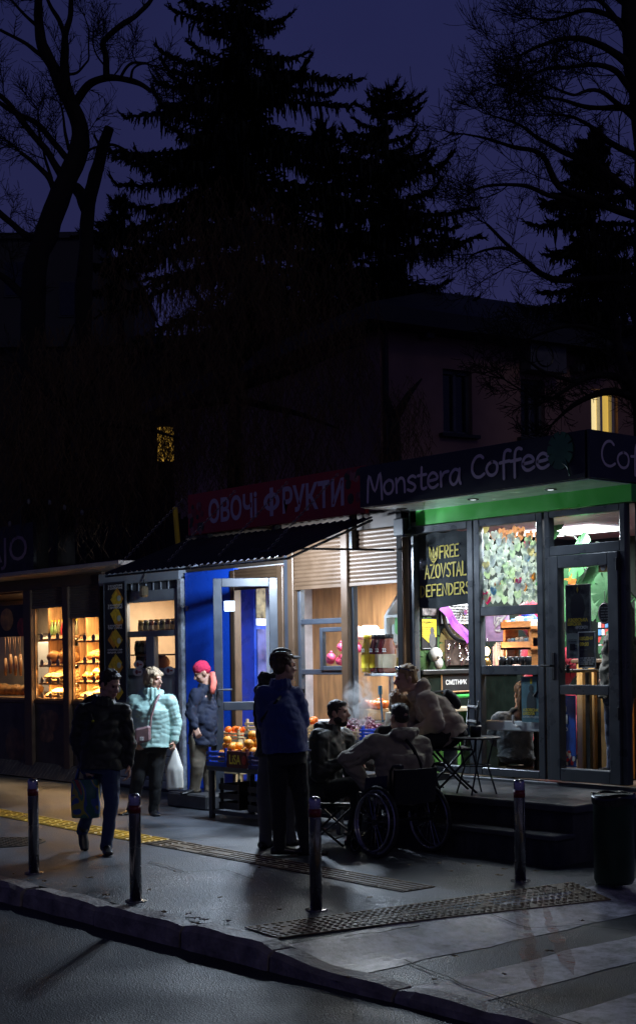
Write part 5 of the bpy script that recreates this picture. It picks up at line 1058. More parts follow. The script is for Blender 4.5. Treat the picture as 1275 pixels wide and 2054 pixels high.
for i in range(2):
    a_, b_, zt_ = bays[i]; zsh = [1.16, 1.40, 1.67, 1.98] if i == 0 else [1.16, 1.38, 1.64, 2.02]; nm = 'right' if i == 0 else 'left'; bay = 'the bay beside the menu banner' if i == 0 else 'the bay left of the dark post'
    for k, kind in enumerate(('flat', 'bun', 'long', None) if i == 0 else ('flat', 'flat', 'round', None)):
        if not kind: continue
        st = {'flat': .2, 'bun': .15, 'long': .155, 'round': .26}[kind]; x = a_+.12
        while x < b_-.08:
            for y in ((-.2, -.42) if kind != 'long' else (-.28, )):
                loaf(kind, x, y, zsh[k], {'flat': 'pale flatbread', 'bun': 'glazed bun', 'long': 'long scored loaf', 'round': 'round brown loaf'}[kind]+' on the '+['lowest', 'second', 'third'][k]+' shelf of '+bay, {'flat': 'flatbreads', 'bun': 'buns', 'long': 'long loaves', 'round': 'round loaves'}[kind]+' on the '+['lowest', 'second', 'third'][k]+' shelf of '+bay)
                if kind in ('flat', 'bun') and q.random() < .7: loaf(kind, x+.03, y, zsh[k]+.05, {'flat': 'pale flatbread', 'bun': 'glazed bun'}[kind]+' on the '+['lowest', 'second', 'third'][k]+' shelf of '+bay, {'flat': 'flatbreads', 'bun': 'buns'}[kind]+' on the '+['lowest', 'second', 'third'][k]+' shelf of '+bay)
            x += st
    for zz in zsh:
        x = a_+.1
        while x < b_-.05:
            o = MB().prism([(.038*math.cos(2*math.pi*j/14), .045*math.sin(2*math.pi*j/14)) for j in range(14)], lambda a2, b2, d: (a2, d, b2), 0, .004).build('price_tag', m_tag, local=True); o.location = (x, -.055, zz+.03); o.scale = (1.25, 1, 1.15); tag(o, 'round price tag clipped to a shelf edge in '+bay, 'price tag', 'price tags in '+bay); x += .23
    # warm lamps under the shelves
    for zz in (zsh[1]-.04, zsh[2]-.04, zsh[3]-.04):
        l = MB().box(a_+.06, b_-.06, -.20, -.18, zz-.010+.035, zz+.035).build('strip_lamp', mat('strip_glow', (1, .8, .5), .5, var=0, emit=(1, .62, .25), estr=5)); tag(l, 'warm strip lamp glowing under '+('the second shelf' if zz < zsh[1] else 'the third shelf' if zz < zsh[2] else 'the topmost board')+' of '+bay, 'lamp')
        area('bakery_strip_light', ((a_+b_)/2, -.125, zz+.0), b_-a_-.15, 17 if i == 0 else (15 if zz < zsh[1] else 9 if zz < zsh[2] else 4), WARM, (R(-14), 0, 0), .05)
for i in (0, 1): a_, b_, zt_ = bays[i]; area('bakery_fill_light', ((a_+b_)/2, -.10, zt_-.04), b_-a_-.1, 16 if i == 0 else 11, (1.0, .66, .32), (R(-32), 0, 0), .05)  # soft warm fill added at the top of each bay, no fitting modelled
a_, b_, zt_ = bays[1]
for k, c in enumerate(((.2, .35, .12), (.3, .4, .15), (.25, .25, .1), (.5, .05, .05), (.55, .5, .35), (.5, .5, .3), (.55, .5, .25), (.5, .48, .3))):
    x = b_-.07-.10*k; t = thing('drink_bottle', ['green', 'olive', 'dark green', 'red', 'cream', 'straw', 'pale yellow', 'sandy'][k]+' bottle on the top shelf of the bakery bay', 'bottle', (x, -.25, 2.02)); MB().lathe((x, -.25, 2.021), [(.035, 0), (.036, .15), (.014, .21), (.014, .25)], 12).build('glass', mat('bottle_%d' % k, c, .12, spec=.7), t, smooth=True); MB().lathe((x, -.25, 2.272), [(.016, 0), (.016, .025)], 10).build('cap', m_yellow, t)
# left bay: poster and hanging sausages
t, r = board('bread_poster', 'dark poster with printed bread rolls above the sausages', 'poster', -8, 1214, 56, 1277, .03, mat('poster_dark', (.025, .018, .016), .5))
mb = MB(); x, z = F(14, 1243, .035); mb.mat(0).ell((x, .034, z), (.2, .003, .17), 20, 10); x, z = F(44, 1258, .035); mb.mat(1).ell((x, .034, z), (.14, .003, .14), 16, 9); mb.build('printed_rolls', [mat('roll_print', (.40, .19, .06), .5, var=.5, vscale=9), mat('meat_print', (.40, .07, .05), .5, var=.6, vscale=16)], t)
area('bakery_left_light', (11.5, -.5, 2.6), .7, 34, (1, .72, .42), (0, 0, 0), .2)
o = MB().bbox(11.2, 11.9, -.9, -.85, 1.2, 2.0, .02).build('door_panel', m_white, bk_)
for i in range(7):
    x = F(12+5*i, 1340, -.3)[0]; z = 1.62+.03*(i % 3); mb = MB().tube([(x, -.3-.04*(i % 2), z-.14), (x, -.3-.04*(i % 2), z), (x, -.3-.04*(i % 2), z+.13)], [.018, .034, .02], 10).tube([(x, -.3-.04*(i % 2), z+.13), (x, -.3, 2.1)], .003, 4); tag(mb.build('sausage', mat('sausage_tan', (.4, .2, .08), .45, var=.3), smooth=True), 'smoked tan sausage hanging in the left bay of the bakery', 'sausage', 'sausages hanging in the bakery')
tag(MB().tube([(BX0+2, -.3, 2.1), (12.5, -.3, 2.1)], .01, 6).build('hanging_rail', m_steel), 'thin steel rail holding the sausages', 'rail')
MB().bbox(posts[2][1], posts[3][0], -.6, -.06, 1.1, 1.14).build('shelf', m_wood, bk_)
for i in range(7): loaf('round', posts[2][1]+.16+.2*i, -.25, 1.141, 'round brown loaf on the sill under the hanging sausages', 'round loaves under the sausages')
# sign with the end of a word
js = thing('shop_sign', 'unlit dark sign board with pale letters ending in AJO', 'sign', (11.6, -.06, 2.95)); MB().box(10.55, 14.2, -.10, -.05, 2.98, 3.75).build('board', mat('sign_black', (.01, .009, .009), .6), js)
mb = MB(); x0, x1, z0, z1 = pr(-26, 1078, 55, 1143, -.045); text_mb(mb, 'AJO', (x0, -.048, z0), FX, FY, 1, .003, (x0-x1, z1-z0), 0); mb.build('lettering', mat('letter_mauve', (.3, .2, .22), .5), js)

# ================================================================== PEOPLE
def capsule(mb, p0, p1, r0, r1, n=12, flat=None):
    p0 = Vector(p0); p1 = Vector(p1); d = p1-p0; L = d.length
    if L < 1e-5: return mb.ell(p0, (r0, r0, r0), n, 8)
    d /= L; x = d.orthogonal().normalized(); y = d.cross(x); vs = []; fs = []; rings = []
    for a in (-80, -50, -20): rings.append((p0+d*(r0*math.sin(R(a))), r0*math.cos(R(a))))
    for k in (0, .33, .66, 1): rings.append((p0+d*(L*k), r0+(r1-r0)*k))
    for a in (20, 50, 80): rings.append((p1+d*(r1*math.sin(R(a))), r1*math.cos(R(a))))
    for c, r in rings:
        for k in range(n):
            t = 2*math.pi*k/n; o = (x*math.cos(t)+y*math.sin(t))*r
            if flat: ax = flat[0]; o -= ax*(o.dot(ax)*(1-flat[1]))
            vs.append(c+o)
    for i in range(len(rings)-1):
        for k in range(n): q = (k+1) % n; fs.append((i*n+k, i*n+q, i*n+n+q, i*n+n+k))
    fs += [tuple(range(n-1, -1, -1)), tuple((len(rings)-1)*n+k for k in range(n))]
    return mb.add(vs, fs)
def loft(mb, secs, n=22, power=2.3):
    vs = []; fs = []
    for c, ax, ay in secs:
        for k in range(n):
            t = 2*math.pi*k/n; cx, sx = math.cos(t), math.sin(t)
            vs.append(Vector(c)+Vector(ax)*(abs(cx)**(2/power)*math.copysign(1, cx))+Vector(ay)*(abs(sx)**(2/power)*math.copysign(1, sx)))
    for i in range(len(secs)-1):
        for k in range(n): q = (k+1) % n; fs.append((i*n+k, i*n+q, i*n+n+q, i*n+n+k))
    fs += [tuple(range(n-1, -1, -1)), tuple((len(secs)-1)*n+k for k in range(n))]
    return mb.add(vs, fs)
def fuse(mb, voxel=.01, smooth=5, disp=None):
    """join overlapping volumes into one continuous surface; returns a MB with the result"""
    me = bpy.data.meshes.new('fused'); me.from_pydata(mb.v, [], mb.f); me.update(); fix_normals(me)
    o = bpy.data.objects.new('fused', me); COL.objects.link(o)
    r = o.modifiers.new('r', 'REMESH'); r.mode = 'VOXEL'; r.voxel_size = voxel
    if smooth: s = o.modifiers.new('s', 'SMOOTH'); s.factor = .5; s.iterations = smooth
    dg = bpy.context.evaluated_depsgraph_get(); m2 = bpy.data.meshes.new_from_object(o.evaluated_get(dg)); bpy.data.objects.remove(o)
    out = MB(); nrm = [v.normal.copy() for v in m2.vertices]; co = [v.co.copy() for v in m2.vertices]
    if disp: co = [c+n_*disp(c) for c, n_ in zip(co, nrm)]
    out.v = [tuple(c) for c in co]; out.f = [tuple(p.vertices) for p in m2.polygons]; out.m = [0]*len(out.f)
    bpy.data.meshes.remove(m2); bpy.data.meshes.remove(me); return out
def folds(amp, scale, seed=0):
    def f(c): r_ = 1-abs(noise.noise(Vector((c.x*scale*.9+seed, c.y*scale*.9, c.z*scale*1.25))))*2.2; return amp*.9*max(0, r_)**2*-1+amp*(noise.noise(Vector((c.x*scale, c.y*scale, c.z*scale*1.7+seed*7)))+.5*noise.noise(Vector((c.x*scale*2.3+3, c.y*scale*2.3, c.z*scale*3+seed)))-.1)
    return f
def segdist(c, segs):
    best = None
    for a, b in segs:
        d = b-a; t = max(0, min(1, (c-a).dot(d)/d.length_squared)); q = (c-a-d*t).length
        if best is None or q < best[0]: best = (q, t*d.length)
    return best
SKIN = mat('skin', (.50, .29, .21), .5, var=.08, vscale=30); SKIN.node_tree.nodes['Principled BSDF'].inputs['Subsurface Weight'].default_value = .08
HAIRS = {k: mat('hair_'+k, c, .55, var=.45, vscale=40, stretch=(1, 1, .25), bump=.6, bscale=120) for k, c in dict(dark=(.022, .014, .010), brown=(.07, .04, .022), ash=(.42, .32, .21), blond=(.36, .22, .10), longbrown=(.09, .05, .03)).items()}
m_eye = mat('eye_dark', (.02, .015, .012), .2); m_lip = mat('lip', (.36, .13, .12), .5)
def cloth(name, col, rough=.85, sheen=.1, bump=.3, bs=220, var=.15): return mat(name, col, rough, var=var, bump=bump, bscale=bs, sheen=sheen, vscale=8)
def hand_mb(mb, wr, direction, palm, thumb, curl=.5, size=1.0):
    """palm plus four unequal bent fingers and a thumb; palm = palm normal, thumb = side the thumb is on"""
    d = direction.normalized(); pn = (palm-d*palm.dot(d)).normalized(); sd = d.cross(pn); sd = sd if sd.dot(thumb) > 0 else -sd; k = size
    pl = .088*k
    for o in (-.026, -.009, .009, .026): capsule(mb, wr+sd*(o*.7*k), wr+d*pl+sd*(o*k), .013*k, .0125*k, 8)
    for i, (o, L) in enumerate(((.030, .070), (.010, .078), (-.010, .072), (-.029, .056))):
        b = wr+d*pl+sd*(o*k); c1 = curl*.9+.05*i; d1 = (d*math.cos(c1)+pn*math.sin(c1)).normalized(); m1 = b+d1*(L*.5*k)
        c2 = curl*2.0+.08*i; d2 = (d*math.cos(c2)+pn*math.sin(c2)).normalized(); m2 = m1+d2*(L*.32*k); c3 = curl*2.7; d3 = (d*math.cos(c3)+pn*math.sin(c3)).normalized()
        capsule(mb, b, m1, .0098*k, .0088*k, 8); capsule(mb, m1, m2, .0088*k, .008*k, 8); capsule(mb, m2, m2+d3*(L*.24*k), .008*k, .007*k, 8)
    tb = wr+d*(.025*k)+sd*(.026*k); td = (d*.6+sd*.75+pn*.35).normalized(); t1 = tb+td*(.045*k); td2 = (d*.85+sd*.25+pn*(.3+curl*.5)).normalized()
    capsule(mb, tb, t1, .014*k, .011*k, 8); capsule(mb, t1, t1+td2*(.034*k), .011*k, .0085*k, 8)
def figure(label, group, d0, J, head_f, torso_f, top, bottom, shoe, hair, base, build=1.0, hem=None, torso_top=1.0, hood=None, beard=None, quilt=False, hands=('c', 'c'), head_up=None, hair_style='short', hat=None, sleeve=1.0, leg=1.0, toes=None, collar=None, rear_toe=0, jacket_amp=.014, head_size=1.0, hcurl=(.6, .6), hdir=(None, None), lower_extra=None):
    P = {k: (at(v[0], v[1], d0+(v[2] if len(v) > 2 else 0)) if not isinstance(v, Vector) else v) for k, v in J.items()}
    tf = torso_f.normalized(); spine = (P['neck']-P['pelvis']).normalized(); tr = spine.cross(tf).normalized()*-1
    sv = (P['shR']-P['shL']); B = build
    if tr.dot(sv) < 0: tr = -tr
    tfw = tr.cross(spine).normalized(); tfw = tfw if tfw.dot(tf) > 0 else -tfw
    sw = max(.13, abs(sv.dot(tr))*.5)
    hf = head_f.normalized(); hu = head_up.normalized() if head_up else Vector((0, 0, 1)); hr = hf.cross(hu).normalized(); hu = hr.cross(hf).normalized(); HC = P['head']; HS = head_size
    def H(x, y, z): return HC+(hr*x+hf*y+hu*z)*HS
    HM = Matrix((hr, hf, hu)).transposed()
    def hell(mb, c, r, **k): return mb.ell(H(*c), [q*HS for q in r], mx=HM, **k)
    # --- body: head, neck, torso, limbs and hands in one skin
    mb = MB()
    hell(mb, (0, -.012, .035), (.074, .094, .086)); hell(mb, (0, .024, -.03), (.060, .068, .086)); hell(mb, (0, .05, -.092), (.036, .034, .026)); hell(mb, (.034, .02, -.07), (.03, .05, .035)); hell(mb, (-.034, .02, -.07), (.03, .05, .035))
    capsule(mb, H(0, .084, .018), H(0, .108, -.024), .009, .0155, 8); hell(mb, (.011, .094, -.028), (.010, .012, .008)); hell(mb, (-.011, .094, -.028), (.010, .012, .008))
    hell(mb, (0, .076, .030), (.05, .018, .010)); hell(mb, (.036, .060, -.022), (.022, .022, .018)); hell(mb, (-.036, .060, -.022), (.022, .022, .018))
    hell(mb, (0, .086, -.056), (.024, .012, .008)); hell(mb, (0, .083, -.068), (.021, .012, .008))
    for s in (1, -1): hell(mb, (s*.074, -.008, -.014), (.011, .022, .033)); hell(mb, (s*.081, -.018, -.008), (.008, .014, .026))
    capsule(mb, P['neck']-spine*.05, H(0, -.02, -.05), .058*B, .055, 12)
    ch, wa, pe = P['chest'], P['waist'], P['pelvis']; sb = (P['shL']+P['shR'])*.5
    def torso(m, k, hem_pt=None, flare=1.0, shoulder=1.0):
        secs = []
        if hem_pt is not None: secs.append((hem_pt, tr*.185*B*k*flare, tfw*.145*B*k*flare))
        jk = 1.0 if hem_pt is None else 1.13; secs += [(pe-spine*(.04 if hem_pt is None else 0), tr*.175*B*k, tfw*.128*B*k*(jk*.97)), (wa, tr*.158*B*k*jk, tfw*.118*B*k*jk), (ch, tr*(sw*.86+.01)*k*(jk*.95), tfw*.128*B*k*jk), (sb-spine*.03, tr*(sw*.92)*k*shoulder, tfw*.098*B*k), (sb+spine*.035, tr*sw*.62*k, tfw*.07*B*k), (P['neck']+spine*.01, tr*.072*k, tfw*.066*k)]
        return loft(m, secs)
    torso(mb, .86)
    for s in ('L', 'R'):
        capsule(mb, P['sh'+s], P['el'+s], .05*B, .042*B); capsule(mb, P['el'+s], P['wr'+s], .041*B, .027)
        capsule(mb, P['hip'+s], P['kn'+s], .078*B, .054*B); capsule(mb, P['kn'+s], P['an'+s], .056*B, .036*B)
    for i, s in enumerate('LR'):
        fd = (P['wr'+s]-P['el'+s]).normalized() if hdir[i] is None else hdir[i].normalized()
        pn = (pe-P['wr'+s])-fd*((pe-P['wr'+s]).dot(fd)); pn = pn if pn.length > .02 else tfw
        hand_mb(mb, P['wr'+s]+fd*.01, fd, pn.normalized(), tfw+UP*.2, hcurl[i], .95+.05*B)
    f = fuse(mb, .0075, 4)
    # lips and eye sockets by region
    for i, poly in enumerate(f.f):
        c = Vector(f.v[poly[0]])-HC; x, y, z = c.dot(hr)/HS, c.dot(hf)/HS, c.dot(hu)/HS
        if y > .072 and abs(x) < .024 and -.074 < z < -.05: f.m[i] = 1
    body = f.build('person', [SKIN, m_lip], base=base, smooth=True)
    tag(body, label, 'person', group)
    eyes = MB()
    for s in (1, -1): hell(eyes, (s*.029, .074, .010), (.012, .010, .0075), n=8, m=6)
    eyes.build('eyes', m_eye, body, smooth=True)
    # --- trousers
    mb = MB(); loft(mb, [(pe-spine*.10, tr*.15*B, tfw*.12*B), (pe, tr*.172*B, tfw*.128*B), (wa-spine*.02, tr*.16*B, tfw*.118*B)])
    for s in 'LR':
        k1 = P['kn'+s]; a1 = P['an'+s]; capsule(mb, P['hip'+s], k1, .098*B*leg, .073*B*leg); capsule(mb, k1, a1+(k1-a1).normalized()*.02, .072*B*leg, .060*leg)
        capsule(mb, a1+(k1-a1)*.12, a1-(k1-a1).normalized()*.02, .060*leg, .063*leg)
    fuse(mb, .012, 3, folds(.0055, 7, 1)).build('trousers', bottom, body, smooth=True)
    # --- jacket
    hem = pe-spine*.06 if hem is None else at(hem[0], hem[1], d0+(hem[2] if len(hem) > 2 else 0))
    mb = MB(); torso(mb, 1.06*torso_top, hem, 1.05, 1.0)
    segs = [(hem, P['neck'])]
    for s in 'LR':
        sh, el, wr = P['sh'+s], P['el'+s], P['wr'+s]; capsule(mb, sh, el, .072*B*sleeve, .061*B*sleeve); capsule(mb, el, wr, .061*B*sleeve, .044*sleeve); capsule(mb, wr-(wr-el).normalized()*.05, wr+(wr-el).normalized()*.005, .047*sleeve, .046*sleeve); capsule(mb, sb, sh, .075*B, .072*B*sleeve)
        segs += [(sh, el), (el, wr)]
    if collar: 
        for k in range(12): a = 2*math.pi*k/12; o = tr*math.cos(a)*.085+tfw*math.sin(a)*.08; capsule(mb, P['neck']+o-spine*.03, P['neck']+o*.95+spine*collar, .024, .018, 8)
    if hood == 'down':
        hb = P['neck']-tfw*.085; loft(mb, [(hb-spine*.07, tr*.06, tfw*.03), (hb-spine*.03, tr*.125, tfw*.06), (hb+spine*.03, tr*.14, tfw*.07), (hb+spine*.065, tr*.10, tfw*.045)])
        for s in (-1, 1): capsule(mb, hb+tr*(s*.11)+spine*.02, P['neck']+tfw*.07+tr*(s*.05)-spine*.02, .040, .03)
    base_f = folds(jacket_amp, 8, 3)
    if quilt:
        def dq(c):
            q, t = segdist(c, segs); return .0050*(abs(math.sin(math.pi*t/.050+.5*noise.noise(c*7)))**.6)-.004+.007*noise.noise(c*16)
        jf = fuse(mb, .0085, 2, dq)
    else: jf = fuse(mb, .011, 3, base_f)
    jf.build('jacket', top, body, smooth=True)
    # --- shoes
    for i, s in enumerate('LR'):
        a = P['an'+s]; td = toes[i] if toes else tf; td = td.normalized(); mb = MB(); ax = td.cross(Vector((0, 0, 1)) if abs(td.z) < .9 else RIGHT).normalized(); up = ax.cross(td).normalized(); up = up if up.dot(UP) > 0 else -up
        sole = a-up*.075
        loft(mb, [(sole-td*.075+up*.03, ax*.034, up*.03), (sole-td*.04+up*.035, ax*.042, up*.038), (sole+td*.05+up*.032, ax*.043, up*.036), (sole+td*.12+up*.024, ax*.048, up*.026), (sole+td*.19+up*.018, ax*.036, up*.018)])
        capsule(mb, a+up*.03, sole+up*.04, .052, .048)
        fuse(mb, .009, 3).build('shoe', shoe, body, smooth=True)
    # --- hair
    if hair and hair_style != 'none':
        mb = MB(); q = random.Random(int(d0*100))
        if hair_style == 'short':
            hell(mb, (0, -.022, .052), (.083, .094, .083)); hell(mb, (0, -.055, .0), (.077, .058, .07)); 
            for k in range(26):
                a = q.uniform(-2.4, 2.4)+math.pi*1.5; e = q.uniform(.05, 1.25); c = (.076*math.cos(a)*math.cos(e), -.022+.09*math.sin(a)*math.cos(e)*-1*-1, .055+.082*math.sin(e)); c = (c[0], min(c[1], .062), c[2]); hell(mb, c, (.022, .028, .010), n=8, m=5)
            for k in range(9): hell(mb, (-.05+.0125*k, .058-abs(k-4)*.004, .09), (.016, .025, .02), n=6, m=4)
            for s in (-1, 1): hell(mb, (s*.073, .012, .018), (.010, .018, .03))
        elif hair_style == 'bob':
            hell(mb, (0, -.02, .05), (.092, .104, .09)); hell(mb, (0, -.06, -.01), (.085, .065, .085))
            for s in (-1, 1): hell(mb, (s*.075, .005, -.005), (.022, .05, .06)); hell(mb, (s*.05, .06, .065), (.04, .03, .028))
            for k in range(60):
                a = q.uniform(0, 6.28); e = q.uniform(0, 1.3); hell(mb, (.086*math.cos(a)*math.cos(e), min(.07, -.02+.1*math.sin(a)*math.cos(e)), .04+.09*math.sin(e)), (.009, .014, .034), n=6, m=4)
        elif hair_style == 'crop':
            hell(mb, (0, -.016, .046), (.079, .094, .081)); hell(mb, (0, -.05, .0), (.073, .054, .06)); hell(mb, (0, .05, .088), (.055, .03, .024))
            for s in (-1, 1): hell(mb, (s*.071, .008, .012), (.008, .018, .034))
        elif hair_style == 'long':
            hell(mb, (0, -.02, .05), (.09, .102, .09)); hell(mb, (0, -.06, -.08), (.09, .05, .16)); capsule(mb, H(0, -.07, -.05), H(.03, -.09, -.33), .075, .03)
            for k in range(30): x = q.uniform(-.075, .075); capsule(mb, H(x, -.085, .03), H(x*1.1+q.uniform(-.02, .02), -.11, -.22-q.uniform(0, .12)), .016, .007, 6)
        fuse(mb, .0075, 2, folds(.004, 40, 2)).build('hair', hair, body, smooth=True)
    if beard:
        mb = MB(); hell(mb, (0, .046, -.092), (.046, .044, .036)); hell(mb, (.04, .014, -.066), (.032, .05, .045)); hell(mb, (-.04, .014, -.066), (.032, .05, .045)); hell(mb, (0, .09, -.047), (.028, .012, .007))
        fuse(mb, .006, 2, folds(.003, 50, 4)).build('beard', beard, body, smooth=True)
    body['_P'] = 0; del body['_P']
    return body, P, H, hell, (tr, tfw, spine)
c_jean = cloth('jeans_blue', (.025, .045, .11)); c_black = cloth('black_cloth', (.010, .011, .013)); c_blk2 = cloth('black_jacket', (.012, .014, .013), .6, bump=.2); c_mint = cloth('mint_quilted_nylon', (.36, .57, .53), .50, 0, .12, 90, .06)
c_navy = cloth('navy_parka', (.006, .012, .036), .8, 0); c_khaki = cloth('khaki_cotton', (.17, .14, .10)); c_fleece = cloth('blue_fleece', (.012, .035, .20), .95, .5, .6, 300); c_grey = cloth('grey_trousers', (.10, .10, .105)); c_olive = cloth('dark_olive_jacket', (.03, .028, .022)); c_tan = cloth('tan_jacket', (.32, .275, .19), .8, .1, .5, 120); c_sand = cloth('sand_hoodie', (.42, .32, .23), .92, .3, .5, 260); c_knit = cloth('grey_knit', (.10, .11, .12), .9, .2, .8, 60, .5)
m_shoe = mat('black_leather', (.012, .012, .013), .3, bump=.1)
fT = -FWD   # towards the viewer
# walking woman with the bright tote
d0 = depth(G(217, 1712)); w1, P1, H1, he1, ax1 = figure('woman in a black jacket and jeans walking with a colourful shopping bag', None, d0,
  dict(head=(221, 1374), neck=(209, 1408), chest=(204, 1445), waist=(203, 1492), pelvis=(204, 1528), shL=(167, 1428, -.03), elL=(154, 1488, .0), wrL=(170, 1535, -.06), shR=(246, 1428, .02), elR=(258, 1485, .05), wrR=(259, 1532, .02), hipL=(188, 1536, .03), knL=(186, 1604, .02), anL=(167, 1662, .22), hipR=(220, 1536, -.02), knR=(224, 1606, -.10), anR=(214, 1694, -.05)),
  RIGHT*.75+fT*.6-UP*.35, fT*.85+RIGHT*.45, c_blk2, c_jean, m_shoe, HAIRS['dark'], (G(205, 1712).x, G(205, 1712).y, 0), build=1.08, hem=(203, 1542), toes=(fT*.5+RIGHT*.2-UP*.75, fT*.9+RIGHT*.25), collar=.05, hcurl=(1.1, .5), sleeve=1.1, leg=.92)
fp = P1['wrL']+Vector((0, 0, -.07)); tb = thing('shopping_bag', 'large colourful patterned shopping bag hanging from the walking woman\'s hand', 'bag', fp+Vector((0, 0, -.5)))
def bag_mb(c0, c1, wx, wd, seed, n=14, rows=12):
    """a soft bag hanging between top centre c0 and bottom centre c1"""
    mb = MB(); vs = []
    for j in range(rows+1):
        t = j/rows; c = c0.lerp(c1, t); bul = .55+.45*math.sin(math.pi*min(1, t*.62+.12)); bul *= (1 if t < .9 else .86); wv = .9+.1*math.sin(math.pi*t*.8)
        for k in range(n*2):
            a = math.pi*k/n; ca, sa = math.cos(a), math.sin(a); p = c+RIGHT*(wx*wv*math.copysign(abs(ca)**.7, ca))+FWD*(wd*bul*math.copysign(abs(sa)**.8, sa)); p += (RIGHT*.4+FWD)*(.012*noise.noise(p*9+Vector((seed, 0, 0)))); vs.append(p)
    m = n*2; fs = [(j*m+k, j*m+(k+1) % m, j*m+m+(k+1) % m, j*m+m+k) for j in range(rows) for k in range(m)]+[tuple(rows*m+k for k in range(m))]
    return mb.add(vs, fs)
m_tote = bpy.data.materials.new('tote_print'); m_tote.use_nodes = True; t_ = m_tote.node_tree; b_ = t_.nodes['Principled BSDF']; b_.inputs['Roughness'].default_value = .4
co_ = t_.nodes.new('ShaderNodeTexCoord'); wv_ = t_.nodes.new('ShaderNodeTexNoise'); wv_.inputs['Scale'].default_value = 3.2; wv_.inputs['Detail'].default_value = 1; wv_.inputs['Distortion'].default_value = 1.5; cr_ = t_.nodes.new('ShaderNodeValToRGB'); cr_.color_ramp.interpolation = 'CONSTANT'
els = cr_.color_ramp.elements; els[0].position = 0; els[0].color = (.03, .12, .10, 1); els[1].position = .40; els[1].color = (.05, .10, .30, 1)
for p_, c_ in ((.45, (.35, .30, .06)), (.49, (.05, .16, .13)), (.54, (.28, .05, .04)), (.58, (.10, .16, .32)), (.63, (.25, .28, .25)), (.68, (.03, .14, .10))): e_ = els.new(p_); e_.color = (*c_, 1)
t_.links.new(co_.outputs['Object'], wv_.inputs[0]); t_.links.new(wv_.outputs[0], cr_.inputs[0]); t_.links.new(cr_.outputs[0], b_.inputs['Base Color'])
c0 = at(171, 1563, d0-.04); c1 = at(172, 1640, d0-.04); bag_mb(c0, c1, .128, .07, 3).build('bag_body', m_tote, tb, smooth=True)
mh = mat('blue_strap', (.03, .07, .25), .5)
for s in (-1, 1): MB().tube([c0+RIGHT*.075+FWD*(.03*s), c0+RIGHT*.05+UP*.1+FWD*(.02*s), fp+RIGHT*.012, fp-RIGHT*.012, c0-RIGHT*.05+UP*.1+FWD*(.02*s), c0-RIGHT*.075+FWD*(.03*s)], .012, 6).build('handle', mh, tb, smooth=True)
mb = MB(); tr_, tf_, sp_ = ax1; c = P1['chest']-tf_*.19-sp_*.03; mb.ell(c, (.17, .11, .24), mx=Matrix((tr_, tf_, sp_)).transposed(), jit=.12); bp_ = thing('backpack', 'black backpack worn by the walking woman', 'backpack', c-Vector((0, 0, .24))); mb.build('bag_body', c_black, bp_, smooth=True)
MB().tube([P1['shL']+sp_*.03-tf_*.08, P1['shL']+sp_*.07+tr_*.04, P1['chest']-tr_*.13+tf_*.145, P1['chest']-tr_*.15+tf_*.06-sp_*.12], .016, 6).build('strap', c_black, bp_)
MB().ell(P1['chest']+tf_*.15-tr_*.13+sp_*.0, (.02, .012, .012)).build('reflector', mat('reflector_yellow', (.6, .6, .03), .4), bp_)
# woman in mint
d0 = depth(G(300, 1634)); w2, P2, H2, he2, ax2 = figure('short haired woman in a mint quilted jacket carrying a white plastic bag', None, d0,
  dict(head=(308, 1364), neck=(304, 1394), chest=(304, 1424), waist=(303, 1462), pelvis=(303, 1490), shL=(270, 1408), elL=(261, 1450, .0), wrL=(271, 1482, -.12), shR=(340, 1408), elR=(352, 1450, .02), wrR=(350, 1484, -.04), hipL=(290, 1496), knL=(277, 1562, -.04), anL=(265, 1622, .1), hipR=(317, 1496), knR=(313, 1562, -.04), anR=(308, 1622, -.02)),
  RIGHT*.85+fT*.55-UP*.05, fT*.95+RIGHT*.15, c_mint, c_black, m_shoe, HAIRS['ash'], (G(300, 1634).x, G(300, 1634).y, 0), build=1.12, hem=(303, 1498), hood='down', quilt=True, hair_style='bob', toes=(fT*.8-RIGHT*.6, fT*.9+RIGHT*.3), collar=.07, sleeve=1.14, hcurl=(.6, 1.2), torso_top=1.06)
MB().tube([P2['neck']+ax2[1]*.09+ax2[2]*.02, P2['chest']+ax2[1]*.165, P2['pelvis']+ax2[1]*.178-ax2[2]*.02], .005, 6).build('zip', mat('zip_mint', (.2, .4, .38), .3, .3), w2)
cp_ = at(287, 1474, d0-.22); pu = thing('handbag', 'small mauve crossbody handbag of the woman in mint', 'bag', cp_-Vector((0, 0, .08))); m_mv = mat('mauve_leather', (.30, .19, .20), .4)
mb = MB().bbox(-.085, .085, -.04, .04, -.085, .085, .02); mb.v = [tuple(cp_+RIGHT*p[0]+FWD*p[1]+UP*(p[2]+p[0]*.2)) for p in mb.v]; mb.build('bag_body', m_mv, pu)
mb = MB().bbox(-.03, .01, -.046, -.04, -.06, -.02, .004); mb.v = [tuple(cp_+RIGHT*p[0]+FWD*p[1]+UP*p[2]) for p in mb.v]; mb.build('logo_patch', m_pw, pu)
MB().tube([cp_+RIGHT*.08+UP*.08, at(303, 1440, d0-.21), at(311, 1412, d0-.19), at(320, 1394, d0-.12), P2['neck']+ax2[0]*.09-ax2[1]*.05], .014, 6).build('strap', m_mv, pu)
m_plas = mat('white_plastic_film', (.72, .72, .66), .45, var=.1, vscale=5); m_plas.node_tree.nodes['Principled BSDF'].inputs['Transmission Weight'].default_value = 0
hp = P2['wrR']+Vector((0, 0, -.09)); pb = thing('plastic_bag', 'crumpled white plastic bag held by the woman in mint', 'bag', at(350, 1582, d0-.06))
mb = MB(); vs = []; n = 26; rows = 18; c0 = hp+UP*.02; c1 = at(351, 1583, d0-.06)
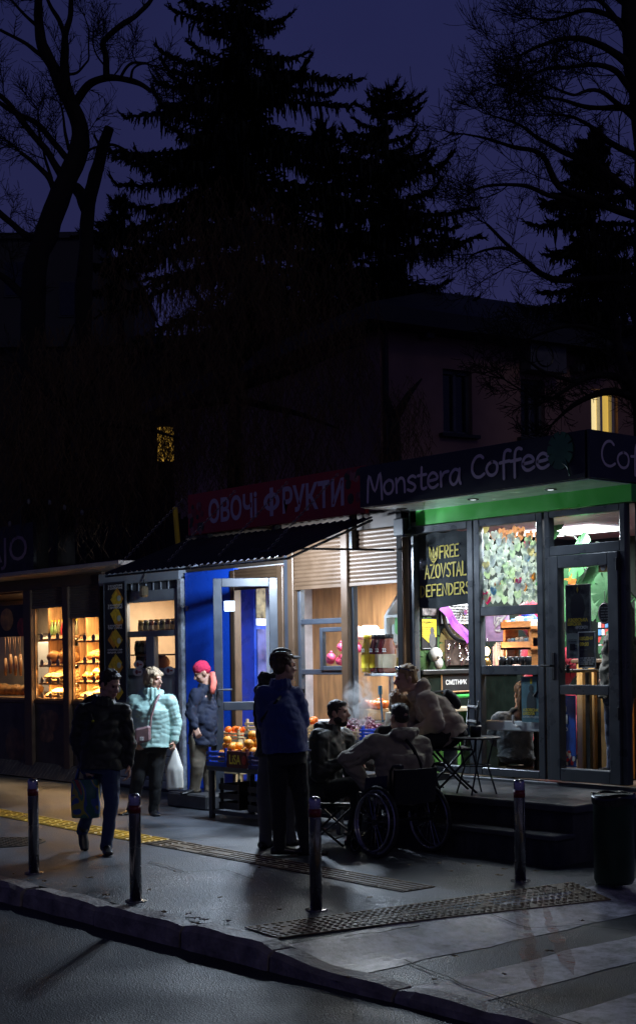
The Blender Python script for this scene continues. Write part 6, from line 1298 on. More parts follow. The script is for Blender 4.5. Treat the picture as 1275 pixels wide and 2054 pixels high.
for j in range(rows+1):
    t = j/rows; c = c0.lerp(c1, t); w = .012+.085*min(1, t*1.9)*(1 if t < .75 else 1-.5*(t-.75)); 
    for k in range(n):
        a = 2*math.pi*k/n; rr = w*(1+.22*noise.noise(Vector((math.cos(a)*2.5, math.sin(a)*2.5, t*2.2)))); vs.append(c+RIGHT*(rr*math.cos(a))+FWD*(rr*.7*math.sin(a)))
mb.add(vs, [(j*n+k, j*n+(k+1) % n, j*n+n+(k+1) % n, j*n+n+k) for j in range(rows) for k in range(n)]+[tuple(rows*n+k for k in range(n))]); mb.build('bag_body', m_plas, pb, smooth=True)
# person in the red hat on the block by the door
blk = thing('stone_block', 'low dark stone block beside the open shop door', 'block', (5.35, .65, 0)); MB().bbox(4.95, 5.72, .42, .98, 0, .17, .02).build('stone', m_stone, blk)
sp3 = Vector((5.30, .72, .17)); d0 = depth(sp3); w3, P3, H3, he3, ax3 = figure('person in a pink-red knit hat and navy parka leaning by the blue wall', None, d0,
  dict(head=(406, 1350), neck=(412, 1379), chest=(410, 1410), waist=(408, 1450), pelvis=(407, 1480), shL=(393, 1394, -.14), elL=(383, 1432, -.20), wrL=(392, 1458, -.26), shR=(428, 1394, .12), elR=(432, 1440, .1), wrR=(420, 1470, .0), hipL=(398, 1486, -.06), knL=(396, 1535, -.1), anL=(391, 1580, -.05), hipR=(416, 1486, .08), knR=(418, 1535, .1), anR=(420, 1582, .1)),
  -RIGHT*.95+fT*.25-UP*.45, -RIGHT*.85+fT*.4, c_navy, c_khaki, m_shoe, None, (sp3.x, sp3.y, .17), build=1.08, hem=(406, 1494), sleeve=1.1, toes=(-RIGHT*.8+fT*.6, -RIGHT*.6+fT*.7), collar=.04, leg=1.1, hcurl=(.9, .6))
mb = MB(); he3(mb, (0, -.012, .062), (.088, .104, .085)); he3(mb, (0, -.05, .03), (.086, .066, .07)); fuse(mb, .008, 2, folds(.003, 45, 1)).build('knit_hat', mat('raspberry_knit', (.55, .02, .08), .9, var=.2, bump=.9, bscale=140), w3, smooth=True)
MB().tube([at(426, 1350, d0-.04), at(429, 1368, d0-.12), at(427, 1380, d0-.15), at(425, 1392, d0-.16)], [.030, .036, .036, .024], 10).build('scarf', mat('coral_fabric', (.75, .16, .12), .8), w3, smooth=True)
# man in the cap, half hidden
d0 = depth(G(533, 1702))+.05; w5, P5, H5, he5, ax5 = figure('man in a black cap and dark jacket half hidden behind the blue fleece', None, d0,
  dict(head=(567, 1327), neck=(553, 1362), chest=(548, 1405), waist=(550, 1460), pelvis=(550, 1505), shL=(524, 1388), elL=(520, 1445), wrL=(540, 1490, .1), shR=(586, 1390, .1), elR=(600, 1445, .15), wrR=(600, 1480, .2), hipL=(540, 1512), knL=(530, 1592), anL=(533, 1684), hipR=(568, 1512, .06), knR=(575, 1592, .12), anR=(580, 1680, .15)),
  RIGHT*.9+FWD*.3, RIGHT*.7+FWD*.5, c_olive, c_grey, m_shoe, HAIRS['brown'], (G(540, 1702).x, G(540, 1702).y, 0), hood='down', hair_style='crop', toes=(RIGHT*.5+FWD*.5, RIGHT*.9+FWD*.2), leg=1.02)
mb = MB(); he5(mb, (0, -.010, .058), (.080, .098, .070)); he5(mb, (0, -.03, .035), (.080, .082, .045)); c_cap = MB(); fuse(mb, .008, 2).build('cap', mat('cap_black', (.016, .016, .018), .7), w5, smooth=True)
vs = []
for i in range(9):
    a = math.pi*i/8; 
    for r_, dz in ((.0, .0), (1, -.012)): vs.append(H5(math.cos(a)*.075, .06+math.sin(a)*(.02+.085*r_), .052+dz-.02*abs(math.cos(a))))
mb = MB().add(vs, [(2*i, 2*i+1, 2*i+3, 2*i+2) for i in range(8)]); mb.add([v+UP*.006 for v in vs], [(2*i, 2*i+2, 2*i+3, 2*i+1) for i in range(8)]); mb.build('cap_visor', MATS['cap_black'], w5)
mb = MB(); he5(mb, (0, -.075, .01), (.08, .05, .085)); mb.build('neck_warmer', mat('rust_fabric', (.10, .035, .025), .9), w5, smooth=True)
# man in blue fleece
d0 = depth(G(585, 1716)); w4, P4, H4, he4, ax4 = figure('man in a blue fleece and black trousers standing with his back turned', None, d0,
  dict(head=(571, 1338), neck=(563, 1371), chest=(563, 1412), waist=(568, 1468), pelvis=(573, 1510), shL=(530, 1393, -.05), elL=(529, 1452, .02), wrL=(560, 1475, .24), shR=(594, 1396, .06), elR=(606, 1450, .05), wrR=(606, 1412, .24), hipL=(558, 1514), knL=(558, 1600), anL=(560, 1696), hipR=(592, 1514, .05), knR=(604, 1602, .06), anR=(613, 1698, .02)),
  RIGHT*.85+FWD*.5, RIGHT*.45+FWD*.9, c_fleece, c_black, m_shoe, HAIRS['brown'], (G(585, 1716).x, G(585, 1716).y, 0), build=1.06, hem=(575, 1508), collar=.035, toes=(RIGHT*.7+FWD*.1, RIGHT*.95-FWD*.1), sleeve=1.12, jacket_amp=.010, torso_top=1.04)
MB().tube([P4['shR']+ax4[2]*.07-ax4[0]*.06-ax4[1]*.02, P4['chest']-ax4[1]*.15+ax4[0]*.05+ax4[2]*.04, P4['chest']-ax4[1]*.145-ax4[0]*.12-ax4[2]*.12, P4['waist']-ax4[0]*.19], .012, 6).build('bag_strap', c_black, w4)
ph = P4['wrR']+(P4['wrR']-P4['elR']).normalized()*.09; mb = MB().bbox(-.035, .035, -.005, .005, -.07, .07, .004); mb.v = [tuple(ph+RIGHT*p[0]*.6+FWD*p[0]+UP*p[2]+FWD*.03) for p in mb.v]; o = mb.build('phone', m_blackplastic); tag(o, 'black phone held up by the man in the blue fleece', 'phone')
# bearded man on the low chair
gs = G(660, 1690); d0 = depth(gs); w6, P6, H6, he6, ax6 = figure('bearded man in a black jacket sitting on a low folding chair', None, d0,
  dict(head=(678, 1430), neck=(664, 1462), chest=(655, 1502), waist=(650, 1550), pelvis=(650, 1585), shL=(640, 1482, -.17), elL=(640, 1552, -.22), wrL=(684, 1530, -.24), shR=(690, 1480, .16), elR=(700, 1545, .2), wrR=(720, 1530, .0), hipL=(654, 1588, -.1), knL=(722, 1572, -.22), anL=(707, 1682, -.18), hipR=(662, 1586, .1), knR=(726, 1568, .14), anR=(722, 1676, .12)),
  RIGHT*.92+fT*.35, RIGHT*.85+fT*.35, c_blk2, c_black, m_shoe, HAIRS['dark'], (gs.x, gs.y, 0), build=1.1, hood='down', beard=HAIRS['dark'], hair_style='crop', toes=(RIGHT*.8+fT*.3, RIGHT), hem=(652, 1600), sleeve=1.28, collar=.05, jacket_amp=.012)
def folding_chair(name, label, base, facing, seat_h, w, dep, back_h, metal, seatm, tall=False):
    t = thing(name, label, 'chair', base); f = facing.normalized(); s = f.cross(UP).normalized(); B0 = Vector((0, 0, 0))
    def Q(a, b, z): return s*a+f*b+UP*z
    for k in (-1, 1):
        MB().tube([Q(k*w*.5, dep*.55, 0), Q(k*w*.5, 0, seat_h*.5), Q(k*w*.5, -dep*.5, seat_h), Q(k*w*.5, -dep*.62, back_h)], .011, 8).build('leg', metal, t, local=True, smooth=True)
        MB().tube([Q(k*w*.44, -dep*.55, 0), Q(k*w*.44, 0, seat_h*.5), Q(k*w*.44, dep*.45, seat_h)], .011, 8).build('leg', metal, t, local=True, smooth=True)
    mb = MB()
    for i in range(5):
        b = -dep*.45+dep*.2*i; a = [Q(-w*.5, b, seat_h), Q(w*.5, b, seat_h), Q(w*.5, b+dep*.17, seat_h), Q(-w*.5, b+dep*.17, seat_h)]; mb.add(a+[v+UP*.018 for v in a], [(3, 2, 1, 0), (4, 5, 6, 7), (0, 1, 5, 4), (1, 2, 6, 5), (2, 3, 7, 6), (3, 0, 4, 7)])
    mb.build('seat', seatm, t, local=True)
    MB().tube([Q(-w*.5, dep*.3, .06), Q(w*.5, dep*.3, .06)], .008, 6).tube([Q(-w*.44, -dep*.35, .1), Q(w*.44, -dep*.35, .1)], .008, 6).build('crossbar', metal, t, local=True)
    if back_h > seat_h+.1:
        mb = MB()
        for z in (.55, .85): zz = seat_h+(back_h-seat_h)*z; mb.tube([Q(-w*.5, -dep*.6, zz), Q(0, -dep*.66, zz), Q(w*.5, -dep*.6, zz)], .02, 6)
        mb.build('backrest', seatm, t, local=True)
    return t
cb = P6['pelvis']; folding_chair('folding_chair', 'low black folding chair under the bearded man', Vector((cb.x, cb.y, 0))+RIGHT*.04, RIGHT*.85+fT*.35, max(.3, cb.z-.15), .42, .4, cb.z+.25, m_black, m_black)
# man in the wheelchair
gw = G(800, 1712); d0 = depth(gw); wf_ = (FWD*.83-RIGHT*.56).normalized(); wr_ = (RIGHT*.83+FWD*.56).normalized()
w7, P7, H7, he7, ax7 = figure('man in a tan jacket sitting in a wheelchair with his back turned', None, d0,
  dict(head=(800, 1438), neck=(801, 1470), chest=(800, 1512), waist=(800, 1565), pelvis=(800, 1600), shL=(752, 1494, -.10), elL=(698, 1524, -.06), wrL=(731, 1574, .0), shR=(842, 1498, .12), elR=(856, 1552, .2), wrR=(842, 1588, .32), hipL=(782, 1604, .0), knL=(752, 1596, .42), anL=(748, 1690, .55), hipR=(822, 1600, .1), knR=(792, 1592, .52), anR=(790, 1684, .64)),
  FWD*.85-RIGHT*.45, wf_, c_tan, c_black, m_shoe, HAIRS['dark'], (gw.x, gw.y, 0), build=1.12, hood='down', hair_style='crop', toes=(wf_, wf_), hem=(800, 1612), sleeve=1.32, jacket_amp=.014, hcurl=(1.0, .8), hdir=(Vector((0, 0, -1))+RIGHT*.35, None), torso_top=1.05)
MB().tube([P7['neck']-ax7[1]*.09-ax7[0]*.05, P7['chest']-ax7[1]*.16+ax7[0]*.03+ax7[2]*.05, P7['chest']-ax7[1]*.155+ax7[0]*.11-ax7[2]*.08, P7['waist']+ax7[0]*.19-ax7[1]*.05], .017, 6).build('bag_strap', c_black, w7)
MB().tube([P7['wrL']+RIGHT*.0+UP*.03+wr_*.045*math.cos(a)+wf_*.045*math.sin(a) for a in [i*.5236 for i in range(13)]], .008, 6, False).build('watch', m_black, w7)
wc = thing('wheelchair', 'black manual wheelchair with large spoked wheels seen from behind', 'wheelchair', (gw.x, gw.y, 0)); WB = Vector((gw.x, gw.y, 0)); RW = .305
wl = G(755, 1722); wl = Vector((wl.x, wl.y, RW)); wrr = wl+wr_*.56; 
m_tyre = mat('tyre_rubber', (.012, .012, .013), .75); m_rim = mat('rim_violet_alloy', (.40, .38, .43), .30, .9); m_whb = mat('chair_blue_fabric', (.012, .016, .05), .6)
for c, sg_ in ((wl, -1), (wrr, 1)):
    cam_ = wr_*(sg_*.04)   # slight camber at the foot of the wheel
    def pt(r, a, off=0): return c+wf_*(r*math.cos(a))+UP*(r*math.sin(a))-cam_*math.sin(a)*(r/RW)*.5+wr_*off
    A = [2*math.pi*i/40 for i in range(41)]
    mb = MB().tube([pt(RW-.016, a) for a in A], .016, 8, False); wo_ = mb.build('wheel', m_tyre, wc, smooth=True)
    MB().tube([pt(RW-.04, a) for a in A], .013, 8, False).build('rim', m_rim, wo_, smooth=True); MB().tube([pt(RW-.065, a, sg_*.045) for a in A], .0085, 8, False).build('push_rim', m_rim, wo_, smooth=True)
    mb = MB()
    for i in range(24): a = 2*math.pi*i/24; mb.tube([pt(.025, a+(.5 if i % 2 else -.5), sg_*.015), pt(RW-.045, a)], .0022, 4)
    mb.build('spokes', m_steel, wo_); MB().cyl(c-wr_*.03, c+wr_*.03, .026).build('hub', m_black, wo_)
mid = (wl+wrr)*.5; sh_ = .20
def Qw(a, b, z): return mid+wr_*a+wf_*b+UP*(z-RW)
mb = MB(); vs = []
for j in range(9):
    for i in range(9): a = -.22+.055*i; z = .46+.29*j/8; vs.append(Qw(a, -.13-.05*math.cos(a*6)-.03*(j/8), z))
fs = [(j*9+i, j*9+i+1, j*9+10+i, j*9+9+i) for j in range(8) for i in range(8)]; mb.add(vs, fs); mb.add([v-wf_*.03 for v in vs], [f_[::-1] for f_ in fs]); mb.add([vs[k] for k in range(72, 81)]+[vs[k]-wf_*.03 for k in range(72, 81)], [(i, i+1, 10+i, 9+i) for i in range(8)]); mb.build('backrest', c_black, wc, smooth=True)
mb = MB(); mb.tube([Qw(-.22, -.1, .50), Qw(.22, -.1, .50), Qw(.22, .32, .52), Qw(-.22, .32, .52), Qw(-.22, -.1, .50)], .014, 8)
for s in (-.22, .22): mb.tube([Qw(s, -.12, .34), Qw(s, -.13, .74), Qw(s, -.17, .78), Qw(s, -.27, .78)], .013, 8); mb.tube([Qw(s, -.1, .34), Qw(s, .32, .36), Qw(s, .34, .52)], .013, 8); mb.tube([Qw(s*.9, .33, .5), Qw(s*.8, .48, .2), Qw(s*.7, .55, .12)], .012, 8)
mb.tube([Qw(-.26, 0, RW), Qw(.26, 0, RW)], .016, 8).tube([Qw(-.22, -.05, .36), Qw(.22, -.05, .5)], .008, 6); mb.build('frame', m_black, wc, smooth=True)
a = [Qw(-.21, -.1, .505), Qw(.21, -.1, .505), Qw(.21, .31, .525), Qw(-.21, .31, .525)]; MB().add(a+[v+UP*.05 for v in a], [(3, 2, 1, 0), (4, 5, 6, 7), (0, 1, 5, 4), (1, 2, 6, 5), (2, 3, 7, 6), (3, 0, 4, 7)]).build('seat', m_whb, wc)
for s in (-.22, .22):
    MB().tube([Qw(s, -.2, .78), Qw(s, -.29, .78)], .019, 10).build('push_handle', m_blackplastic, wc)
    a = [Qw(s*1.08, -.08, .54), Qw(s*1.08, .22, .54), Qw(s*1.08, .2, .66), Qw(s*1.08, -.1, .7)]; MB().add(a+[v+wr_*.008 for v in a], [(3, 2, 1, 0), (4, 5, 6, 7), (0, 1, 5, 4), (1, 2, 6, 5), (2, 3, 7, 6), (3, 0, 4, 7)]).build('side_guard', m_whb, wc)
    c = Qw(s*.9, .42, .065); MB().tube([c+wf_*(.055*math.cos(t))+UP*(.055*math.sin(t)) for t in [2*math.pi*i/18 for i in range(19)]], .012, 7, False).tube([c, c+UP*.12, Qw(s, .34, .38)], .01, 6).build('caster', m_black, wc, smooth=True)
a = [Qw(-.17, .5, .11), Qw(.17, .5, .11), Qw(.17, .64, .13), Qw(-.17, .64, .13)]; MB().add(a+[v+UP*.012 for v in a], [(3, 2, 1, 0), (4, 5, 6, 7), (0, 1, 5, 4), (1, 2, 6, 5), (2, 3, 7, 6), (3, 0, 4, 7)]).build('footrest', m_black, wc)
# man in the sand hoodie on the tall chair
gh = G(905, 1588, .47); d0 = depth(gh); w8, P8, H8, he8, ax8 = figure('blond man in a sand hoodie with sunglasses leaning forward on a folding chair', None, d0,
  dict(head=(813, 1362), neck=(834, 1388), chest=(864, 1420), waist=(890, 1448), pelvis=(902, 1472), shL=(856, 1406, -.19), elL=(874, 1452, -.24), wrL=(838, 1462, -.16), shR=(842, 1402, .15), elR=(822, 1452, .2), wrR=(826, 1464, .05), hipL=(898, 1478, -.1), knL=(846, 1480, -.14), anL=(866, 1574, -.14), hipR=(896, 1476, .1), knR=(842, 1478, .12), anR=(852, 1572, .14)),
  -RIGHT*.93+fT*.25-UP*.12, -RIGHT*.85+fT*.1-UP*.1, c_sand, c_black, m_shoe, HAIRS['blond'], (gh.x, gh.y, .47), build=1.1, hood='down', toes=(-RIGHT*.9+fT*.2, -RIGHT), hem=(908, 1480), sleeve=1.30, jacket_amp=.011, head_up=UP*.95-RIGHT*.1, collar=.02, hcurl=(.7, .9))
mb = MB(); vs = []
for s in (-1, 1): he8(mb, (s*.035, .062, .105), (.028, .010, .018))
mb.tube([H8(-.07, .05, .105), H8(-.085, -.05, .06)], .004, 6).tube([H8(.07, .05, .105), H8(.085, -.05, .06)], .004, 6).tube([H8(-.07, .055, .107), H8(.07, .055, .107)], .004, 6); o = mb.build('sunglasses', mat('blue_lens', (.03, .06, .22), .08, .4)); tag(o, 'blue mirrored sunglasses pushed up on the blond man\'s head', 'sunglasses')
cb = P8['chest']-ax8[1]*.2-ax8[2]*.06; bp2 = thing('backpack', 'small black backpack on the back of the man in the sand hoodie', 'backpack', cb-Vector((0, 0, .1))); MB().ell(cb, (.085, .055, .11), mx=Matrix(ax8).transposed(), jit=.1).build('bag_body', c_black, bp2, smooth=True); MB().tube([cb+ax8[2]*.1+ax8[0]*.08, P8['shL']+ax8[2]*.075, P8['chest']+ax8[1]*.12+ax8[0]*-.13], .012, 6).build('strap', c_black, bp2)
folding_chair('folding_chair', 'tall black folding chair on the stone step under the man in the hoodie', Vector((P8['pelvis'].x, P8['pelvis'].y, .47)), -RIGHT*.95+fT*.1, P8['pelvis'].z-.47-.14, .40, .36, P8['pelvis'].z-.47+.3, m_black, m_black)
bt = thing('bistro_table', 'small round black bistro table on the stone step', 'table', G(955, 1592, .47)); tb_ = Vector(bt.location); ht = at(955, 1478, depth(tb_)).z-.47
MB().lathe((0, 0, ht-.015), [(.215, 0), (.22, .006), (.22, .014), (.21, .016)], 30).build('tabletop', m_black, bt, local=True)
for i in range(4): a = i*1.5708+.5; MB().tube([(.18*math.cos(a), .18*math.sin(a), 0), (.1*math.cos(a+.3), .1*math.sin(a+.3), ht*.5), (.17*math.cos(a+.6), .17*math.sin(a+.6), ht-.015)], .008, 6).build('leg', m_black, bt, local=True)
MB().tube([(.13*math.cos(t), .13*math.sin(t), ht*.5) for t in [2*math.pi*i/20 for i in range(21)]], .006, 6, False).build('ring', m_black, bt, local=True)
o = MB().lathe((tb_.x, tb_.y, .47+ht+.002), [(.05, 0), (.055, .09), (.045, .1), (.04, .03)], 14).build('ashtray', m_blackplastic, smooth=True); tag(o, 'black round pot standing on the bistro table', 'pot')
# blond person hidden behind the wheelchair
d0 = depth(G(800, 1690)); gp = G(800, 1690); w11, P11, H11, he11, ax11 = figure('blond person seated between the two men, only the hair showing', None, d0,
  dict(head=(800, 1414), neck=(800, 1448), chest=(802, 1490), waist=(804, 1540), pelvis=(806, 1580), shL=(766, 1468), elL=(760, 1520), wrL=(775, 1560, .2), shR=(838, 1468, .05), elR=(846, 1520, .05), wrR=(836, 1560, .2), hipL=(790, 1584), knL=(786, 1580, .42), anL=(786, 1672, .42), hipR=(822, 1584), knR=(826, 1580, .42), anR=(826, 1672, .42)),
  FWD, FWD, c_black, c_black, m_shoe, HAIRS['blond'], (gp.x, gp.y, 0), hair_style='bob', hem=(806, 1590), build=.92)
cb = P11['pelvis']; folding_chair('folding_chair', 'low black folding chair under the blond person behind the wheelchair', Vector((cb.x, cb.y, 0)), FWD, max(.3, cb.z-.15), .40, .38, cb.z-.05, m_black, m_black)
# two people inside the cafe
x, z = F(1040, 1400, -.6); d0 = depth((x, -.6, z)); w9, P9, H9, he9, ax9 = figure('long haired person in a grey knit sitting inside behind the lower cafe window', None, d0,
  dict(head=(1046, 1392), neck=(1040, 1422), chest=(1032, 1450), waist=(1032, 1490), pelvis=(1034, 1512), shL=(1000, 1440, 0), elL=(985, 1480, .1), wrL=(1010, 1500, .2), shR=(1070, 1440, .1), elR=(1085, 1485, .15), wrR=(1060, 1505, .25), hipL=(1020, 1515), knL=(1010, 1512, .42), anL=(1010, 1545, .4), hipR=(1052, 1515), knR=(1060, 1512, .42), anR=(1060, 1545, .4)),
  FWD*.9-RIGHT*.3, FWD, c_knit, c_black, m_shoe, HAIRS['longbrown'], (x, -.6, .46), hair_style='long', hem=(1033, 1520), jacket_amp=.012, sleeve=1.1)
st_ = thing('stool', 'dark round stool inside the cafe under the seated person', 'stool', (P9['pelvis'].x, P9['pelvis'].y, .46)); zz = P9['pelvis'].z-.46-.14
MB().lathe((0, 0, max(.1, zz)-.03), [(.17, 0), (.18, .03)], 20).build('seat', m_darkwood, st_, local=True); 
for i in range(3): a = i*2.09; MB().tube([(.16*math.cos(a), .16*math.sin(a), 0), (.1*math.cos(a), .1*math.sin(a), max(.1, zz)-.03)], .012, 6).build('leg', m_black, st_, local=True)
x, z = F(1236, 1400, -.45); d0 = depth((x, -.45, z)); w10, P10, H10, he10, ax10 = figure('dark haired person in dark clothes standing inside at the right of the door', None, d0,
  dict(head=(1243, 1228), neck=(1243, 1262), chest=(1240, 1298), waist=(1240, 1350), pelvis=(1240, 1390), shL=(1222, 1285, -.05), elL=(1216, 1330, 0), wrL=(1212, 1352, .15), shR=(1265, 1285, .1), elR=(1272, 1335, .1), wrR=(1262, 1375, .1), hipL=(1228, 1392), knL=(1228, 1468), anL=(1228, 1535), hipR=(1250, 1392), knR=(1250, 1468), anR=(1250, 1535)),
  FWD*.8-RIGHT*.5, FWD*.8-RIGHT*.4, c_olive, c_jean, m_shoe, HAIRS['dark'], (x, -.45, .46), hair_style='long', hem=(1240, 1402))
th_ = MB(); hp_ = Vector((F(1030, 1338, -.16)[0], -.16, z_sh+.03)); hand_mb(th_, hp_, -RIGHT+fT*.5-UP*.2, -UP, fT, .6, .95); capsule(th_, hp_+RIGHT*.05, hp_, .026, .028); o = fuse(th_, .006, 2).build('toy_hand', mat('toy_skin', (.35, .19, .13), .5), smooth=True); tag(o, 'toy severed hand lying on the window counter edge', 'ornament')
# smoke by the bearded man's head
sm = bpy.data.materials.new('smoke'); sm.use_nodes = True; t_ = sm.node_tree; t_.nodes.clear(); o_ = t_.nodes.new('ShaderNodeOutputMaterial'); pv = t_.nodes.new('ShaderNodeVolumePrincipled'); pv.inputs['Color'].default_value = (.9, .92, .95, 1); pv.inputs['Anisotropy'].default_value = .3
co_ = t_.nodes.new('ShaderNodeTexCoord'); nz_ = t_.nodes.new('ShaderNodeTexNoise'); nz_.inputs['Scale'].default_value = 8; nz_.inputs['Detail'].default_value = 4; nz_.inputs['Distortion'].default_value = .8; mr_ = t_.nodes.new('ShaderNodeMapRange'); mr_.inputs[1].default_value = .45; mr_.inputs[2].default_value = .75; mr_.inputs[4].default_value = 34.0
gr_ = t_.nodes.new('ShaderNodeTexGradient'); gr_.gradient_type = 'SPHERICAL'; mp_ = t_.nodes.new('ShaderNodeMapping'); mp_.inputs['Scale'].default_value = (5.5, 5.5, 3.8); mu_ = t_.nodes.new('ShaderNodeMath'); mu_.operation = 'MULTIPLY'
t_.links.new(co_.outputs['Object'], mp_.inputs[0]); t_.links.new(mp_.outputs[0], gr_.inputs[0]); t_.links.new(co_.outputs['Object'], nz_.inputs[0]); t_.links.new(nz_.outputs[0], mr_.inputs[0]); t_.links.new(mr_.outputs[0], mu_.inputs[0]); t_.links.new(gr_.outputs[0], mu_.inputs[1]); t_.links.new(mu_.outputs[0], pv.inputs['Density']); t_.links.new(pv.outputs[0], o_.inputs['Volume'])
c = at(722, 1408, depth(gs)+.1); mb = MB().ell((0, 0, 0), (.19, .19, .27), 16, 12); o = mb.build('smoke', sm, local=True, smooth=True); o.location = c; tag(o, kind='stuff')

# ================================================================== STREET FURNITURE
def bollard(u, v, top_v, label):
    g = G(u, v); h = at(u, top_v, depth(g)).z; t = thing('bollard', label, 'bollard', (g.x, g.y, ground_z(g.x, g.y)), group='steel bollards along the pavement'); r = .042
    MB().lathe((0, 0, 0), [(r, 0), (r, h-.03), (r*.92, h-.012), (r*.7, h-.002), (r*.3, h+.002)], 24).build('post', m_steel, t, local=True, smooth=True)
    MB().lathe((0, 0, h-.135), [(r+.0015, 0), (r+.0015, .055)], 24).build('red_band', m_red, t, local=True, smooth=True)
    MB().lathe((0, 0, .001), [(.075, 0), (.075, .008), (r+.002, .012)], 24).build('base_plate', m_steel, t, local=True)
    return t
bollard(69, 1752, 1562, 'steel bollard with a red band, leftmost, by the manhole'); bollard(273, 1808, 1592, 'steel bollard with a red band below the woman in mint')
bollard(634, 1826, 1598, 'steel bollard with a red band in front of the man in blue fleece'); bollard(1043, 1768, 1563, 'steel bollard with a red band in front of the cafe steps')
p = at(278, 1660, depth(G(273, 1808))-.045); 
gb_ = G(1231, 1772); hb = at(1228, 1593, depth(gb_)).z; lb = thing('litter_bin', 'round dark green litter bin lined with a black bag beside the steps', 'litter bin', (gb_.x, gb_.y, 0)); rb_ = .148
MB().lathe((0, 0, 0.005), [(rb_*.9, 0), (rb_, .03), (rb_, hb-.02), (rb_*1.03, hb-.01)], 28).build('body', mat('bin_green', (.006, .022, .014), .45, .2, var=.3), lb, local=True, smooth=True)
mb = MB(); prof = [(rb_*1.05, hb-.07), (rb_*1.10, hb-.03), (rb_*1.08, hb+.008), (rb_*.98, hb+.004), (rb_*.93, hb-.10)]; mb.lathe((0, 0, 0), prof, 36); mb.v = [(p_[0]*(1+.03*noise.noise(Vector(p_)*14)), p_[1]*(1+.03*noise.noise(Vector(p_)*14+Vector((5, 0, 0)))), p_[2]+.018*noise.noise(Vector(p_)*11)) for p_ in mb.v]; mb.f = mb.f[:-2]+[mb.f[-1]]; mb.m = mb.m[:len(mb.f)]; mb.build('liner', mat('black_film', (.012, .012, .013), .22), lb, local=True, smooth=True)
o = MB().ell((0, 0, 0), (.06, .04, .02), 10, 6, jit=.3).build('crumpled_paper', mat('brown_paper', (.3, .16, .09), .8), local=True); o.location = (gb_.x+.03, gb_.y, hb-.075); tag(o, 'crumpled brown paper lying in the top of the bin', 'paper')

# ================================================================== BUILDINGS BEHIND
street_fill = bpy.data.lights.new('street_fill', 'SUN'); street_fill.energy = .055; street_fill.angle = R(12); street_fill.color = (1.0, .90, .86)  # faint lamp added as fill in place of unseen street lighting
street_fill_ob = bpy.data.objects.new('street_fill', street_fill); COL.objects.link(street_fill_ob); street_fill_ob.rotation_euler = (Vector(-RIGHT*.3+FWD*.8-UP*.55)).to_track_quat('-Z', 'Y').to_euler()
m_plaster = mat('ochre_plaster', (.46, .27, .22), .85, var=.2, vscale=1.2, bump=.3, bscale=40); m_roof = mat('dark_roof_tiles', (.03, .033, .04), .6, var=.3); m_darkpane = mat('dark_pane', (.012, .013, .018), .12)
A = at(764, 930, 24.0); A.z = 0; B = at(1275, 930, 26.9); B.z = 0; bd = (B-A); bd.z = 0; LB = 13.0; bx = bd.normalized(); by = Vector((-bx.y, bx.x, 0)); by = by if by.dot(FWD) > 0 else -by
zt = at(764, 660, 24.0).z; ob = thing('office_building', 'two storey plastered building with a dark hipped roof behind the coffee kiosk', 'building', A)
def OB(mb, a0, a1, b0, b1, z0, z1):
    c = [A+bx*a+by*b for a, b in ((a0, b0), (a1, b0), (a1, b1), (a0, b1))]
    return mb.add([Vector((p.x, p.y, z0)) for p in c]+[Vector((p.x, p.y, z1)) for p in c], [(0, 1, 2, 3), (4, 5, 6, 7), (0, 1, 5, 4), (1, 2, 6, 5), (2, 3, 7, 6), (3, 0, 4, 7)])
def wall_px(u, v):   # pixel -> coordinates on the front wall
    r = ray(u, v); n = by; t = (A-CAMP).dot(n)/r.dot(n); p = CAMP+r*t; return (p-A).dot(bx), p.z
wins = []
for (u0, v0, u1, v1) in ((888, 742, 946, 872), (1044, 762, 1092, 880), (1185, 782, 1238, 874)):
    a0, z1_ = wall_px(u0, (v0+v1)/2)[0], wall_px((u0+u1)/2, v0)[1]; a1, z0_ = wall_px(u1, (v0+v1)/2)[0], wall_px((u0+u1)/2, v1)[1]; wins.append((a0, a1, z0_, z1_))
mb = MB(); cuts = sorted(wins); a = 0
zl = min(w[2] for w in wins)-.0; zh = max(w[3] for w in wins)
OB(mb, 0, LB, 0, .3, -.3, min(w[2] for w in wins)); OB(mb, 0, LB, 0, .3, max(w[3] for w in wins), zt)
for w in cuts+[(LB, LB, 0, 0)]:
    OB(mb, a, w[0], 0, .3, zl, zh)
    if w[0] < LB:
        if w[2] > zl+.001: OB(mb, w[0], w[1], 0, .3, zl, w[2])
        if w[3] < zh-.001: OB(mb, w[0], w[1], 0, .3, w[3], zh)
    a = w[1]
OB(mb, 0, .3, .3, 9, -.3, zt); OB(mb, LB-.3, LB, .3, 9, -.3, zt); mb.build('wall', m_plaster, ob)
mb = MB(); ov_ = .55; hz_ = 2.0
c = [A+bx*a_+by*b_+UP*zt for a_, b_ in ((-ov_, -ov_), (LB+ov_, -ov_), (LB+ov_, 9+ov_), (-ov_, 9+ov_))]; rz = [A+bx*4.2+by*4.5+UP*(zt+.25+hz_), A+bx*(LB-4.2)+by*4.5+UP*(zt+.25+hz_)]; c2 = [p+UP*.28 for p in c]
mb.add(c+c2+rz, [(0, 1, 2, 3), (0, 1, 5, 4), (1, 2, 6, 5), (2, 3, 7, 6), (3, 0, 4, 7), (4, 5, 9, 8), (5, 6, 9), (6, 7, 8, 9), (7, 4, 8)]); mb.build('roof', m_roof, ob)
mat('window_dull', (.12, .12, .13), .5); m_lit = mat('lit_curtain', (.8, .6, .2), .8, var=.3, vscale=3, stretch=(6, 6, .5), emit=(1.0, .66, .13), estr=.50); m_lit2 = mat('lit_room', (.8, .7, .4), .8, var=0, emit=(1.0, .80, .38), estr=.8)
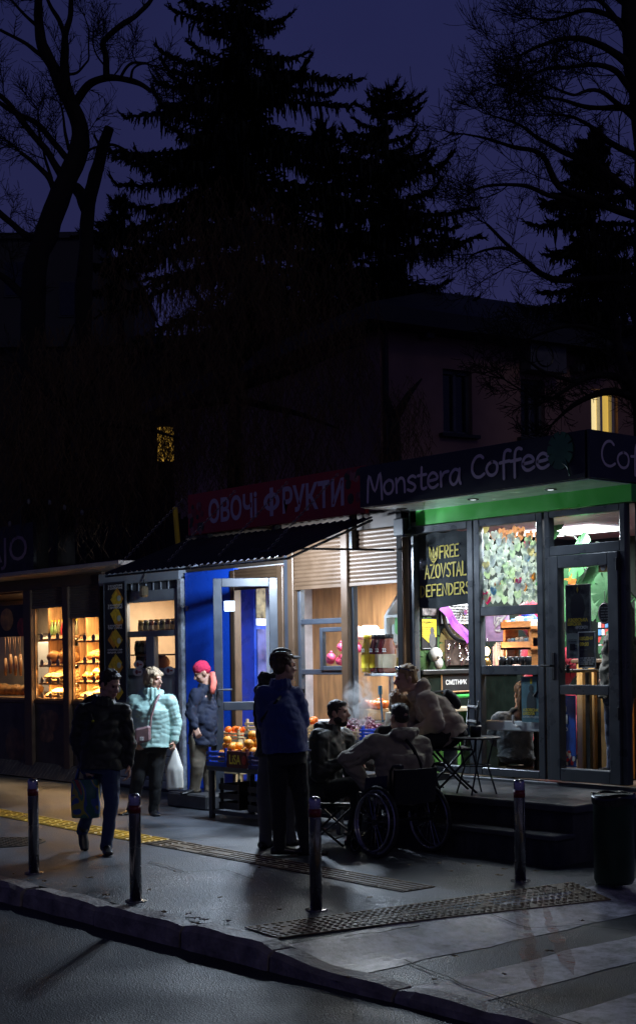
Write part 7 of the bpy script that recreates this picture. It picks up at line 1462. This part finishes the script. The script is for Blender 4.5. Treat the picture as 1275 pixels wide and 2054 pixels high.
for i, w in enumerate(wins):
    mb = MB(); fwid = .07; OB(mb, w[0], w[0]+fwid, .1, .2, w[2], w[3]); OB(mb, w[1]-fwid, w[1], .1, .2, w[2], w[3]); OB(mb, w[0], w[1], .1, .2, w[2], w[2]+fwid); OB(mb, w[0], w[1], .1, .2, w[3]-fwid, w[3]); OB(mb, (w[0]+w[1])/2-.03, (w[0]+w[1])/2+.03, .1, .2, w[2], w[3]); wf = mb.build('window', MATS['window_dull'] if i != 2 else m_white, ob)
    if i == 2:
        p = MB(); OB(p, w[0]+.02, (w[0]+w[1])/2-.02, .22, .24, w[2], w[3]); p.build('lit_pane', m_lit2, wf); p = MB(); OB(p, (w[0]+w[1])/2-.02, w[1]-.02, .22, .24, w[2], w[3]); p.build('curtain', m_lit, wf)
    else: p = MB(); OB(p, w[0]+.02, w[1]-.02, .16, .18, w[2], w[3]); p.build('pane', m_darkpane, wf)
    p = MB(); OB(p, w[0]-.1, w[1]+.1, -.12, .1, w[2]-.06, w[2]); p.build('sill', m_roof, wf)
a_, z_0 = wall_px(1075, 722); mb = MB(); OB(mb, a_-.42, a_+.42, -.36, -.06, z_0-.28, z_0+.28); acu = thing('air_conditioner', 'pale outdoor air conditioner unit high on the plastered wall', 'air conditioner', A+bx*a_+UP*z_0); mb.build('case', mat('dull_grey_case', (.13, .13, .14), .6), acu); MB().tube([A+bx*(a_-.1+.2*math.cos(t))-by*.37+UP*(z_0+.2*math.sin(t)) for t in [2*math.pi*i/20 for i in range(21)]], .012, 5, False).build('fan_guard', m_black, acu)
for (u, v) in ((848, 675), (1148, 742)): a_, z_0 = wall_px(u, v); o = MB(); OB(o, a_-.08, a_+.08, -.25, 0, z_0-.07, z_0+.07); o = o.build('security_camera', MATS['dull_grey_case']); tag(o, 'small white camera on the plastered wall '+('near its left corner' if u < 900 else 'left of the lit window'), 'camera')
MB().tube([A+bx*.08-by*.06+UP*(-.3), A+bx*.08-by*.06+UP*zt], .05, 8).build('drainpipe', m_black, ob)
# block with one lit window behind the willow, and the far grey block
def block(name, label, u0, u1, vtop, d, deep, m, wins_, lit=None):
    p0 = at(u0, vtop, d); p1 = at(u1, vtop, d); X = (p1-p0); X.z = 0; Lw = X.length; X.normalize(); t = thing(name, label, 'building', Vector((p0.x, p0.y, 0)))
    def bx_(mb, a0, a1, b0, b1, z0, z1): c = [Vector((p0.x, p0.y, 0))+X*a+FWD*b for a, b in ((a0, b0), (a1, b0), (a1, b1), (a0, b1))]; return mb.add([Vector((q.x, q.y, z0)) for q in c]+[Vector((q.x, q.y, z1)) for q in c], [(0, 1, 2, 3), (4, 5, 6, 7), (0, 1, 5, 4), (1, 2, 6, 5), (2, 3, 7, 6), (3, 0, 4, 7)])
    bx_(MB(), 0, Lw, 0, deep, -.3, p0.z).build('wall', m, t); bx_(MB(), -.15, Lw+.15, -.15, deep, p0.z, p0.z+.25).build('roof', m_roof, t)
    for (uu, vv, w, h, l) in wins_:
        q = at(uu, vv, d); a = (q-p0).dot(X); f_ = bx_(MB(), a-w/2-.07, a+w/2+.07, -.05, -.01, q.z-h/2-.07, q.z+h/2+.07).build('window', m_roof, t); bx_(MB(), a-w/2, a+w/2, -.075, -.051, q.z-h/2, q.z+h/2).build('pane', m_litb if l else m_darkpane, f_)
    return t
m_litb = mat('lit_amber_pane', (.8, .5, .1), .8, var=.2, emit=(1.0, .55, .08), estr=.50); m_grey = mat('grey_render', (.05, .05, .053), .85, var=.2, vscale=.6)
block('apartment_block', 'dark apartment block with one amber lit window behind the willow', -60, 730, 700, 36, 8, mat('dim_render', (.04, .034, .032), .9, var=.3), [(334, 892, .45, .9, True), (120, 900, .6, 1.0, False), (560, 860, .6, 1.0, False)])
block('grey_building', 'far grey flat roofed building behind the bare leaning tree', -90, 200, 482, 58, 8, m_grey, [(40, 560, 1.2, 1.4, False), (150, 600, 1.2, 1.4, False)])
block('grey_building', 'lower grey building end right of the forked dead trunk', 196, 268, 556, 60, 8, m_grey, [(230, 620, .6, 1.0, False)])
# plank fence behind the stalls, pole, string of lights
fe_ = thing('plank_fence', 'tall dark plank fence rising behind the bakery stall', 'fence', (10, -2.7, 0)); q = random.Random(8); mp1 = mat('old_planks', (.022, .016, .014), .8, var=.5, vscale=4, stretch=(3, 3, .5)); mb = MB()
x = 6.4
while x < 16: w = q.uniform(.11, .16); mb.box(x, x+w-.008, -2.72, -2.69+q.uniform(0, .015), 0, 3.98+q.uniform(-.06, .08)); x += w
mb.build('planks', mp1, fe_); MB().box(6.4, 16, -2.78, -2.73, 3.3, 3.4).box(6.4, 16, -2.78, -2.73, 1, 1.1).build('rail', mp1, fe_)
x, z0_ = F(357, 1092, -.5); x2, z1_ = F(351, 1018, -.5); o = MB().tube([(x, -.5, z0_-1.2), (x, -.5, z0_), (x2, -.5, z1_)], .035, 8).build('yellow_pole', m_yellow); tag(o, 'yellow pole standing behind the left end of the awning', 'pole')
p_ = [at(u, v, 19) for u, v in ((-20, 1040), (20, 1045), (58, 1000), (100, 1002), (130, 1012), (165, 1022), (200, 1020))]; fl_ = thing('light_string', 'unlit cord of small bulbs strung above the bakery sign', 'string lights', p_[2]); MB().tube(p_, .008, 5).build('cord', m_black, fl_)
for p in p_[1:6]: MB().ell(p-UP*.04, (.025, .025, .04), 8, 6).build('bulb', MATS['dull_grey_case'], fl_)

# ================================================================== TREES
m_bark = mat('bark', (.014, .011, .010), .9, var=.4, vscale=10, bump=.8, bscale=20, stretch=(1, 1, .3)); m_needle = mat('spruce_needles', (.010, .016, .010), .8, var=.5, vscale=3)
class RB:      # fast store for many small leaf ribbons
    def __init__(s): s.v = []; s.f = []
    def ribbon(s, pts, w0, w1, side):
        o = len(s.v); n = len(pts)
        for i, p in enumerate(pts): w = (w0+(w1-w0)*i/(n-1))*.5*(1 if i % 2 else .72); s.v += [p+side*w, p-side*w]
        for i in range(n-1): s.f.append((o+2*i, o+2*i+1, o+2*i+3, o+2*i+2))
    def build(s, name, m, parent):
        off = WORLD_OF(parent); me = bpy.data.meshes.new(name); me.from_pydata([(p.x-off.x, p.y-off.y, p.z-off.z) for p in s.v], [], s.f); me.materials.append(m); me.update(); o = bpy.data.objects.new(name, me); COL.objects.link(o); o.parent = parent; return o
def spruce(label, u, vtop, d, prof, seed, step=.42, per=7, density=1.0, up=.0):
    """prof: (v, half width in pixels) pairs down the crown"""
    q = random.Random(seed); base = at(u, 1000, d); base.z = 0; t = thing('spruce_tree', label, 'tree', base); top = at(u, vtop, d).z
    k = d/FPX; P = [(at(u, v, d).z, w*k) for v, w in prof]
    def Lz(z):
        if z >= P[0][0]: return P[0][1]
        for (z0, w0), (z1, w1) in zip(P, P[1:]):
            if z1 <= z <= z0: return w0+(w1-w0)*(z0-z)/(z0-z1)
        return P[-1][1]
    MB().tube([base-UP*.3, base+UP*top*.5, base+UP*(top-.1)], [.22, .15, .02], 8).build('trunk', m_bark, t, smooth=True)
    rb = RB(); wood = MB(); z = top-.15; zmin = P[-1][0]
    for i in range(7): a = i*.9; e = Vector((math.cos(a), math.sin(a), 2.2)).normalized(); b = base+UP*(top-.25+.03*i); rb.ribbon([b, b+e*.12, b+e*.25], .05, .01, e.cross(Vector((math.sin(a), -math.cos(a), 0))))
    while z > zmin:
        Lm = Lz(z)
        for j in range(per+int(Lm*.9)):
            a = q.uniform(0, 2*math.pi); L = max(.15, Lm*q.choice((1.14, 1.0, .9, .7, .5, .8)))
            dr = Vector((math.cos(a), math.sin(a), 0)); sd = Vector((-dr.y, dr.x, 0)); b = base+UP*(z+q.uniform(-.2, .2)); n = max(5, int(L/.12)); fr = (z-zmin)/(top-zmin)
            d_0 = .25*fr+.05+up+q.uniform(-.15, .15); pts = []
            for i in range(n+1):
                s = i/n; pts.append(b+dr*(L*s)+UP*((d_0*s-.75*(1-.5*fr)*s*s+(.30+q.uniform(-.06, .06))*s**5)*L*.62)+sd*(.06*L*math.sin(s*4+j)))
            wp = pts[::3]+[pts[-1]] if len(pts) > 6 else pts
            wood.tube(wp, [.028*(1-.8*i/(len(wp)-1))*min(1, L) for i in range(len(wp))], 4, False)
            big = min(1.0, .3+L*.35)
            for i in range(1, n+1):
                p = pts[i]; s = i/n; tdir = (pts[i]-pts[i-1]).normalized(); body = math.sin(math.pi*min(1, .12+s*.92))**.6
                for m_ in range(int(6*density+.5)):
                    sg = q.choice((-1, 1)); hang = q.uniform(.06, .26+.34*q.random())*body*big; out = q.uniform(.03, .34)*body*min(1, L*.6)
                    e = p+sd*(sg*out)+tdir*q.uniform(-.04, .12)+UP*q.uniform(-.03, .05); e2 = e+tdir*q.uniform(-.02, .07)-UP*hang; mid = p.lerp(e, .55)+UP*.02
                    side = (tdir*q.uniform(.3, 1)+sd*q.uniform(-.8, .8)).normalized(); w_ = q.uniform(.06, .12)
                    rb.ribbon([p, mid, e, e.lerp(e2, .4)+sd*q.uniform(-.03, .03), e.lerp(e2, .75)+tdir*q.uniform(-.03, .03), e2], w_, .02, side)
                side = (UP*.8+sd*q.uniform(-.6, .6)).normalized(); rb.ribbon([pts[i-1], p.lerp(pts[i-1], .5)+UP*.01, p], .12, .10, side); rb.ribbon([pts[i-1], p.lerp(pts[i-1], .5)+UP*.01, p], .14, .12, sd)
                for m_ in range(2): rb.ribbon([p, p+tdir*.08+UP*.09*q.random()+sd*q.uniform(-.06, .06), p+tdir*.16+UP*.16*q.random()+sd*q.uniform(-.14, .14)], .05, .012, (sd+UP*q.uniform(-1, 1)).normalized())
            e = pts[-1]; tdir = (pts[-1]-pts[-2]).normalized()
            for m_ in range(4): x_ = sd*q.uniform(-.08, .08); rb.ribbon([e-tdir*.1, e+tdir*.06+UP*.03+x_*.5, e+tdir*.13+UP*q.uniform(.05, .16)+x_], .06, .012, (sd+UP*q.uniform(-1, 1)).normalized())
        z -= step*q.uniform(.8, 1.2)*(.55 if Lm < .6 else 1)
    wood.build('limbs', m_bark, t); rb.build('crown', m_needle, t); return t
spruce('tallest dark spruce in the middle, its top cut by the frame', 500, -170, 29, [(-170, 10), (-60, 60), (20, 110), (80, 165), (180, 225), (300, 270), (450, 300), (600, 300), (720, 300)], 5, .42, 7)
spruce('second dark spruce with upturned top branches right of the tallest', 786, 185, 30, [(185, 8), (215, 45), (260, 85), (300, 100), (400, 165), (520, 195), (660, 215)], 8, .36, 7, up=.25)
spruce('dense dark spruce at the right edge behind bare branches', 1195, 262, 27, [(262, 8), (320, 45), (420, 100), (520, 130), (640, 140), (760, 150)], 12, .32, 9, 1.3)
spruce('small dark spruce top standing left of the tallest spruce', 247, 390, 31, [(390, 5), (430, 28), (500, 60), (620, 75)], 21, .30, 6)
spruce('narrow dark spruce between the two tall spruces', 662, 242, 32, [(242, 6), (300, 35), (400, 80), (560, 110), (700, 130)], 33, .34, 7)
def bare_tree(name, label, d, limbs, seed, twigs, tl, tr_, depth_jit=.6, gen=2, updroop=.4, base_uv=None, spacing=.22, minlen=.3):
    """limbs: list of (pixel polyline, radius0, radius1); twigs grow from every limb"""
    q = random.Random(seed); b = base_uv or limbs[0][0][0]; base = at(b[0], b[1], d); base.z = 0; t = thing(name, label, 'tree', base); mb = MB(); tw = MB()
    def rough(p, i): return p+Vector((noise.noise(p*3), noise.noise(p*3+Vector((9, 0, 0))), 0))*.03
    def grow(p, dr, L, r, g):
        n = 5 if g > 0 else 4; pts = [p]; e = dr.normalized(); c = Vector((q.gauss(0, .25), q.gauss(0, .25), q.gauss(.12, .22)*1.0+updroop*.3))
        for i in range(n): e = (e+c*.28+Vector((q.gauss(0, .07), q.gauss(0, .07), q.gauss(0, .07)))).normalized(); pts.append(pts[-1]+e*(L/n))
        tw.tube(pts, [max(.0036, r*(1-.7*i/n)) for i in range(n+1)], 4 if r < .012 else 5, False)
        if g > 0 and L > minlen:
            for i in range(1, n+1):
                for _ in range(2 if g > 1 else 1+(q.random() < .6)):
                    f_ = (pts[i]-pts[i-1]).normalized(); s = f_.cross(Vector((q.gauss(0, 1), q.gauss(0, 1), q.gauss(0, 1)))).normalized(); grow(pts[i].lerp(pts[i-1], q.random()), f_*.75+s*.8, L*q.uniform(.35, .65), r*.55, g-1)
    for k, (pl, r0, r1) in enumerate(limbs):
        dz0 = 0 if k == 0 else q.uniform(-depth_jit, depth_jit); n = len(pl); pts = [at(u, v, d+(dz0*i/(n-1) if k else 0)) for i, (u, v) in enumerate(pl)]
        if k == 0: pts = [Vector((pts[0].x, pts[0].y, -.3))]+pts
        dense = []
        for i in range(len(pts)-1):
            a, b_, c_, e_ = pts[max(i-1, 0)], pts[i], pts[i+1], pts[min(i+2, len(pts)-1)]
            for j in range(4): s = j/4; dense.append(.5*((2*b_)+(c_-a)*s+(2*a-5*b_+4*c_-e_)*s*s+(3*b_-a-3*c_+e_)*s**3))
        dense.append(pts[-1]); dense = [rough(p, i) for i, p in enumerate(dense)]; m_ = len(dense)
        rr = [(r0+(r1-r0)*i/(m_-1))*(1+.16*noise.noise(p*4)) for i, p in enumerate(dense)]; mb.tube(dense, rr, 9 if r0 > .05 else 6)
        if twigs:
            acc = 0
            for i in range(1, m_):
                acc += (dense[i]-dense[i-1]).length
                if k == 0 and dense[i].z < 4.6: acc = 0; continue
                while acc > spacing:
                    acc -= spacing
                    if q.random() > twigs: continue
                    f_ = (dense[i]-dense[i-1]).normalized(); s = f_.cross(Vector((q.gauss(0, 1), q.gauss(0, 1), q.gauss(0, 1)))).normalized(); grow(dense[i].lerp(dense[i-1], q.random()), f_*.6+s*.8, tl*q.uniform(.5, 1.2), min(rr[i]*.5, tr_), gen)
            f_ = (dense[-1]-dense[-2]).normalized()
            for _ in range(3): grow(dense[-1], f_+Vector((q.gauss(0, .3), q.gauss(0, .3), q.gauss(0, .3))), tl*.8, min(r1, tr_), gen)
    mb.build('trunk', m_bark, t, smooth=True); 
    if tw.v: tw.build('twigs', m_bark, t)
    return t
k24 = 24/FPX
bare_tree('bare_tree', 'bare leaning tree with thick crooked limbs at the left edge', 24, [
 ([(66, 640), (95, 470), (125, 385), (153, 315), (163, 268), (140, 200), (113, 145), (86, 92), (76, 30), (80, -30)], 28*k24, 7*k24),
 ([(143, 210), (131, 148), (131, 98), (131, 70), (143, 28), (141, -20)], 11*k24, 4*k24), ([(131, 76), (118, 40), (102, 14), (92, -10)], 6*k24, 3*k24),
 ([(150, 212), (162, 190), (184, 166), (215, 156), (250, 159), (280, 168), (305, 184)], 10*k24, 4*k24), ([(214, 158), (212, 110), (210, 82), (240, 52), (275, 30), (300, 6), (312, -15)], 7*k24, 3.5*k24), ([(240, 156), (252, 136), (268, 126), (295, 126)], 3.5*k24, 2*k24), ([(262, 160), (268, 140), (285, 128), (310, 132)], 3*k24, 1.5*k24),
 ([(131, 150), (155, 146), (172, 128), (178, 112), (176, 60), (170, 34)], 3*k24, 1*k24), ([(208, 130), (194, 112), (189, 90), (190, 76)], 2*k24, 1*k24),
 ([(122, 350), (100, 310), (60, 262), (25, 215), (0, 190), (-30, 160)], 8*k24, 4*k24), ([(135, 316), (112, 290), (80, 252), (50, 235), (20, 220), (-20, 190)], 7*k24, 4*k24), ([(140, 300), (132, 265), (124, 215)], 4*k24, 2*k24), ([(108, 378), (92, 350), (65, 325), (40, 305)], 6*k24, 4*k24),
 ([(75, 482), (48, 470), (20, 445), (-10, 418)], 8*k24, 6*k24), ([(84, 112), (55, 90), (30, 75), (0, 60)], 5*k24, 3*k24), ([(72, 50), (50, 30), (25, 0)], 4*k24, 2*k24), ([(105, 380), (95, 330), (84, 290), (75, 220)], 4*k24, 1.5*k24), ([(55, 605), (20, 565), (-20, 540)], 9*k24, 6*k24)], 4, .55, .75, .012, gen=2, spacing=.32)
bare_tree('dead_trunk', 'forked dead trunk cut off short right of the leaning bare tree', 25, [([(168, 660), (170, 560), (172, 470), (182, 390), (200, 320), (212, 280), (220, 256)], 20*k24, 10*k24), ([(176, 420), (168, 398), (155, 380), (148, 375)], 15*k24, 11*k24), ([(206, 298), (222, 290), (240, 295), (262, 308)], 4*k24, 2*k24), ([(170, 310), (182, 300), (198, 294), (212, 292)], 3*k24, 2*k24)], 6, 0, .3, .01)
k20 = 20/FPX
bare_tree('bare_tree', 'bare tree with a dense net of fine twigs at the top right', 20, [
 ([(1300, 760), (1298, 500), (1290, 250), (1272, 130), (1262, 40), (1255, -60)], 34*k20, 14*k20),
 ([(1272, 140), (1230, 105), (1180, 80), (1130, 78), (1080, 92), (1045, 110)], 9*k20, 2*k20), ([(1265, 60), (1220, 30), (1170, 20), (1110, 40), (1070, 36)], 7*k20, 2*k20), ([(1275, 200), (1240, 150), (1200, 130), (1140, 135), (1090, 140), (1050, 160)], 7*k20, 2*k20),
 ([(1290, 220), (1240, 215), (1180, 216), (1130, 200), (1090, 195)], 7*k20, 2*k20), ([(1290, 260), (1230, 200), (1190, 180), (1150, 190), (1110, 175)], 6*k20, 2*k20), ([(1262, 20), (1220, -20), (1180, -60)], 6*k20, 3*k20), ([(1290, 320), (1230, 290), (1190, 260), (1150, 235), (1110, 230)], 7*k20, 2*k20), ([(1280, 120), (1250, 60), (1200, 0), (1150, -20)], 7*k20, 3*k20),
 ([(1292, 420), (1210, 340), (1140, 310), (1090, 285), (1040, 250), (985, 232)], 9*k20, 1.6*k20), ([(1292, 440), (1180, 400), (1120, 375), (1085, 310), (1030, 295), (980, 280), (930, 268)], 9*k20, 1.6*k20), ([(1140, 400), (1100, 392), (1050, 372), (985, 372), (950, 380)], 6*k20, 1.6*k20), ([(1290, 560), (1200, 560), (1110, 560), (1060, 530), (1010, 485), (975, 450)], 9*k20, 2.6*k20), ([(1068, 535), (1020, 500), (980, 500), (950, 510)], 5*k20, 1.6*k20)],
 9, .95, .95, .010, depth_jit=1.2, gen=2, updroop=.55, spacing=.46, minlen=.28)
bare_tree('bare_tree', 'low bare branches arching over the roof of the coffee kiosk at the right', 17, [
 ([(1300, 980), (1290, 860), (1262, 760), (1235, 690), (1240, 640)], 17*k20, 6*k20), ([(1265, 765), (1215, 752), (1170, 760), (1130, 785), (1105, 800)], 8*k20, 2*k20), ([(1275, 800), (1230, 785), (1185, 795), (1140, 820), (1110, 850)], 8*k20, 2*k20), ([(1240, 690), (1190, 660), (1130, 655), (1060, 680)], 6*k20, 1.5*k20), ([(1150, 768), (1080, 740), (1030, 700)], 4*k20, 1.2*k20), ([(1130, 800), (1060, 790), (1010, 760)], 3*k20, 1.2*k20)],
 14, .8, .55, .008, depth_jit=.5, gen=2, updroop=.2, spacing=.2, minlen=.22)
# willow with brown hanging leaves
m_wl = mat('dry_willow_leaf', (.10, .055, .024), .75, var=.5, vscale=2.5)
def willow(name, label, d, u, ubox, vbox, n, seed, limbs, leaf=.085, strand=(.5, 1.3), m=m_wl):
    q = random.Random(seed); base = at(u, 1000, d); base.z = 0; t = thing(name, label, 'tree', base); mb = MB()
    mb.tube([base-UP*.3, base+UP*2.5, at(u, vbox[0]*.5+vbox[1]*.5, d)], [.2, .17, .08], 9)
    for pl in limbs: mb.tube([at(a, b, d+q.uniform(-.8, .8)*i/len(pl)) for i, (a, b) in enumerate(pl)], [.075-.062*i/(len(pl)-1) for i in range(len(pl))], 6)
    rb = RB(); uc = (ubox[0]+ubox[1])/2; vc = (vbox[0]+vbox[1])/2
    for i in range(n):
        while True:
            a = q.uniform(-1, 1); b = q.uniform(-1, 1); c = q.uniform(-1, 1)
            if a*a+b*b+c*c < 1.05 and noise.noise(Vector((a*2.4+seed, b*2.4, c*2.4))) > -.22: break
        p = at(uc+a*(ubox[1]-ubox[0])/2, vc+b*(vbox[1]-vbox[0])/2, d+c*1.8); L = q.uniform(*strand); dr = Vector((q.gauss(0, .25), q.gauss(0, .25), -1)).normalized(); k = int(L/.075); pts = [p+dr*(L*j/max(1, k))+Vector((.05*math.sin(j*.7+i), .05*math.cos(j*.6+i), 0)) for j in range(k+1)]
        if k < 2: continue
        rb.ribbon(pts, .008, .004, RIGHT)
        for j in range(k):
            s = Vector((q.gauss(0, 1), q.gauss(0, 1), 0)); s = s.normalized() if s.length > .01 else RIGHT; l = leaf*q.uniform(.7, 1.3); e = (s*.55-UP*.8).normalized(); sd = e.cross(Vector((q.gauss(0, 1), q.gauss(0, 1), q.gauss(0, 1)))).normalized(); pp = pts[j]; rb.ribbon([pp, pp+e*l*.5, pp+e*l], .012, .006, sd); 
    mb.build('trunk', m_bark, t, smooth=True); rb.build('crown', m, t); return t
willow('willow_tree', 'wide willow with dry brown hanging leaves in front of the spruces', 22, 470, (170, 760), (350, 1010), 2300, 3, [[(470, 720), (400, 600), (330, 500), (280, 470)], [(470, 720), (480, 580), (500, 470), (540, 400)], [(470, 740), (560, 640), (620, 520), (680, 500)], [(470, 760), (380, 720), (300, 700), (230, 690)], [(470, 780), (600, 740), (690, 700), (730, 690)], [(470, 800), (360, 820), (280, 860)], [(470, 800), (600, 830), (680, 860)]])
willow('willow_tree', 'low brown leaved willow behind the bakery stall', 21, 130, (-80, 400), (640, 1000), 1300, 17, [[(130, 830), (60, 740), (10, 700)], [(130, 830), (200, 740), (260, 700)], [(130, 840), (300, 860), (360, 880)], [(130, 820), (120, 720), (150, 650)]])
willow('leafy_shrub', 'thin leafy shrub climbing against the plastered wall', 19.5, 790, (745, 862), (740, 940), 150, 5, [[(790, 840), (820, 790), (845, 760)], [(790, 850), (775, 800), (770, 770)]], .09, (.3, .7))
